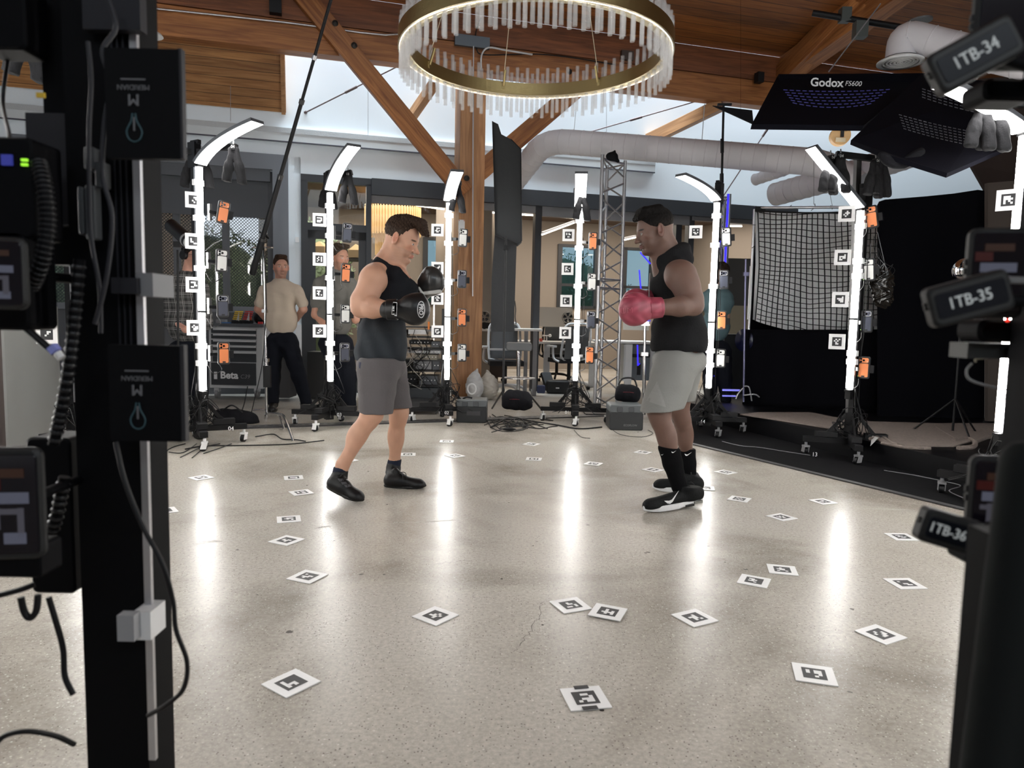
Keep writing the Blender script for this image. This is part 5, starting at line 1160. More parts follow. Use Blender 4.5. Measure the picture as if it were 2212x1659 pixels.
wh = SDF(); wh.cone(Lp(918, 633, 4.53), Lp(950, 630, 4.53), .012, .014, k=.01); wh.cone(Lp(905, 622, 4.52), Lp(912, 634, 4.52), .008, .01, k=.01); wh.mesh('palm_trim', mat('glove_white_trim', (.6, .6, .58), .5), g2, res=.004)
# shoes
SHO = mat('boxing_shoe_black', (.005, .005, .0055), .42, spec=.3, bump=.1, bscale=90); SOLB = mat('sole_black', (.008, .008, .008), .5)
h1 = Lp(697, 1046, 4.22) - Vector((0, 0, .01)); o1, M1, L1 = shoe(bl_, Lp(705, 1052, 4.20), G(785, 1087), Lp(733, 1030, 4.22), SHO, SOLB, high=.045, sole_th=.012)
for k in range(3):
    a = Lp(716 + k * 8, 1046 + k * 6, 4.0); decal(o1, [a, a + Vector((.028, 0, .0)), a + Vector((.040, 0, -.012)), a + Vector((.012, 0, -.014))], [(0, 1, 2, 3)], mat('shoe_stripe', (.05, .05, .055), .5), 'stripe', o1)
o2, M2, L2 = shoe(bl_, G(829, 1051), G(921, 1055), Lp(850, 1012, 4.62), SHO, SOLB, high=.045, sole_th=.012)
for (a, b, n_) in (((737, 1008, 4.22), (733, 1030, 4.22), 0), ((853, 992, 4.62), (848, 1020, 4.62), 1)):
    s = SDF(); s.cone(Lp(*a), Lp(*b), .044, .046, k=.01); s.half(Lp(*a), (0, 0, 1), k=.004); s.mesh('sock', mat('sock_navy', (.008, .012, .03), .9), bl_, res=.006)
# ---------------------------------------------------------------- right boxer
br_ = thing('person', 'boxer in black sleeveless hoodie, light grey shorts and red boxing gloves, facing left', 'person', (Lp(1455, 1080, 4.35).x, 4.35, 0))
MH2 = head_frame(Lp(1412, 497, 4.36), math.pi + math.radians(8), math.radians(15), 1.12)
s = SDF(); add_head(s, MH2, 1.0, .99)
nb = Lp(1452, 566, 4.38)
s.cone(MH2 @ Vector((-.038, 0, -.045)), nb, .066, .078, k=.03); s.cone(MH2 @ Vector((.005, 0, -.085)), Lp(1428, 580, 4.38), .044, .055, k=.03)
s.cone(nb, Lp(1464, 590, 4.22), .055, .07, k=.05); s.cone(nb, Lp(1440, 590, 4.58), .055, .06, k=.05)
s.ell(Lp(1454, 625, 4.40), (.125, .175, .16), k=.05); s.ell(Lp(1466, 715, 4.38), (.14, .15, .16), k=.05); s.ell(Lp(1466, 775, 4.38), (.14, .155, .11), k=.04)
s.ball(Lp(1470, 596, 4.18), .088, k=.04); s.cone(Lp(1472, 598, 4.17), Lp(1493, 645, 4.12), .084, .068, k=.03); s.ell(Lp(1484, 620, 4.13), (.072, .066, .085), k=.03)
s.cone(Lp(1495, 648, 4.11), Lp(1498, 660, 4.10), .062, .056, k=.02); s.cone(Lp(1498, 660, 4.10), Lp(1468, 662, 4.05), .056, .056, k=.02); s.cone(Lp(1468, 662, 4.05), Lp(1428, 664, 4.02), .054, .043, k=.02)
s.cone(Lp(1432, 606, 4.60), Lp(1432, 655, 4.64), .06, .05, k=.03); s.cone(Lp(1432, 655, 4.64), Lp(1396, 650, 4.42), .048, .04, k=.02)
s.cone(Lp(1450, 800, 4.28), Lp(1425, 886, 4.20), .10, .070, k=.04); s.ball(Lp(1418, 896, 4.18), .045, k=.03); s.cone(Lp(1424, 890, 4.20), Lp(1428, 910, 4.19), .064, .056, k=.02); s.cone(Lp(1427, 908, 4.19), Lp(1466, 1045, 4.18), .052, .040, k=.03); s.ell(Lp(1442, 942, 4.20), (.056, .058, .10), R=Euler((0, math.radians(-14), 0)).to_matrix(), k=.03)
s.cone(Lp(1470, 800, 4.52), Lp(1468, 884, 4.54), .098, .062, k=.04); s.cone(Lp(1468, 890, 4.54), Lp(1474, 910, 4.55), .058, .052, k=.02); s.cone(Lp(1474, 905, 4.55), Lp(1488, 1020, 4.66), .048, .038, k=.03); s.ell(Lp(1480, 940, 4.58), (.052, .054, .09), k=.03)
zc = MH2.translation.z; SKR = (.150, .086, .066)
s.mesh('body', SKIN, br_, res=.0055, fine=(None, None, (zc - .17, zc + .15, .0032)), color=skin_color(MH2, SKR, (.13, .06, .055), (.05, .028, .022, .35), (.015, .010, .008)))
s = SDF(); s.ell((-.020, 0, .040), (.098, .079, .082), M=MH2, k=.02); s.half((.050, 0, .040), (1, 0, -.62), k=.006, M=MH2); s.half((-.06, 0, -.048), (.52, 0, -1), k=.01, M=MH2)
for y in (-.045, -.015, .015, .045): s.cone((-.040, y * .85, .100), (.040, y, .106), .024, .022, k=.02, M=MH2); s.cone((.040, y * .95, .104), (.076, y * .85, .078), .022, .014, k=.012, M=MH2)
s.mesh('hair', HAIRM, br_, res=.0035, color=haircol(MH2, (.006, .005, .0045), (.012, .009, .0075)), disp=lambda x, y, z: .0016 * np.sin(x * 600) * np.sin(y * 560) * np.sin(z * 580), smooth=0)
# sleeveless hoodie
HOD = mat('hoodie_charcoal', (.012, .012, .013), .95, spec=.15, bump=.3, bscale=110)
s = SDF(); s.ell(Lp(1454, 625, 4.40), (.142, .19, .175), k=.06); s.ell(Lp(1466, 715, 4.38), (.168, .175, .17), k=.06); s.ell(Lp(1467, 748, 4.38), (.168, .178, .10), k=.05)
s.cone(nb, Lp(1462, 582, 4.26), .075, .07, k=.05); s.cone(nb, Lp(1442, 584, 4.56), .075, .065, k=.05)
s.torus(Lp(1450, 552, 4.38), (-.50, 0, .86), .082, .040, k=.03); s.ell(Lp(1470, 556, 4.38), (.075, .11, .055), R=Euler((0, math.radians(28), 0)).to_matrix(), k=.04)
s.ball(Lp(1473, 600, 4.13), .100, k=.014, op='s'); s.cone(Lp(1474, 602, 4.11), Lp(1494, 645, 4.04), .098, .082, k=.012, op='s')
s.cone(MH2 @ Vector((-.03, 0, -.035)), Lp(1440, 560, 4.38), .074, .072, k=.01, op='s'); s.cone(Lp(1425, 560, 4.38), Lp(1402, 585, 4.36), .05, .03, k=.012, op='s')
s.half(Lp(1466, 758, 4.38), (.03, 0, -1), k=.006)
hd = s.mesh('sleeveless_hoodie', HOD, br_, res=.006, disp=wr(1.3, 36, 16, 22))
mb = MB().tube([Lp(1404, 590, 4.30), Lp(1402, 640, 4.26), Lp(1403, 700, 4.22)], .003, 5, sub=4); mb.build('zip', mat('zip_grey', (.25, .25, .25), .4, .6), br_)
# shorts
SHG = mat('shorts_light_grey', (.215, .215, .205), .88, bump=.2, bscale=90)
s = SDF(); s.ell(Lp(1467, 780, 4.39), (.165, .178, .10), k=.04); s.cone(Lp(1458, 795, 4.29), Lp(1422, 905, 4.19), .135, .116, k=.03); s.cone(Lp(1474, 795, 4.50), Lp(1466, 900, 4.54), .125, .072, k=.03)
s.half(Lp(1424, 887, 4.2), (.10, 0, -1), k=.004); s.half(Lp(1466, 754, 4.4), (0, 0, 1), k=.004)
sh = s.mesh('shorts', SHG, br_, res=.006, disp=wr(1.0, 24, 12, 18))
decal(sh, [P(1432, 829, 4.0), P(1408, 873, 4.0), P(1446, 884, 4.0)], [(0, 1, 2)], mat('shorts_panel_pale', (.255, .255, .243), .85), 'side_panel', sh, subdiv=5)
# red gloves
RED = colmat('glove_red', .38, bump=.08, bscale=50, spec=.5)
def redc(V): n = np.sin(V[:, 0] * 90 + 3 * np.sin(V[:, 2] * 40)) * np.sin(V[:, 2] * 70 + V[:, 1] * 30); return np.array((.31, .050, .080)) * (1 + .22 * n)[:, None] + np.array((.03, .02, .022)) * np.clip(n, 0, 1)[:, None]
for (c, wst, th, rx, rz_) in ((Lp(1368, 668, 4.00), Lp(1430, 664, 4.02), Vector((.0, -.01, .062)), .082, .094), (Lp(1372, 652, 4.30), Lp(1402, 646, 4.40), Vector((0, .0, .05)), .080, .078)):
    d = (c - wst).normalized(); s = SDF(); s.ell(c, (rx, .07, rz_), k=.03); s.ell(c - d * .035, (rx * .85, .062, rz_ * .86), k=.03); s.cone(c - d * .06, wst + d * .05, .062, .056, k=.02); s.cone(c - d * .045 + th * .8, c + d * .028 + th * .95, .030, .026, k=.010)
    go = s.mesh('boxing_glove', RED, br_, res=.0045, color=redc)
    s = SDF(); s.cone(wst - d * .004, wst + d * .085, .057, .062, k=.01); s.half(wst - d * .0, -d, k=.005); s.half(wst + d * .08, d, k=.004); cu = s.mesh('cuff', RED, go, res=.0045, color=redc)
    s = SDF(); s.cone(wst + d * .018, wst + d * .085, .061, .064, k=.01); s.half(wst + d * .022, -d, k=.003); s.half(wst + d * .085, d, k=.003); s.half(wst + Vector((0, 0, .030)), (0, 0, 1), k=.004); s.half(wst + Vector((0, 0, -.035)), (0, 0, -1), k=.004); s.mesh('strap', RED, cu, res=.004, color=redc)
    if c.y < 4.1:
        PK = mat('glove_print_pink', (.50, .12, .16), .5); text_decal(go, 'IUM', .045, frame(P(1361, 671, 3.8), (1, 0, .1), (-.1, 0, 1)), PK, 'print', go, bold=-.001, lift=.004)
        decal(go, ellipse_pts(P(1370, 640, 3.8), Vector((.036, 0, .004)), Vector((0, 0, .0016)), 12), [tuple(range(12))], PK, 'seam', go, lift=.0015)
# socks
SCK = mat('sock_black', (.004, .004, .0045), .95, spec=.1, bump=.3, bscale=150)
for (pts, rr_, Y0) in ((((1445, 966), (1453, 1000), (1468, 1052)), (.064, .056, .048), 4.18), (((1484, 967), (1486, 1000), (1490, 1035)), (.056, .050, .046), 4.62)):
    s = SDF(); s.cone(Lp(*pts[0], Y0 + .0), Lp(*pts[1], Y0), rr_[0], rr_[1], k=.02); s.cone(Lp(*pts[1], Y0), Lp(*pts[2], Y0), rr_[1], rr_[2], k=.02); s.half(Lp(*pts[0], Y0) + Vector((0, 0, .0)), (.12, 0, 1), k=.004)
    so = s.mesh('sock', SCK, br_, res=.0055)
    def swoosh(tgt, cx, cy, w_, par, m, nm, rot=0.0, Y=3.7):
        pts_ = [(-.5, .12), (-.42, -.10), (-.30, -.20), (-.12, -.17), (.5, .22), (-.10, -.04), (-.26, -.02), (-.36, .04)]; ca, sa = math.cos(rot), math.sin(rot); o_ = P(cx, cy, Y)
        return decal(tgt, [o_ + Vector(((x * ca - y * sa) * w_, 0, (x * sa + y * ca) * w_)) for x, y in pts_], [tuple(range(len(pts_)))], m, nm, par, lift=.003, subdiv=2)
    swoosh(so, 1456 if Y0 < 4.4 else 1487, 976 if Y0 < 4.4 else 981, .028 if Y0 < 4.4 else .04, so, LBLW, 'tick_mark', .15)
    if Y0 < 4.4: swoosh(so, 1431, 982, .014, so, LBLW, 'tick_mark', .2)
# trainers
TRN = mat('trainer_black', (.005, .0055, .006), .7, spec=.2, bump=.3, bscale=120); SOLW = mat('sole_white', (.72, .72, .73), .5)
n1, Mn, Ln = shoe(br_, G(1517, 1092) + Vector((0, 0, .028)), G(1389, 1108), Lp(1486, 1052, 4.16), TRN, SOLW, high=.004, sole_th=.026)
swoosh(n1, 1454, 1076, .095, n1, LBLW, 'tick_mark', .55)
n2, Mm, Lm = shoe(br_, G(1521, 1066) + Vector((0, 0, .008)), G(1409, 1058), Lp(1492, 1020, 4.66), TRN, SOLW, high=.004, sole_th=.024)
MB().box(Mn @ Vector((.062, 0, .012)), (.06, .080, .014), [Mn.to_3x3() @ v for v in (Vector((1, 0, 0)), Vector((0, 1, 0)), Vector((0, 0, 1)))]).build('air_cushion', mat('air_grey', (.22, .22, .20), .2), n1)
MB().box(Mn @ Vector((.13, 0, .004)), (.06, .090, .012), [Mn.to_3x3() @ v for v in (Vector((1, 0, 0)), Vector((0, 1, 0)), Vector((0, 0, 1)))]).build('outsole_patch', SOLB, n1)
# ---------------------------------------------------------------- crew behind the ring
def crew(label, hc, Y, yaw, pitch, hsc, tor, legs, arms, skin, shirt, pants, hairc, beard=None, hairtop=1.0, cap=False, hres=.006, phones=False, feet=None, sleeves=None, glasses=False, loc=None):
    t = thing('person', label, 'person', (P(*hc, Y).x, Y, 0)); M = head_frame(P(*hc, Y), yaw, pitch, hsc); s = SDF(); add_head(s, M); q = lambda a: P(a[0], a[1], a[2] if len(a) > 2 else Y)
    nbp = q(tor['neck']); s.cone(M @ Vector((-.03, 0, -.05)), nbp, .056, .062, k=.03)
    for ar in arms:
        for (a, b, ra, rb) in ar: s.cone(q(a), q(b), ra, rb, k=.02)
    s.ell(q(tor['chest']), (.14, .11, .15), k=.05)
    for lg in legs: s.cone(q(lg[0]), q(lg[1]), .07, .055, k=.03)
    s.mesh('body', SKIN, t, res=hres, color=skin_color(M, skin, tuple(c * .75 for c in skin), beard, tuple(c * .8 for c in hairc)))
    s = SDF(); s.ell((-.020, 0, .038), (.098, .080, .088), M=M, k=.02); s.half((.048, 0, .045), (1, 0, -.5), k=.006, M=M); s.half((-.04, 0, -.05), (.2, 0, -1), k=.01, M=M)
    for y in (-.04, 0, .04): s.cone((-.02, y, .105 * hairtop), (.065, y * .9, .105 * hairtop), .022, .02, k=.02, M=M)
    s.mesh('hair', HAIRM, t, res=.005, color=haircol(M, hairc, hairc), disp=lambda x, y, z: .0025 * np.sin(x * 260 + z * 90) * np.sin(y * 240 + z * 130))
    if cap:
        s = SDF(); s.ell((-.02, 0, .05), (.105, .086, .088), M=M, k=.02); s.half((0, 0, .028), (.12, 0, -1), k=.005, M=M); s.ell((.10, 0, .035), (.075, .065, .009), M=M, k=.01); s.mesh('cap', FABB, t, res=.005)
    if phones:
        mb = MB().tube([M @ Vector((-.015, y, z)) for y, z in ((-.095, -.01), (-.085, .08), (-.04, .13), (.04, .13), (.085, .08), (.095, -.01))], .010, 8)
        for y in (-1, 1): mb.cyl(M @ Vector((-.012, y * .078, -.012)), M @ Vector((-.012, y * .108, -.012)), .042, n=16)
        mb.build('headphones', BLK, t)
    if glasses:
        mb = MB()
        for y in (-1, 1): mb.lathe(M @ Vector((.098, y * .033, -.004)), M.to_3x3() @ Vector((1, 0, 0)), [(.021, -.001), (.024, -.001), (.024, .001), (.021, .001)], 14, closed=True); mb.tube([M @ Vector((.098, y * .056, 0)), M @ Vector((0, y * .082, 0))], .0016, 5, spline=False)
        mb.build('glasses', BLK, t)
    s = SDF(); s.ell(q(tor['chest']), (.19, .125, .17), k=.06); s.ell(q(tor['waist']), tor.get('wr', (.17, .12, .17)), k=.06); s.cone(nbp, q(tor['sh'][0]), .06, .062, k=.05); s.cone(nbp, q(tor['sh'][1]), .06, .062, k=.05)
    for (a, b, ra, rb) in (sleeves or []): s.cone(q(a), q(b), ra, rb, k=.02)
    s.torus(nbp + Vector((0, 0, .02)), (0, -.2, 1), .062, .012, k=.02); s.half(q(tor['hem']), (0, 0, -1), k=.006)
    s.mesh(shirt[1], shirt[0], t, res=.007, disp=wr(1.4, 30, 16, 22))
    s = SDF(); s.ell(q(tor['hip']), (.17, .125, .12), k=.05)
    for lg in legs:
        s.cone(q(lg[0]), q(lg[1]), lg[4][0], lg[4][1], k=.03); s.cone(q(lg[1]), q(lg[2]), lg[4][1], lg[4][2], k=.03)
    s.mesh('trousers', pants, t, res=.008, disp=wr(1.3, 26, 20, 20))
    if feet:
        for (h, to, an) in feet: shoe(t, G(*h), G(*to), q(an), SHO, SOLB, laces=False)
    return t
BEIGE = mat('tee_beige', (.50, .42, .335), .9, bump=.15, bscale=90); PNT = mat('trousers_dark', (.006, .007, .011), .9, spec=.15, bump=.2, bscale=90)
crew('man in a beige t-shirt and dark trousers, hands behind his back', (607, 575), 8.15, math.radians(-62), math.radians(4), 1.02,
     dict(neck=(606, 612), chest=(606, 642), waist=(608, 690), wr=(.185, .12, .20), sh=[(571, 628), (642, 628)], hem=(608, 722), hip=(610, 735)),
     [[(592, 745), (589, 812), (590, 868), 0, (.105, .085, .062)], [(625, 745), (646, 812), (662, 868), 0, (.105, .085, .062)]],
     [[((566, 632), (558, 668), .052, .045), ((558, 668), (575, 690, 8.32), .042, .034)], [((646, 632), (655, 668), .052, .045), ((655, 668), (640, 690, 8.32), .042, .034)]],
     (.55, .30, .22), (BEIGE, 't_shirt'), PNT, (.05, .028, .018), (.10, .055, .038, .5), 1.0, feet=[((592, 882), (586, 893), (591, 870)), ((655, 880), (674, 890), (660, 868))],
     sleeves=[((572, 630), (562, 655), .070, .066), ((641, 630), (653, 655), .070, .066)])
def plaid():
    m = bpy.data.materials.new('plaid_cloth'); m.use_nodes = True; nt = m.node_tree; b = nt.nodes['Principled BSDF']; L = nt.links; b.inputs['Roughness'].default_value = .9
    t = nt.nodes.new('ShaderNodeTexCoord'); s = nt.nodes.new('ShaderNodeSeparateXYZ'); L.new(t.outputs['Object'], s.inputs[0]); o = []
    for ax, sc in (('X', 13), ('Z', 12)):
        k = nt.nodes.new('ShaderNodeMath'); k.operation = 'MULTIPLY'; k.inputs[1].default_value = sc; L.new(s.outputs[ax], k.inputs[0]); f = nt.nodes.new('ShaderNodeMath'); f.operation = 'FRACT'; L.new(k.outputs[0], f.inputs[0])
        r = nt.nodes.new('ShaderNodeValToRGB'); r.color_ramp.interpolation = 'CONSTANT'; e = r.color_ramp.elements; e[0].color = (0, 0, 0, 1); e[1].position = .12; e[1].color = (1, 1, 1, 1)
        for p_, v in ((.18, 0), (.30, .5), (.36, 0), (.7, .12)): x = e.new(p_); x.color = (v, v, v, 1)
        L.new(f.outputs[0], r.inputs[0]); o.append(r)
    mx = nt.nodes.new('ShaderNodeMix'); mx.data_type = 'RGBA'; mx.blend_type = 'ADD'; mx.inputs['Factor'].default_value = 1; L.new(o[0].outputs[0], mx.inputs['A']); L.new(o[1].outputs[0], mx.inputs['B'])
    r2 = nt.nodes.new('ShaderNodeValToRGB'); r2.color_ramp.elements[0].color = (.018, .018, .018, 1); r2.color_ramp.elements[1].color = (.30, .29, .28, 1); L.new(mx.outputs['Result'], r2.inputs[0]); L.new(r2.outputs[0], b.inputs['Base Color']); return m
PLD = plaid()
crew('man in a black plaid shirt with headphones, behind lamp post 04', (418, 550), 6.95, math.radians(-28), math.radians(5), 1.05,
     dict(neck=(406, 596), chest=(400, 632), waist=(404, 700), wr=(.19, .13, .20), sh=[(372, 615), (430, 615)], hem=(404, 738), hip=(405, 760)),
     [[(388, 760), (384, 850), (384, 930), 0, (.11, .09, .07)], [(425, 760), (428, 850), (430, 930), 0, (.11, .09, .07)]],
     [[((366, 620), (362, 690), .05, .045), ((362, 690), (400, 712, 6.75), .04, .033)], [((436, 620), (446, 690), .05, .045)]],
     (.52, .28, .21), (PLD, 'plaid_shirt'), PNT, (.03, .02, .015), (.2, .12, .09, .35), 1.0, phones=True, glasses=True, cap=True,
     sleeves=[((370, 620), (363, 695), .075, .062), ((434, 620), (446, 700), .075, .062), ((363, 695), (398, 714, 6.78), .060, .048)], feet=[((384, 938), (380, 950), (384, 925)), ((430, 938), (434, 950), (430, 925))])
crew('man in a dark grey shirt, behind lamp post 03', (734, 555), 7.45, math.radians(-40), math.radians(8), 1.05,
     dict(neck=(726, 594), chest=(722, 628), waist=(722, 690), wr=(.19, .13, .20), sh=[(692, 612), (756, 612)], hem=(722, 722), hip=(724, 742)),
     [[(712, 745), (735, 815), (742, 880), 0, (.105, .09, .07)], [(742, 745), (752, 815), (755, 880), 0, (.105, .09, .07)]],
     [[((688, 620), (682, 680), .05, .045), ((682, 680), (712, 712, 7.25), .04, .033)], [((760, 620), (768, 690), .05, .045)]],
     (.42, .22, .15), (mat('shirt_dark_grey', (.11, .105, .095), .9, bump=.2, bscale=80), 'shirt'), PNT, (.05, .035, .025), (.10, .06, .04, .5), 1.05,
     sleeves=[((690, 616), (684, 655), .072, .066), ((758, 616), (768, 660), .072, .066)], feet=[((740, 888), (736, 897), (742, 876)), ((756, 888), (762, 897), (756, 876))])
crew('person in a teal t-shirt half hidden behind lamp post 14', (1556, 590), 8.4, math.radians(200), math.radians(5), 1.02,
     dict(neck=(1548, 628), chest=(1550, 652), waist=(1545, 705), wr=(.17, .13, .19), sh=[(1530, 640), (1566, 640)], hem=(1546, 742), hip=(1546, 755)),
     [[(1536, 760), (1534, 820), (1534, 862), 0, (.10, .085, .065)], [(1562, 760), (1566, 820), (1568, 862), 0, (.10, .085, .065)]],
     [[((1572, 650), (1568, 690), .046, .042), ((1568, 690), (1548, 700, 8.2), .038, .032)]],
     (.45, .24, .17), (mat('tee_teal', (.10, .17, .19), .9, bump=.2, bscale=80), 't_shirt'), PNT, (.03, .02, .015), None, 1.0,
     sleeves=[((1564, 644), (1568, 672), .066, .058)], feet=[((1534, 868), (1528, 877), (1534, 858)), ((1568, 868), (1562, 877), (1568, 858))])
# ================================================================ BEHIND THE RING
def rect(x0, y0, x1, y1, Y, d=.05, mb=None, mi=0, bev=0.0):
    """box whose front face (at depth Y) spans the given pixel rectangle"""
    a = P((x0 + x1) / 2, (y0 + y1) / 2, Y); k = Y / FPX; w_ = abs(x1 - x0) * k; h = abs(y1 - y0) * k; mb = mb or MB()
    return mb.box((a.x, Y + d / 2, a.z), (w_, d, h), None, mi, bev)
def simple(name, mb, m, lb, cat, group=None): return tag(mb.build(name, m), lb, cat, group)
# ---- tool chest
Y0 = 8.95
tcx = thing('tool_chest', 'black and grey wheeled tool chest with drawers behind lamp post 04', 'tool chest', G(510, 862))
GRP = mat('chest_grey', (.52, .53, .54), .4); GRD2 = mat('chest_charcoal', (.030, .033, .038), .4)
rect(452, 703, 567, 839, Y0, .45).build('body', GRP, tcx); rect(448, 699, 568, 706, Y0 - .02, .50).build('worktop', DGREY, tcx)
for (a, b) in ((710, 720), (722, 732), (735, 745), (747, 757), (760, 782), (784, 832)):
    dr = rect(456, a, 553, b, Y0 - .015, .02).build('drawer', GRD2, tcx)
    if b != 832: rect(460, a - .5, 552, a + 3.5, Y0 - .035, .02).build('handle', GRP, dr)
    else:
        rect(462, 803, 469, 819, Y0 - .02, .004).build('logo_square', LBLW, dr); text('Beta', .125, frame(P(495, 811, Y0 - .02), (1, 0, 0), (0, 0, 1)), LBLW, dr, 'lettering', local=False, bold=.004)
        text('C39', .072, frame(P(529, 814, Y0 - .02), (1, 0, 0), (0, 0, 1)), MGREY, dr, 'lettering', local=False, shear=.2)
for px in (470, 556):
    q = P(px, 850, Y0 + .05); MB().cyl(q + Vector((-.02, 0, 0)), q + Vector((.02, 0, 0)), .055, n=18).build('caster', MGREY, tcx); MB().box(q + Vector((0, 0, .05)), (.06, .07, .05)).build('caster_fork', ALU, tcx)
YEL = mat('yellow_plastic', (.75, .50, .05), .4); REDP = mat('red_plastic', (.55, .03, .03), .4)
for (cx, cols, lb, nm) in ((510, YEL, 'rack of yellow T-handle keys on the tool chest', 6), (532, REDP, 'rack of red T-handle keys on the tool chest', 5)):
    t = thing('key_rack', lb, 'tool rack', P(cx, 699, Y0 + .1)); rect(cx - 10, 692, cx + 10, 699, Y0 + .06, .08).build('stand', BLK, t)
    for i in range(nm):
        y = 672 + i * 4; x = cx + (6 - i) * 1.2; rect(x - 10, y, x + 7, y + 2.6, Y0 + .05 + i * .01, .02).build('handle', cols, t); rect(x - 2, y + 2.5, x - .8, 693, Y0 + .058 + i * .01, .006).build('shank', ALU, t)
q = P(539, 701, Y0 + .12); simple('spray_can', MB().cyl(q, q + Vector((0, 0, .085)), .030, n=16).cyl(q + Vector((0, 0, .085)), q + Vector((0, 0, .10)), .018, n=12), mat('copper_can', (.45, .13, .05), .3, .5), 'small copper-coloured can on the tool chest', 'can')
q = P(561, 700, Y0 + .2); simple('round_case', MB().sphere(q + Vector((0, 0, .075)), .075, 18, sc=(1, .7, 1)), BLK, 'round black case on the right end of the tool chest', 'case')
simple('red_clamp', rect(557, 695, 566, 700, Y0 + .02, .04), REDP, 'small red tool beside the round black case', 'tool')
simple('blue_cloth', rect(478, 696, 498, 700, Y0 + .05, .08), mat('blue_cloth', (.05, .15, .35), .8), 'flat blue item on the tool chest behind the phone', 'cloth')
simple('battery_pack', rect(466, 690, 486, 699, Y0 + .16, .08), MGREY, 'row of grey battery packs on the tool chest', 'battery')
# ---- chrome c-stand with boom
bs = G(575, 905); cs = thing('light_stand', 'chrome stand with curved legs holding the black boom pole', 'stand', (bs.x, bs.y, 0)); YC = bs.y
MB().cyl(P(576, 905, YC), P(574, 750, YC), .014, n=12).cyl(P(574, 760, YC), P(569, 525, YC), .010, n=12).cyl(P(575, 800, YC), P(575, 775, YC), .020, n=12).cyl(P(575, 895, YC), P(575, 915, YC), .022, n=12).build('column', CHR, cs)
rect(568, 790, 584, 837, YC - .03, .03).build('sleeve', BLK, cs); [MB().box(P(a, b, YC), (.05, .05, .035)).build('collar', CHR, cs) for a, b in ((572, 672), (575, 778))]
for pts in (((577, 893), (606, 895), (616, 905), (634, 957)), ((577, 895), (600, 897), (606, 905), (614, 930)), ((573, 885), (560, 885), (548, 886), (545, 886))):
    end = G(*pts[-1]) if pts[-1][1] > 900 else P(*pts[-1], YC); a = P(*pts[0], YC); n = len(pts)
    MB().tube([a, P(*pts[1], YC + (end.y - YC) * .4), P(*pts[2], YC + (end.y - YC) * .6), Vector((end.x, end.y, max(end.z, .012)))], .012, 8, sub=6).build('leg', CHR, cs)
MB().box(P(566, 533, YC - .03), (.07, .06, .07)).cyl(P(545, 535, YC - .03), P(590, 535, YC - .03), .010, n=8).build('grip_head', CHR, cs)
bp_ = thing('boom_pole', 'long black telescopic boom pole leaning up to the ceiling from the chrome stand', 'pole', P(566, 533, YC - .05))
def bpt(f): return P(545 + 172 * f, 592 - 600 * f, YC - .06 - .9 * f)
for (a, b, r) in ((0, .12, .032), (.12, .35, .024), (.35, .62, .018), (.62, 1.0, .014)): MB().cyl(bpt(a), bpt(b), r, n=12).build('section', BLK, bp_)
for f in (.12, .35, .62, .78): MB().cyl(bpt(f - .008), bpt(f + .008), .032 - .012 * f, n=12).build('clamp_ring', mat('ring_dark', (.06, .06, .06), .3, .6) if f < .7 else ALU, bp_)
MB().tube([bpt(.13), P(556, 530, YC - .1), P(552, 560, YC - .1), bpt(.01)], .006, 6).tube([bpt(.15), P(580, 515, YC - .1), P(560, 500, YC - .1)], .008, 6).build('handle_loop', BLK, bp_)
# soft black case at its foot
s = SDF(); q0 = P(510, 905, 7.1); s.ell(q0 + Vector((-.0, 0, .0)), (.20, .10, .10), k=.03); s.cone(q0 + Vector((-.14, 0, .02)), q0 + Vector((.14, 0, -.03)), .085, .09, k=.03); s.half(Vector((0, 0, .004)), (0, 0, -1), k=.004)
t = thing('equipment_bag', 'soft black bag lying at the foot of the chrome stand', 'bag', (q0.x, q0.y, 0)); s.mesh('bag_body', FABB, t, res=.01, disp=wr(1.5, 30, 20, 20)); MB().tube([q0 + Vector((-.1, -.09, .09)), q0 + Vector((0, -.1, .15)), q0 + Vector((.1, -.09, .08))], .008, 6).build('strap', BLK, t)
# ---- drum lamp on stand
g = G(386, 935); dl = thing('spot_lamp', 'black cylindrical spot lamp on a black stand in front of the window', 'lamp', (g.x, 6.6, 0)); a = P(370, 487, 6.6); b = P(410, 523, 6.35)
d = (b - a).normalized(); MB().cyl(a, b, .060, n=24).build('housing', BLK, dl); MB().cyl(b - d * .06, b - d * .035, .064, n=24).build('ring', MGREY, dl); MB().cyl(b, b + d * .015, .058, n=24).build('lens', mat('lens_grey', (.4, .42, .42), .2), dl)
MB().cyl(P(384, 540, 6.55), Vector((P(385, 900, 6.55).x, 6.55, .05)), .010, n=10).box(P(384, 528, 6.55), (.06, .05, .05)).build('pole', BLK, dl)
for k in range(3):
    e = Vector((math.cos(k * 2.1 + .5), math.sin(k * 2.1 + .5), 0)); q = Vector((P(385, 900, 6.55).x, 6.55, 0)); MB().cyl(q + Vector((0, 0, .35)), q + e * .35 + Vector((0, 0, .012)), .009, n=8).build('leg', BLK, dl)
# camera and tools on the window sill left
t = thing('camera_rig', 'small black camera rig on the window sill beside the foreground post', 'camera', PL(335, 655, -.2)[2]); mb = MB()
for (x0, y0, x1, y1) in ((322, 625, 336, 648), (334, 632, 347, 655), (328, 610, 333, 630), (339, 618, 342, 640)): rect(x0, y0, x1, y1, 9.1, .06, mb)
mb.build('body', BLK, t); rect(338, 640, 342, 655, 9.07, .02).build('red_part', REDP, t); rect(318, 656, 350, 660, 9.05, .2).build('shelf', DGREY, t)
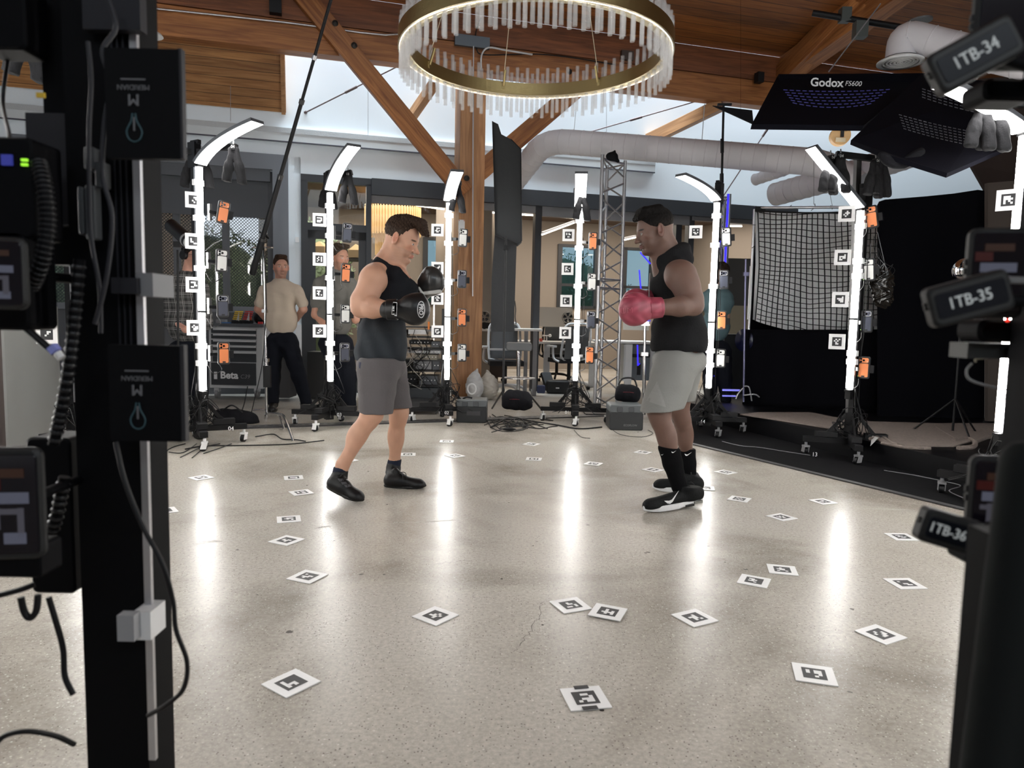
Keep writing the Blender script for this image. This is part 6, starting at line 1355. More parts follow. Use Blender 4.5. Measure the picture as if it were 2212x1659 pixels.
# dark case/bin row between the beige-shirted man's legs and the wall
simple('storage_bin', rect(596, 770, 625, 860, 8.9, .3), mat('bin_dark', (.035, .035, .037), .5), 'dark upright bin behind the beige-shirted man\'s legs', 'bin')
simple('white_board', rect(624, 764, 651, 853, 9.25, .03), WHP, 'small white board leaning behind the beige-shirted man', 'board')
simple('trash_bin', rect(664, 760, 700, 860, 9.2, .3), mat('bin_black', (.02, .02, .02), .5), 'black bin behind the glass door left of the grey-shirted man', 'bin')
# ---- server rack behind the left boxer
rk = thing('equipment_rack', 'black open rack full of electronics and cables behind the left boxer', 'rack', (P(905, 870, 8.9).x, 8.9, 0)); RKM = mat('rack_black', (.02, .02, .022), .45)
for px in (854, 957):
    for yy in (8.7, 9.1): MB().box((P(px, 700, yy).x, yy, .62), (.03, .03, 1.15)).build('upright', RKM, rk)
for py in (705, 727, 752, 777, 800, 832): rect(854, py, 957, py + 3, 8.7, .42).build('shelf', RKM, rk)
rr = random.Random(9)
for (x0, y0, x1, y1, c) in ((882, 712, 920, 722, 'WHP'), (922, 706, 948, 716, 'G'), (860, 712, 878, 725, 'B'), (884, 735, 930, 744, 'B'), (932, 738, 950, 750, 'D'), (880, 757, 925, 763, 'W2'), (928, 757, 952, 764, 'W2'), (894, 766, 944, 777, 'T'), (893, 778, 932, 798, 'G'), (934, 780, 950, 799, 'D'), (862, 780, 888, 798, 'B'), (862, 808, 900, 830, 'B'), (906, 812, 945, 831, 'D')):
    m = {'WHP': WHP, 'G': MGREY, 'B': BLK, 'D': DGREY, 'W2': mat('panel_silver', (.35, .35, .36), .35, .5), 'T': mat('panel_tan', (.28, .25, .20), .6)}[c]
    bx_ = rect(x0, y0, x1, y1, 8.72, .3).build('device', m, rk)
    for k in range(int((x1 - x0) / 7)): x = x0 + 4 + k * 7; rect(x, (y0 + y1) / 2 - 1, x + 2.2, (y0 + y1) / 2 + 1, 8.71, .012).build('button', LBLW if rr.random() < .93 else REDL, bx_)
rect(862, 838, 950, 866, 8.6, .5).build('base_drawer', mat('rack_base', (.025, .03, .035), .5), rk)
rect(924, 695, 928, 712, 8.6, .03).build('orange_handle', mat('orange_plastic', (.75, .22, .03), .4), rk)
for k in range(16):
    x = rr.uniform(860, 950); pts = [P(x, rr.uniform(700, 760), 8.66)] + [P(x + rr.uniform(-25, 25), 760 + j * 25 + rr.uniform(-10, 10), 8.6 + rr.uniform(-.05, .05)) for j in range(4)]
    MB().tube(pts, .0045, 5, sub=5).build('cable', CABLE if k % 4 else mat('cable_grey', (.35, .33, .30), .5), rk)
simple('low_trolley', rect(856, 868, 952, 886, 7.95, .4), RKM, 'low black box on the floor below the electronics rack', 'box')
# ---- power stations
def station(x0, x1, y0, y1, Yd, lb, word):
    t = thing('power_station', lb, 'power station', (P((x0 + x1) / 2, y1, Yd).x, Yd, 0)); h = y1 - y0
    zb = P(x0, y1, Yd).z; k = Yd / FPX; cx = P((x0 + x1) / 2, y0, Yd).x; w_ = (x1 - x0) * k; H_ = P(x0, y0, Yd).z; d = .30
    MB().box((cx, Yd + d / 2, H_ * .36), (w_, d, H_ * .72), None, 0, .02).build('body', mat('station_black', (.018, .02, .022), .4), t)
    MB().box((cx, Yd + d / 2, H_ * .84), (w_ * 1.01, d * 1.02, H_ * .30), None, 0, .02).build('top_cover', mat('station_grey', (.10, .11, .115), .5), t)
    for sx_ in (-.07, .045): MB().box((cx + sx_ * 1.0, Yd - .006, H_ * .82), (.055, .012, .055), None, 0, .012).build('socket', mat('socket_grey', (.055, .06, .065), .5), t)
    if word: text(word, .028, frame((cx + w_ * .12, Yd - .004, H_ * .20), (1, 0, 0), (0, 0, 1)), mat('print_grey', (.22, .22, .22), .5), t, 'lettering', local=False)
    else: MB().box((cx + .02, Yd - .004, H_ * .42), (w_ * .45, .008, .045)).build('front_panel', mat('panel_dark', (.05, .05, .055), .3), t)
    return t
station(986, 1052, 863, 918, 7.42, 'grey-topped black power station beside lamp post 02 at the column', '')
station(1318, 1391, 874, 934, 7.12, 'grey-topped black power station between the truss tower and the right boxer', 'ECOFLOW')
cable([P(1000, 862, 7.5), P(1008, 858, 7.5), P(1020, 860, 7.5)], .01, 'plug_strip', None, 'small black plug strip on the power station by the column', 'plug')
def duffel(x0, x1, y0, y1, Yd, lb):
    t = thing('sandbag', lb, 'sandbag', P((x0 + x1) / 2, y1, Yd)); s = SDF(); k = Yd / FPX; c = P((x0 + x1) / 2, (y0 + y1) / 2, Yd); hw = (x1 - x0) * k / 2; hh = (y1 - y0) * k / 2
    s.cone(c + Vector((-hw + hh * .9, 0, 0)), c + Vector((hw - hh * .9, 0, -.01)), hh, hh * 1.02, k=.02); s.cone(c + Vector((-hw + .03, 0, -hh * .6)), c + Vector((hw - .03, 0, -hh * .7)), hh * .35, hh * .35, k=.04)
    s.mesh('bag', FABB, t, res=.008, disp=wr(1.6, 40, 20, 30)); MB().tube([c + Vector((-hw * .5, -hh * .98, .01)), c + Vector((0, -hh * 1.04, .012)), c + Vector((hw * .4, -hh * .98, .005))], .0018, 5).build('stitching', mat('stitch_red', (.20, .02, .03), .7), t); return t
duffel(1085, 1148, 842, 883, 7.55, 'black sandbag hanging on the tall black flag stand')
t = duffel(1330, 1382, 829, 866, 7.45, 'black sandbag behind the power station at the truss tower'); MB().tube([P(1336, 832, 7.5), P(1345, 818, 7.5), P(1368, 818, 7.5), P(1376, 835, 7.5)], .009, 8).build('handle', BLK, t)
# ---- tall folded black softbox on a stand
fs = thing('tall_flag', 'tall narrow black folded diffuser standing beside the column', 'light modifier', (P(1088, 880, 7.7).x, 7.7, 0)); FLG = mat('flag_fabric', (.022, .024, .026), .85, bump=.2, bscale=30)
MB().prism([P(*p, 7.7) for p in ((1064, 262), (1076, 268), (1083, 290), (1104, 301), (1125, 322), (1127, 520), (1118, 528), (1070, 506), (1068, 400))], (0, .22, 0)).build('upper_panel', FLG, fs)
MB().prism([P(*p, 7.82) for p in ((1069, 504), (1116, 527), (1110, 717), (1060, 716), (1062, 600))], (0, .16, 0)).build('lower_panel', mat('flag_fabric_b', (.016, .017, .019), .9, bump=.2, bscale=30), fs)
MB().tube([P(*p, 7.69) for p in ((1064, 262), (1068, 400), (1070, 506), (1118, 528), (1127, 520), (1125, 322), (1104, 301))], .006, 6, spline=False).build('edge_piping', BLK, fs)
MB().cyl(P(1093, 510, 7.62), P(1086, 875, 7.62), .012, n=10).box(P(1093, 535, 7.62), (.05, .05, .05)).build('pole', BLK, fs)
for (a, b) in (((1086, 845, 7.6), (1063, 884)), ((1086, 850, 7.6), (1119, 884)), ((1140, 848, 7.9), (1171, 888))):
    e = G(*b); MB().cyl(P(*a), Vector((e.x, e.y, .012)), .011, n=8).build('leg', BLKM, fs)
cable([P(1115, 700, 7.6), P(1113, 685, 7.6), P(1114, 668, 7.6), P(1112, 650, 7.6)], .006, 'flag_clip', fs)
# ---- aluminium truss towers
def truss(name, legs, ztop, lb, n, m, r=.020, rb=.010):
    t = thing(name, lb, 'truss', sum(legs, Vector()) / len(legs)); L3 = len(legs)
    for l in legs: MB().cyl(l, l + Vector((0, 0, ztop)), r, n=14).build('chord', m, t)
    for k in range(L3):
        a = legs[k]; b = legs[(k + 1) % L3]; mb = MB(); h = ztop / n
        for i in range(n): z0 = i * h; (p, q) = (a, b) if i % 2 else (b, a); mb.cyl(p + Vector((0, 0, z0 + .03)), q + Vector((0, 0, z0 + h - .03)), rb, n=8)
        for z in (.04, ztop * .495, ztop * .53, ztop - .04): mb.cyl(a + Vector((0, 0, z)), b + Vector((0, 0, z)), rb * 1.1, n=8)
        mb.build('lattice', m, t)
    return t
gl_ = G(1284, 893); gr_ = G(1331, 882); gb = (gl_ + gr_) / 2 + Vector((-.04, .28, 0)); ALT = mat('truss_aluminium', (.50, .50, .51), .38, .85)
tr = truss('truss_tower', [gl_, gr_ + Vector((-.03, -.25, 0)), gb], 2.98, 'grey aluminium truss tower left of the right boxer', 13, ALT)
s = SDF(); q = P(1322, 338, 8.3); s.ell(q, (.07, .05, .05), k=.02); s.cone(q, q + Vector((.03, 0, .06)), .03, .012, k=.02); s.cone(q, q + Vector((.07, 0, -.05)), .03, .02, k=.02); tag(s.mesh('cloth', FABB, None, res=.008), 'black cloth tied on top of the truss tower', 'cloth')
MB().box(Vector((gl_.x + .15, gl_.y + .05, .012)), (.55, .55, .02)).build('base_plate', BLKM, tr)
mt = [G(1545, 885), G(1572, 885), G(1560, 878)]; t2 = truss('truss_tower', [Vector((P(1542, 600, 9.2).x, 9.2, 0)), Vector((P(1569, 600, 9.2).x, 9.25, 0)), Vector((P(1556, 600, 9.5).x, 9.5, 0))], 2.72, 'blue-lit truss tower behind lamp post 14', 10, ALT, .028, .008)
MB().cyl(Vector((P(1556, 600, 9.3).x, 9.12, 1.15)), Vector((P(1556, 600, 9.3).x, 9.12, 2.70)), .013, n=8).build('blue_light', BLUEL, t2)
mb = MB()
for (a, b) in (((1545, 430), (1558, 470)), ((1545, 480), (1556, 455)), ((1548, 560), (1556, 520)), ((1546, 600), (1558, 640)), ((1552, 500), (1552, 540))): mb.cyl(P(*a, 9.05), P(*b, 9.05), .012, n=6)
mb.build('blue_light', BLUEL, t2)
tag(MB().prism([P(1534 + 9 * math.cos(a), 812 + 9 * math.sin(a), 8.0) for a in [i * 1.0472 for i in range(6)]], (0, .02, 0)).build('blue_lamp', BLUEL), 'small blue glowing lamp right of the right boxer\'s shorts', 'lamp')
tag(rect(1527, 866, 1537, 884, 7.9, .02).build('blue_lamp', BLUEL), 'small blue glowing rectangle low behind lamp post 14', 'lamp')
for (x0, y0, x1, y1, lb) in ((1561, 841, 1599, 845, 'upper bar with painted blue reflection on the stage behind lamp post 14'), (1561, 854, 1590, 857, 'lower bar with painted blue reflection on the stage behind lamp post 14')): tag(rect(x0, y0, x1, y1, 8.3, .02).build('blue_bar', mat('bar_reflection_glow', (.25, .25, .6), .4, emit=(.2, .2, .8), es=.4)), lb, 'bar')  # blue reflection on the bars painted as a faint emission
tag(rect(1366, 691, 1405, 694, 8.4, .02).build('blue_bar', BLUEL), 'blue glowing bar just below the red gloves', 'bar')
for pts in (((1377, 745), (1378, 790), (1382, 785)), ((1383, 545), (1405, 570)), ((1381, 583), (1383, 610), (1386, 640))): tag(MB().tube([P(*p, 8.9) for p in pts], .009, 6, spline=False).build('blue_strip', BLUEL), {1377: 'blue glowing strip in front of the grey printer', 1383: 'diagonal blue glowing strip below the right boxer\'s chin', 1381: 'vertical blue glowing strip left of the hoodie\'s zip'}[pts[0][0]], 'light strip')
# chrome stand behind red gloves
cs2 = thing('light_stand', 'chrome stand below the red gloves', 'stand', G(1391, 880)); MB().cyl(P(1393, 690, 8.2), P(1392, 770, 8.2), .016, n=10).cyl(P(1392, 765, 8.2), Vector((P(1391, 880, 8.2).x, 8.2, .02)), .022, n=10).build('column', CHR, cs2); MB().box(P(1394, 699, 8.2), (.10, .05, .05)).box(P(1392, 765, 8.2), (.08, .05, .04)).build('clamp', ALU, cs2)
# ---- office furniture behind the open glazing
WTOP = mat('desk_white', (.62, .62, .60), .5); DLEG = mat('desk_leg_grey', (.16, .16, .165), .5); WLEG = mat('desk_leg_white', (.55, .56, .57), .45)
def desk(x0, x1, yt, Yd, dep, lb, legs, lm, th=4.5):
    t = thing('desk', lb, 'desk', (P((x0 + x1) / 2, yt, Yd).x, Yd, 0)); rect(x0, yt - th / 2, x1, yt + th / 2, Yd, dep).build('tabletop', WTOP, t); zt2 = P(x0, yt, Yd).z
    for (px, w_) in legs: x = P(px, yt, Yd).x; MB().box((x, Yd + .06, zt2 / 2), (w_, .07, zt2 - .03)).build('leg', lm, t)
    for (px, w_) in legs: x = P(px, yt, Yd).x; MB().box((x, Yd + dep / 2, .02), (w_, dep * .9, .03)).build('foot', lm, t)
    return t
desk(1112, 1172, 713, 10.15, .7, 'white-topped grey-legged standing desk right of the tall black diffuser', ((1137, .055), (1157, .06)), DLEG)
desk(1014, 1061, 713, 10.9, .6, 'white-topped standing desk between the column and the tall black diffuser', ((1030, .05),), DLEG)
desk(1110, 1292, 741, 11.6, .8, 'long white desk behind lamp post 01', ((1182, .10), (1280, .08)), WLEG)
desk(1013, 1060, 740, 11.9, .7, 'lower white desk between the column and the tall black diffuser', ((1020, .06),), WLEG)
desk(1290, 1420, 740, 10.6, .7, 'white desk behind the truss tower and the right boxer', ((1360, .10), (1412, .06)), WLEG)
def chair(cx, yb, Yd, lb, yaw, seatc=GREYF, frame_m=None, yt=716):
    fm = frame_m or mat('chair_white', (.50, .51, .52), .4); x = P(cx, yb, Yd).x; t = thing('office_chair', lb, 'chair', (x, Yd, 0), yaw)
    L_ = dict(local=True)
    MB().tube([Vector((-.22, -.02, .50)), Vector((-.235, .03, .75)), Vector((-.20, .06, 1.0)), Vector((0, .07, 1.03)), Vector((.20, .06, 1.0)), Vector((.235, .03, .75)), Vector((.22, -.02, .50)), Vector((0, -.03, .46)), Vector((-.22, -.02, .50))], .018, 8, sub=5).build('back_frame', fm, t, **L_)
    mb = MB(); n = 8; vs = []
    for i in range(n + 1):
        for j in range(n + 1): u = i / n * 2 - 1; v = j / n; vs.append((u * .20, .02 + .05 * v - .02 * (1 - u * u), .50 + v * .50))
    mb.add(vs, [(i * (n + 1) + j, i * (n + 1) + j + 1, (i + 1) * (n + 1) + j + 1, (i + 1) * (n + 1) + j) for i in range(n) for j in range(n)], 0, True).build('backrest', mat('mesh_grey', (.09, .095, .10), .8), t, **L_)
    MB().beam((-.22, -.02, .64), (.22, -.02, .64), .03, .03).build('lumbar_bar', fm, t, **L_)
    MB().box((0, .26 * -1 + .02, .46), (.48, .46, .07), (Vector((1, 0, 0)), Vector((0, 1, 0)), Z)).build('seat', seatc, t, **L_)
    for s_ in (-1, 1): MB().tube([Vector((s_ * .25, -.05, .45)), Vector((s_ * .31, -.12, .50)), Vector((s_ * .30, -.18, .66))], .018, 8).box((s_ * .30, -.22, .68), (.07, .22, .03)).build('armrest', fm, t, **L_)
    MB().cyl((0, -.20, .12), (0, -.20, .44), .028, n=12).build('gas_lift', BLK, t, **L_)
    for k in range(5):
        a = k * 1.2566 + .3; e = Vector((math.cos(a), math.sin(a), 0)); q = Vector((0, -.20, .14)); lg = MB().tube([q, q + e * .18 + Vector((0, 0, -.015)), q + e * .31 + Vector((0, 0, -.06))], .020, 8); lg.build('base_leg', fm, t, **L_)
        MB().cyl(q + e * .31 + Vector((-.02, 0, -.11)), q + e * .31 + Vector((.02, 0, -.11)), .028, n=12).build('caster', BLK, t, **L_)
    return t
chair(1088, 830, 10.5, 'white-framed grey mesh office chair behind the tall black diffuser', .1)
chair(1241, 828, 11.0, 'white-framed office chair behind lamp post 01', math.pi + .4)
chair(1030, 815, 12.2, 'dark office chair right behind the column', 2.4, BLK, BLK)
chair(1200, 812, 12.4, 'dark office chair beyond the long white desk', 3.0, BLK, BLK)
# kneeling stool with grey pad
sx0 = P(1120, 850, 9.2); st = thing('bar_stool', 'grey padded stool with chrome foot ring beside the tall black diffuser', 'stool', (sx0.x, 9.2, 0))
rect(1093, 741, 1150, 758, 9.05, .34, bev=.03).build('seat', mat('stool_pad', (.14, .145, .15), .6), st); MB().cyl(P(1120, 758, 9.2), Vector((sx0.x, 9.2, .03)), .026, n=14).build('column', CHR, st)
MB().tube([Vector((sx0.x + .17 * math.cos(a) * (1.2 if abs(math.cos(a)) > .9 else 1), 9.15 + .14 * math.sin(a), P(1120, 816, 9.2).z)) for a in [i * math.pi / 6 for i in range(13)]], .009, 8, sub=4).build('foot_ring', CHR, st); MB().cyl((sx0.x, 9.2, 0), (sx0.x, 9.2, .025), .20, n=28).build('base', CHR, st)
# things on and around the desks
simple('notice_board', rect(1166, 664, 1236, 706, 12.3, .05), mat('panel_cream', (.45, .42, .37), .6), 'cream panel standing on the desk left of lamp post 01', 'panel')
simple('long_shelf', rect(1000, 655, 1062, 663, 13.5, .2), mat('shelf_cream', (.45, .40, .32), .6), 'cream window sill board left of the tall black diffuser', 'shelf')
simple('cream_board', rect(1014, 663, 1062, 706, 13.2, .05), mat('panel_cream', (.45, .42, .37), .6), 'cream board behind the black fan', 'board')
def disc_fan(px, py, Yd, r, lb):
    q = P(px, py, Yd); t = thing('desk_fan', lb, 'fan', q)
    for k in range(4): MB().lathe(q, (0, 1, 0), [(r * (1 - k * .2), -.02), (r * (1 - k * .2) + .006, 0), (r * (1 - k * .2), .02)], 24).build('guard_ring', BLK, t)
    for k in range(5): a = k * 1.2566; MB().prism([q, q + Vector((math.cos(a) * r * .9, 0, math.sin(a) * r * .9)), q + Vector((math.cos(a + .7) * r * .9, .02, math.sin(a + .7) * r * .9))], (0, .006, 0)).build('blade', DGREY, t)
    MB().cyl(q + Vector((0, 0, -r)), q + Vector((0, 0, -r - .12)), .02, n=10).build('foot', BLK, t); return t
disc_fan(1047, 684, 11.0, .085, 'black round fan between the column and the tall black diffuser'); disc_fan(1227, 686, 12.0, .095, 'round dark fan just left of lamp post 01')
simple('camera_box', rect(1040, 697, 1060, 710, 10.95, .1), BLK, 'black camera box on the desk beside the column', 'box')
simple('yellow_case', rect(1014, 698, 1029, 711, 10.92, .1), mat('case_black_yellow', (.05, .05, .03), .5), 'black and yellow case on the desk beside the column', 'case')
simple('red_cube', rect(1165, 731, 1172, 738, 11.65, .05), mat('cube_red', (.6, .10, .05), .4), 'small red puzzle cube on the long white desk', 'toy')
t = thing('desk_ornament', 'small white two-ball ornament on the long white desk', 'ornament', P(1181, 738, 11.7)); MB().cyl(P(1181, 737, 11.7), P(1181, 725, 11.7), .008, n=8).cyl(P(1173, 725, 11.7), P(1188, 725, 11.7), .007, n=8).sphere(P(1188, 725, 11.7), .027).sphere(P(1173, 725, 11.7), .014).build('body', WHP, t)
# plastic bags and a looped white cable beside the column
def blob_bag(px, py, Yd, w_, h, lb, m, seed):
    rr = random.Random(seed); s = SDF(); c = P(px, py, Yd); c.z = h * .5; s.ell(c, (w_, w_ * .8, h * .5), k=.03); s.cone(c + Vector((0, 0, h * .35)), c + Vector((rr.uniform(-.03, .03), 0, h * .62)), .06, .02, k=.05); s.half((0, 0, .006), (0, 0, -1), k=.005)
    t = thing('plastic_bag', lb, 'bag', (c.x, c.y, 0)); s.mesh('bag', m, t, res=.01, disp=lambda x, y, z: .008 * np.sin(x * 60 + 5 * np.sin(z * 30)) * np.sin(z * 45 + y * 40)); return t
PLB = mat('plastic_bag', (.42, .39, .34), .35)
blob_bag(1055, 830, 9.6, .14, .34, 'translucent plastic bag on the floor beyond the column', PLB, 1); blob_bag(1025, 835, 9.45, .12, .36, 'whitish plastic bag right beside the column', mat('plastic_bag_white', (.5, .5, .5), .4), 2)
tag(MB().tube([P(1019 + 9 * math.cos(a), 840 + 11 * math.sin(a), 9.15) for a in [i * .524 for i in range(13)]], .010, 8, sub=4).build('cable_coil', WHP), 'coiled white cable leaning at the foot of the column', 'cable')
# open black case, small bags on floor
oc = thing('open_case', 'open black hard case lying on the office floor left of lamp post 01', 'case', G(1200, 852)); g = G(1200, 852); MB().box((g.x + .04, g.y + .2, .10), (.34, .28, .18), None, 0, .03).build('shell', BLK, oc)
MB().beam(P(1190, 842, g.y + .2), P(1178, 806, g.y + .35), .16, .05).build('lid', BLK, oc); MB().box((g.x + .03, g.y + .045, .09), (.05, .004, .015)).build('badge', LBLW, oc)
simple('blue_bag', rect(1160, 833, 1178, 850, 10.1, .12, bev=.02), mat('bag_navy', (.02, .03, .08), .7), 'small navy bag on the floor left of the open black case', 'bag')
simple('dark_bin', rect(1047, 790, 1093, 815, 12.2, .2), mat('bin_brown', (.05, .035, .03), .6), 'dark low box under the desks behind the tall diffuser', 'box')
simple('white_tray', rect(1249, 845, 1260, 852, 8.2, .06), WHP, 'small white adapter on the floor behind lamp post 01', 'adapter')
# desk machines behind the truss and right boxer
t = thing('desk_printer', 'grey desk machine under the desk behind the right boxer', 'printer', P(1385, 820, 10.9)); rect(1364, 745, 1418, 822, 10.7, .4).build('body', mat('printer_grey', (.13, .15, .17), .5), t); rect(1376, 785, 1384, 810, 10.69, .02).build('slot', BLK, t); rect(1364, 765, 1418, 772, 10.69, .02).build('band', BLK, t)
t = thing('drawer_unit', 'white slatted drawer unit behind the truss tower', 'drawer unit', P(1355, 825, 10.8)); rect(1347, 744, 1363, 824, 10.65, .4).build('body', mat('unit_white', (.5, .52, .52), .5), t); rect(1354, 744, 1355, 824, 10.64, .01).build('gap', DGREY, t)
simple('desk_monitor', rect(1347, 692, 1402, 713, 11.2, .05), mat('panel_cream', (.45, .42, .37), .6), 'cream panel below the red gloves behind the desk', 'panel')
simple('office_partition', rect(1480, 660, 1640, 760, 12.5, .1), mat('sofa_beige', (.26, .23, .17), .8), 'low beige sofa back beyond lamp post 14', 'sofa')
simple('cabinet', rect(1545, 722, 1612, 872, 9.9, .4), mat('cabinet_dark', (.035, .04, .045), .5), 'dark grey cabinet behind lamp post 14', 'cabinet')
simple('roller_wall', rect(1570, 560, 1655, 700, 12.8, .1), mat('partition_dark', (.05, .05, .05), .7), 'dark partition beyond the office window left of the ball net', 'partition')
# ---- fringed pendant lamp in the office
YL = 12.4; lc = P(849, 470, YL); pl2 = thing('fringe_pendant', 'large warm pendant lamp with hanging beaded strands in the office behind the left boxer', 'pendant lamp', lc)
FRG = mat('bead_strand', (.62, .42, .20), .5, emit=(1, .62, .28), es=.10); R1 = 58 / FPX * YL; R2 = R1 * .62
zt1 = P(849, 449, YL).z; zb1 = P(849, 508, YL).z; zb2 = P(849, 552, YL).z; MB().lathe(lc, Z, [(R1, zt1 - lc.z), (R1 + .01, zt1 - lc.z), (R1 + .01, zt1 - lc.z + .03), (R1, zt1 - lc.z + .03)], 48, closed=True).build('top_ring', mat('ring_gold', (.45, .33, .15), .4, .6), pl2)
MB().cyl(Vector((lc.x, lc.y, zb1 + .01)), Vector((lc.x, lc.y, zt1 - .02)), R1 - .03, n=32).build('inner_diffuser', mat('diffuser_warm', (.5, .34, .16), .6, emit=(1, .65, .3), es=.12), pl2)
for k in range(58):
    a = math.pi * 2 * k / 58; q = Vector((lc.x + R1 * math.cos(a), lc.y + R1 * math.sin(a), 0)); MB().cyl(q + Vector((0, 0, zb1 - .02)), q + Vector((0, 0, zt1)), .013, n=5).build('strand', FRG, pl2)
for k in range(40):
    a = math.pi * 2 * k / 40; q = Vector((lc.x + R2 * math.cos(a), lc.y + R2 * math.sin(a), 0)); MB().cyl(q + Vector((0, 0, zb2)), q + Vector((0, 0, zb1)), .013, n=5).build('strand', FRG, pl2)
for k in range(3): MB().cyl(Vector((lc.x + .1 * (k - 1), lc.y, zt1)), Vector((lc.x, lc.y, 3.18)), .004, n=5).build('suspension_wire', BLK, pl2)
bx1 = thing('cardboard_box', 'open cardboard box on a shelf in the office seen through the glass door', 'box', P(685, 532, 11.8)); rect(664, 532, 700, 556, 11.8, .4).build('body', mat('cardboard', (.35, .25, .14), .8), bx1); MB().prism([P(664, 532, 11.8), P(690, 521, 11.9), P(700, 532, 11.8)], (0, .3, 0)).build('flap', mat('cardboard_light', (.5, .36, .19), .8), bx1)
bx2 = thing('cardboard_box', 'second cardboard box in the office left of the left boxer\'s shoulder', 'box', P(768, 540, 11.8)); rect(752, 540, 782, 556, 11.8, .4).build('body', mat('cardboard', (.35, .25, .14), .8), bx2); MB().prism([P(752, 540, 11.8), P(768, 527, 11.9), P(782, 540, 11.8)], (0, .3, 0)).build('flap', mat('cardboard_light', (.5, .36, .19), .8), bx2)
simple('office_shelf', rect(655, 557, 800, 560, 11.7, .5), mat('shelf_dark', (.05, .045, .04), .6), 'dark shelf carrying the cardboard boxes', 'shelf')
# ---- floor channel
mb = MB(); a = G(500, 925); b = G(1300, 898); mb.beam(Vector((a.x, a.y, .006)), Vector((b.x, b.y, .006)), .16, .012); fc = mb.build('floor_grate', mat('grate_dark', (.05, .05, .052), .5, .4)); tag(fc, 'long dark drain grate let into the floor behind the lamp posts', 'grate')
mb = MB(); d = (Vector((b.x, b.y, 0)) - Vector((a.x, a.y, 0))); L_ = d.length; d.normalize(); n = Vector((-d.y, d.x, 0))
for k in range(int(L_ / .07)):
    c = Vector((a.x, a.y, .0125)) + d * (k * .07 + .03); mb.add([c - d * .025, c - n * .02, c + d * .025, c + n * .02], [(0, 1, 2, 3)])
mb.build('diamond_holes', mat('hole_light', (.20, .21, .21), .6), fc)
# ---- cables on the floor
rr = random.Random(21)
def floor_cable(pxs, lb, r=.005, m=None, grp=None): return cable([Vector((G(*p).x, G(*p).y, r + .002 + (i % 2) * .002)) for i, p in enumerate(pxs)], r, 'floor_cable', None, lb, 'cable', m=m, group=grp)
floor_cable([(700, 953), (620, 962), (520, 964), (440, 966), (400, 972)], 'black cable on the floor running from lamp post 03 to lamp post 04')
floor_cable([(552, 945), (590, 940), (610, 950), (640, 952), (660, 955)], 'black cable on the floor around the chrome stand foot')
floor_cable([(1060, 925), (1100, 905), (1150, 912), (1200, 920), (1250, 928), (1300, 925)], 'thick black cable on the floor between power station and lamp post 01', .008)
floor_cable([(1050, 905), (1070, 930), (1120, 932), (1140, 922), (1100, 915), (1065, 922)], 'looped black cable on the floor right of the power station')
floor_cable([(1062, 935), (1090, 928), (1115, 930), (1135, 926)], 'black cable with an inline adapter on the floor in front of the others', .004)
simple('cable_adapter', MB().sphere(G(1100, 931) + Vector((0, 0, .018)), .02, 12, sc=(3.5, 1, .8)), BLK, 'long black inline adapter on the floor right of the power station', 'adapter')
floor_cable([(1318, 925), (1340, 940), (1385, 945), (1410, 938), (1400, 930)], 'thin cable on the floor in front of the right power station', .003)
floor_cable([(1240, 930), (1255, 945), (1275, 948)], 'short cable end on the floor below lamp post 01', .003)
for k in range(12):
    x = 1050 + rr.uniform(-10, 90); floor_cable([(x, rr.uniform(895, 925)), (x + rr.uniform(10, 40), rr.uniform(895, 930)), (x + rr.uniform(30, 90), rr.uniform(900, 930)), (x + rr.uniform(40, 120), rr.uniform(905, 928))], 'black cable in the tangle on the floor between power station and lamp post 01', grp='tangled black floor cables')
for k in range(5):
    x = 340 + k * 25; floor_cable([(x, 985 + rr.uniform(-8, 8)), (x + 30, 975 + rr.uniform(-8, 8)), (x + 60, 960)], 'thin black cable in the tangle left of lamp post 04', .004, grp='floor cables left of lamp post 04')
cable([P(535, 835, 8.6), P(532, 850, 8.4), P(528, 870, 8.2), P(522, 890, 8.0), P(519, 905, 7.9)], .006, 'coiled_cable', None, 'thin coiled cable hanging in front of the tool chest', 'cable')
cable([P(570, 540, YC - .05), P(575, 640, YC - .05), P(572, 720, YC - .05), P(566, 790, YC - .06), P(548, 870, YC - .1), P(541, 900, YC - .1)], .005, 'cable', None, 'black cable hanging along the chrome stand', 'cable')
# ================================================================ THE DARK SIDE: stage, net, drapes
MATB = mat('mat_black', (.004, .004, .005), .95, spec=.08, bump=.15, bscale=40); RIS = mat('riser_black', (.002, .002, .003), .4, spec=.25, bump=.15, bscale=6)
A = G(1496, 960); B = G(2110, 1108); d = (B - A).normalized(); B2 = A + d * 6.5; A2 = A - d * .4; R1_ = G(1590, 927); R2_ = G(2066, 1046); dr_ = (R2_ - R1_).normalized(); Q1 = R1_ - dr_ * 1.6; Q2 = R1_ + dr_ * 7
mb = MB().prism([Vector((p.x, p.y, .001)) for p in (A2, B2, Q2, Q1)], (0, 0, .004)); tag(mb.build('floor_mat', MATB), 'black mat covering the floor in front of the stage', 'mat')
tag(MB().beam(Vector((A2.x, A2.y, .006)), Vector((B2.x, B2.y, .006)), .05, .006).build('edge_strip', mat('edge_grey', (.04, .04, .042), .6)), 'grey edge strip along the black floor mat', 'edge strip')
HR = .17; back = 3.4; nrm = Vector((-dr_.y, dr_.x, 0)); nrm = nrm if nrm.y > 0 or nrm.x > 0 else -nrm
if nrm.dot(Vector((1, 0, 0))) < 0: nrm = -nrm
mb = MB().prism([Vector((p.x, p.y, 0)) for p in (Q1, Q2, Q2 + nrm * back, Q1 + nrm * back)], (0, 0, HR)); tag(mb.build('stage_riser', RIS), 'low glossy black stage platform at the right', 'stage')
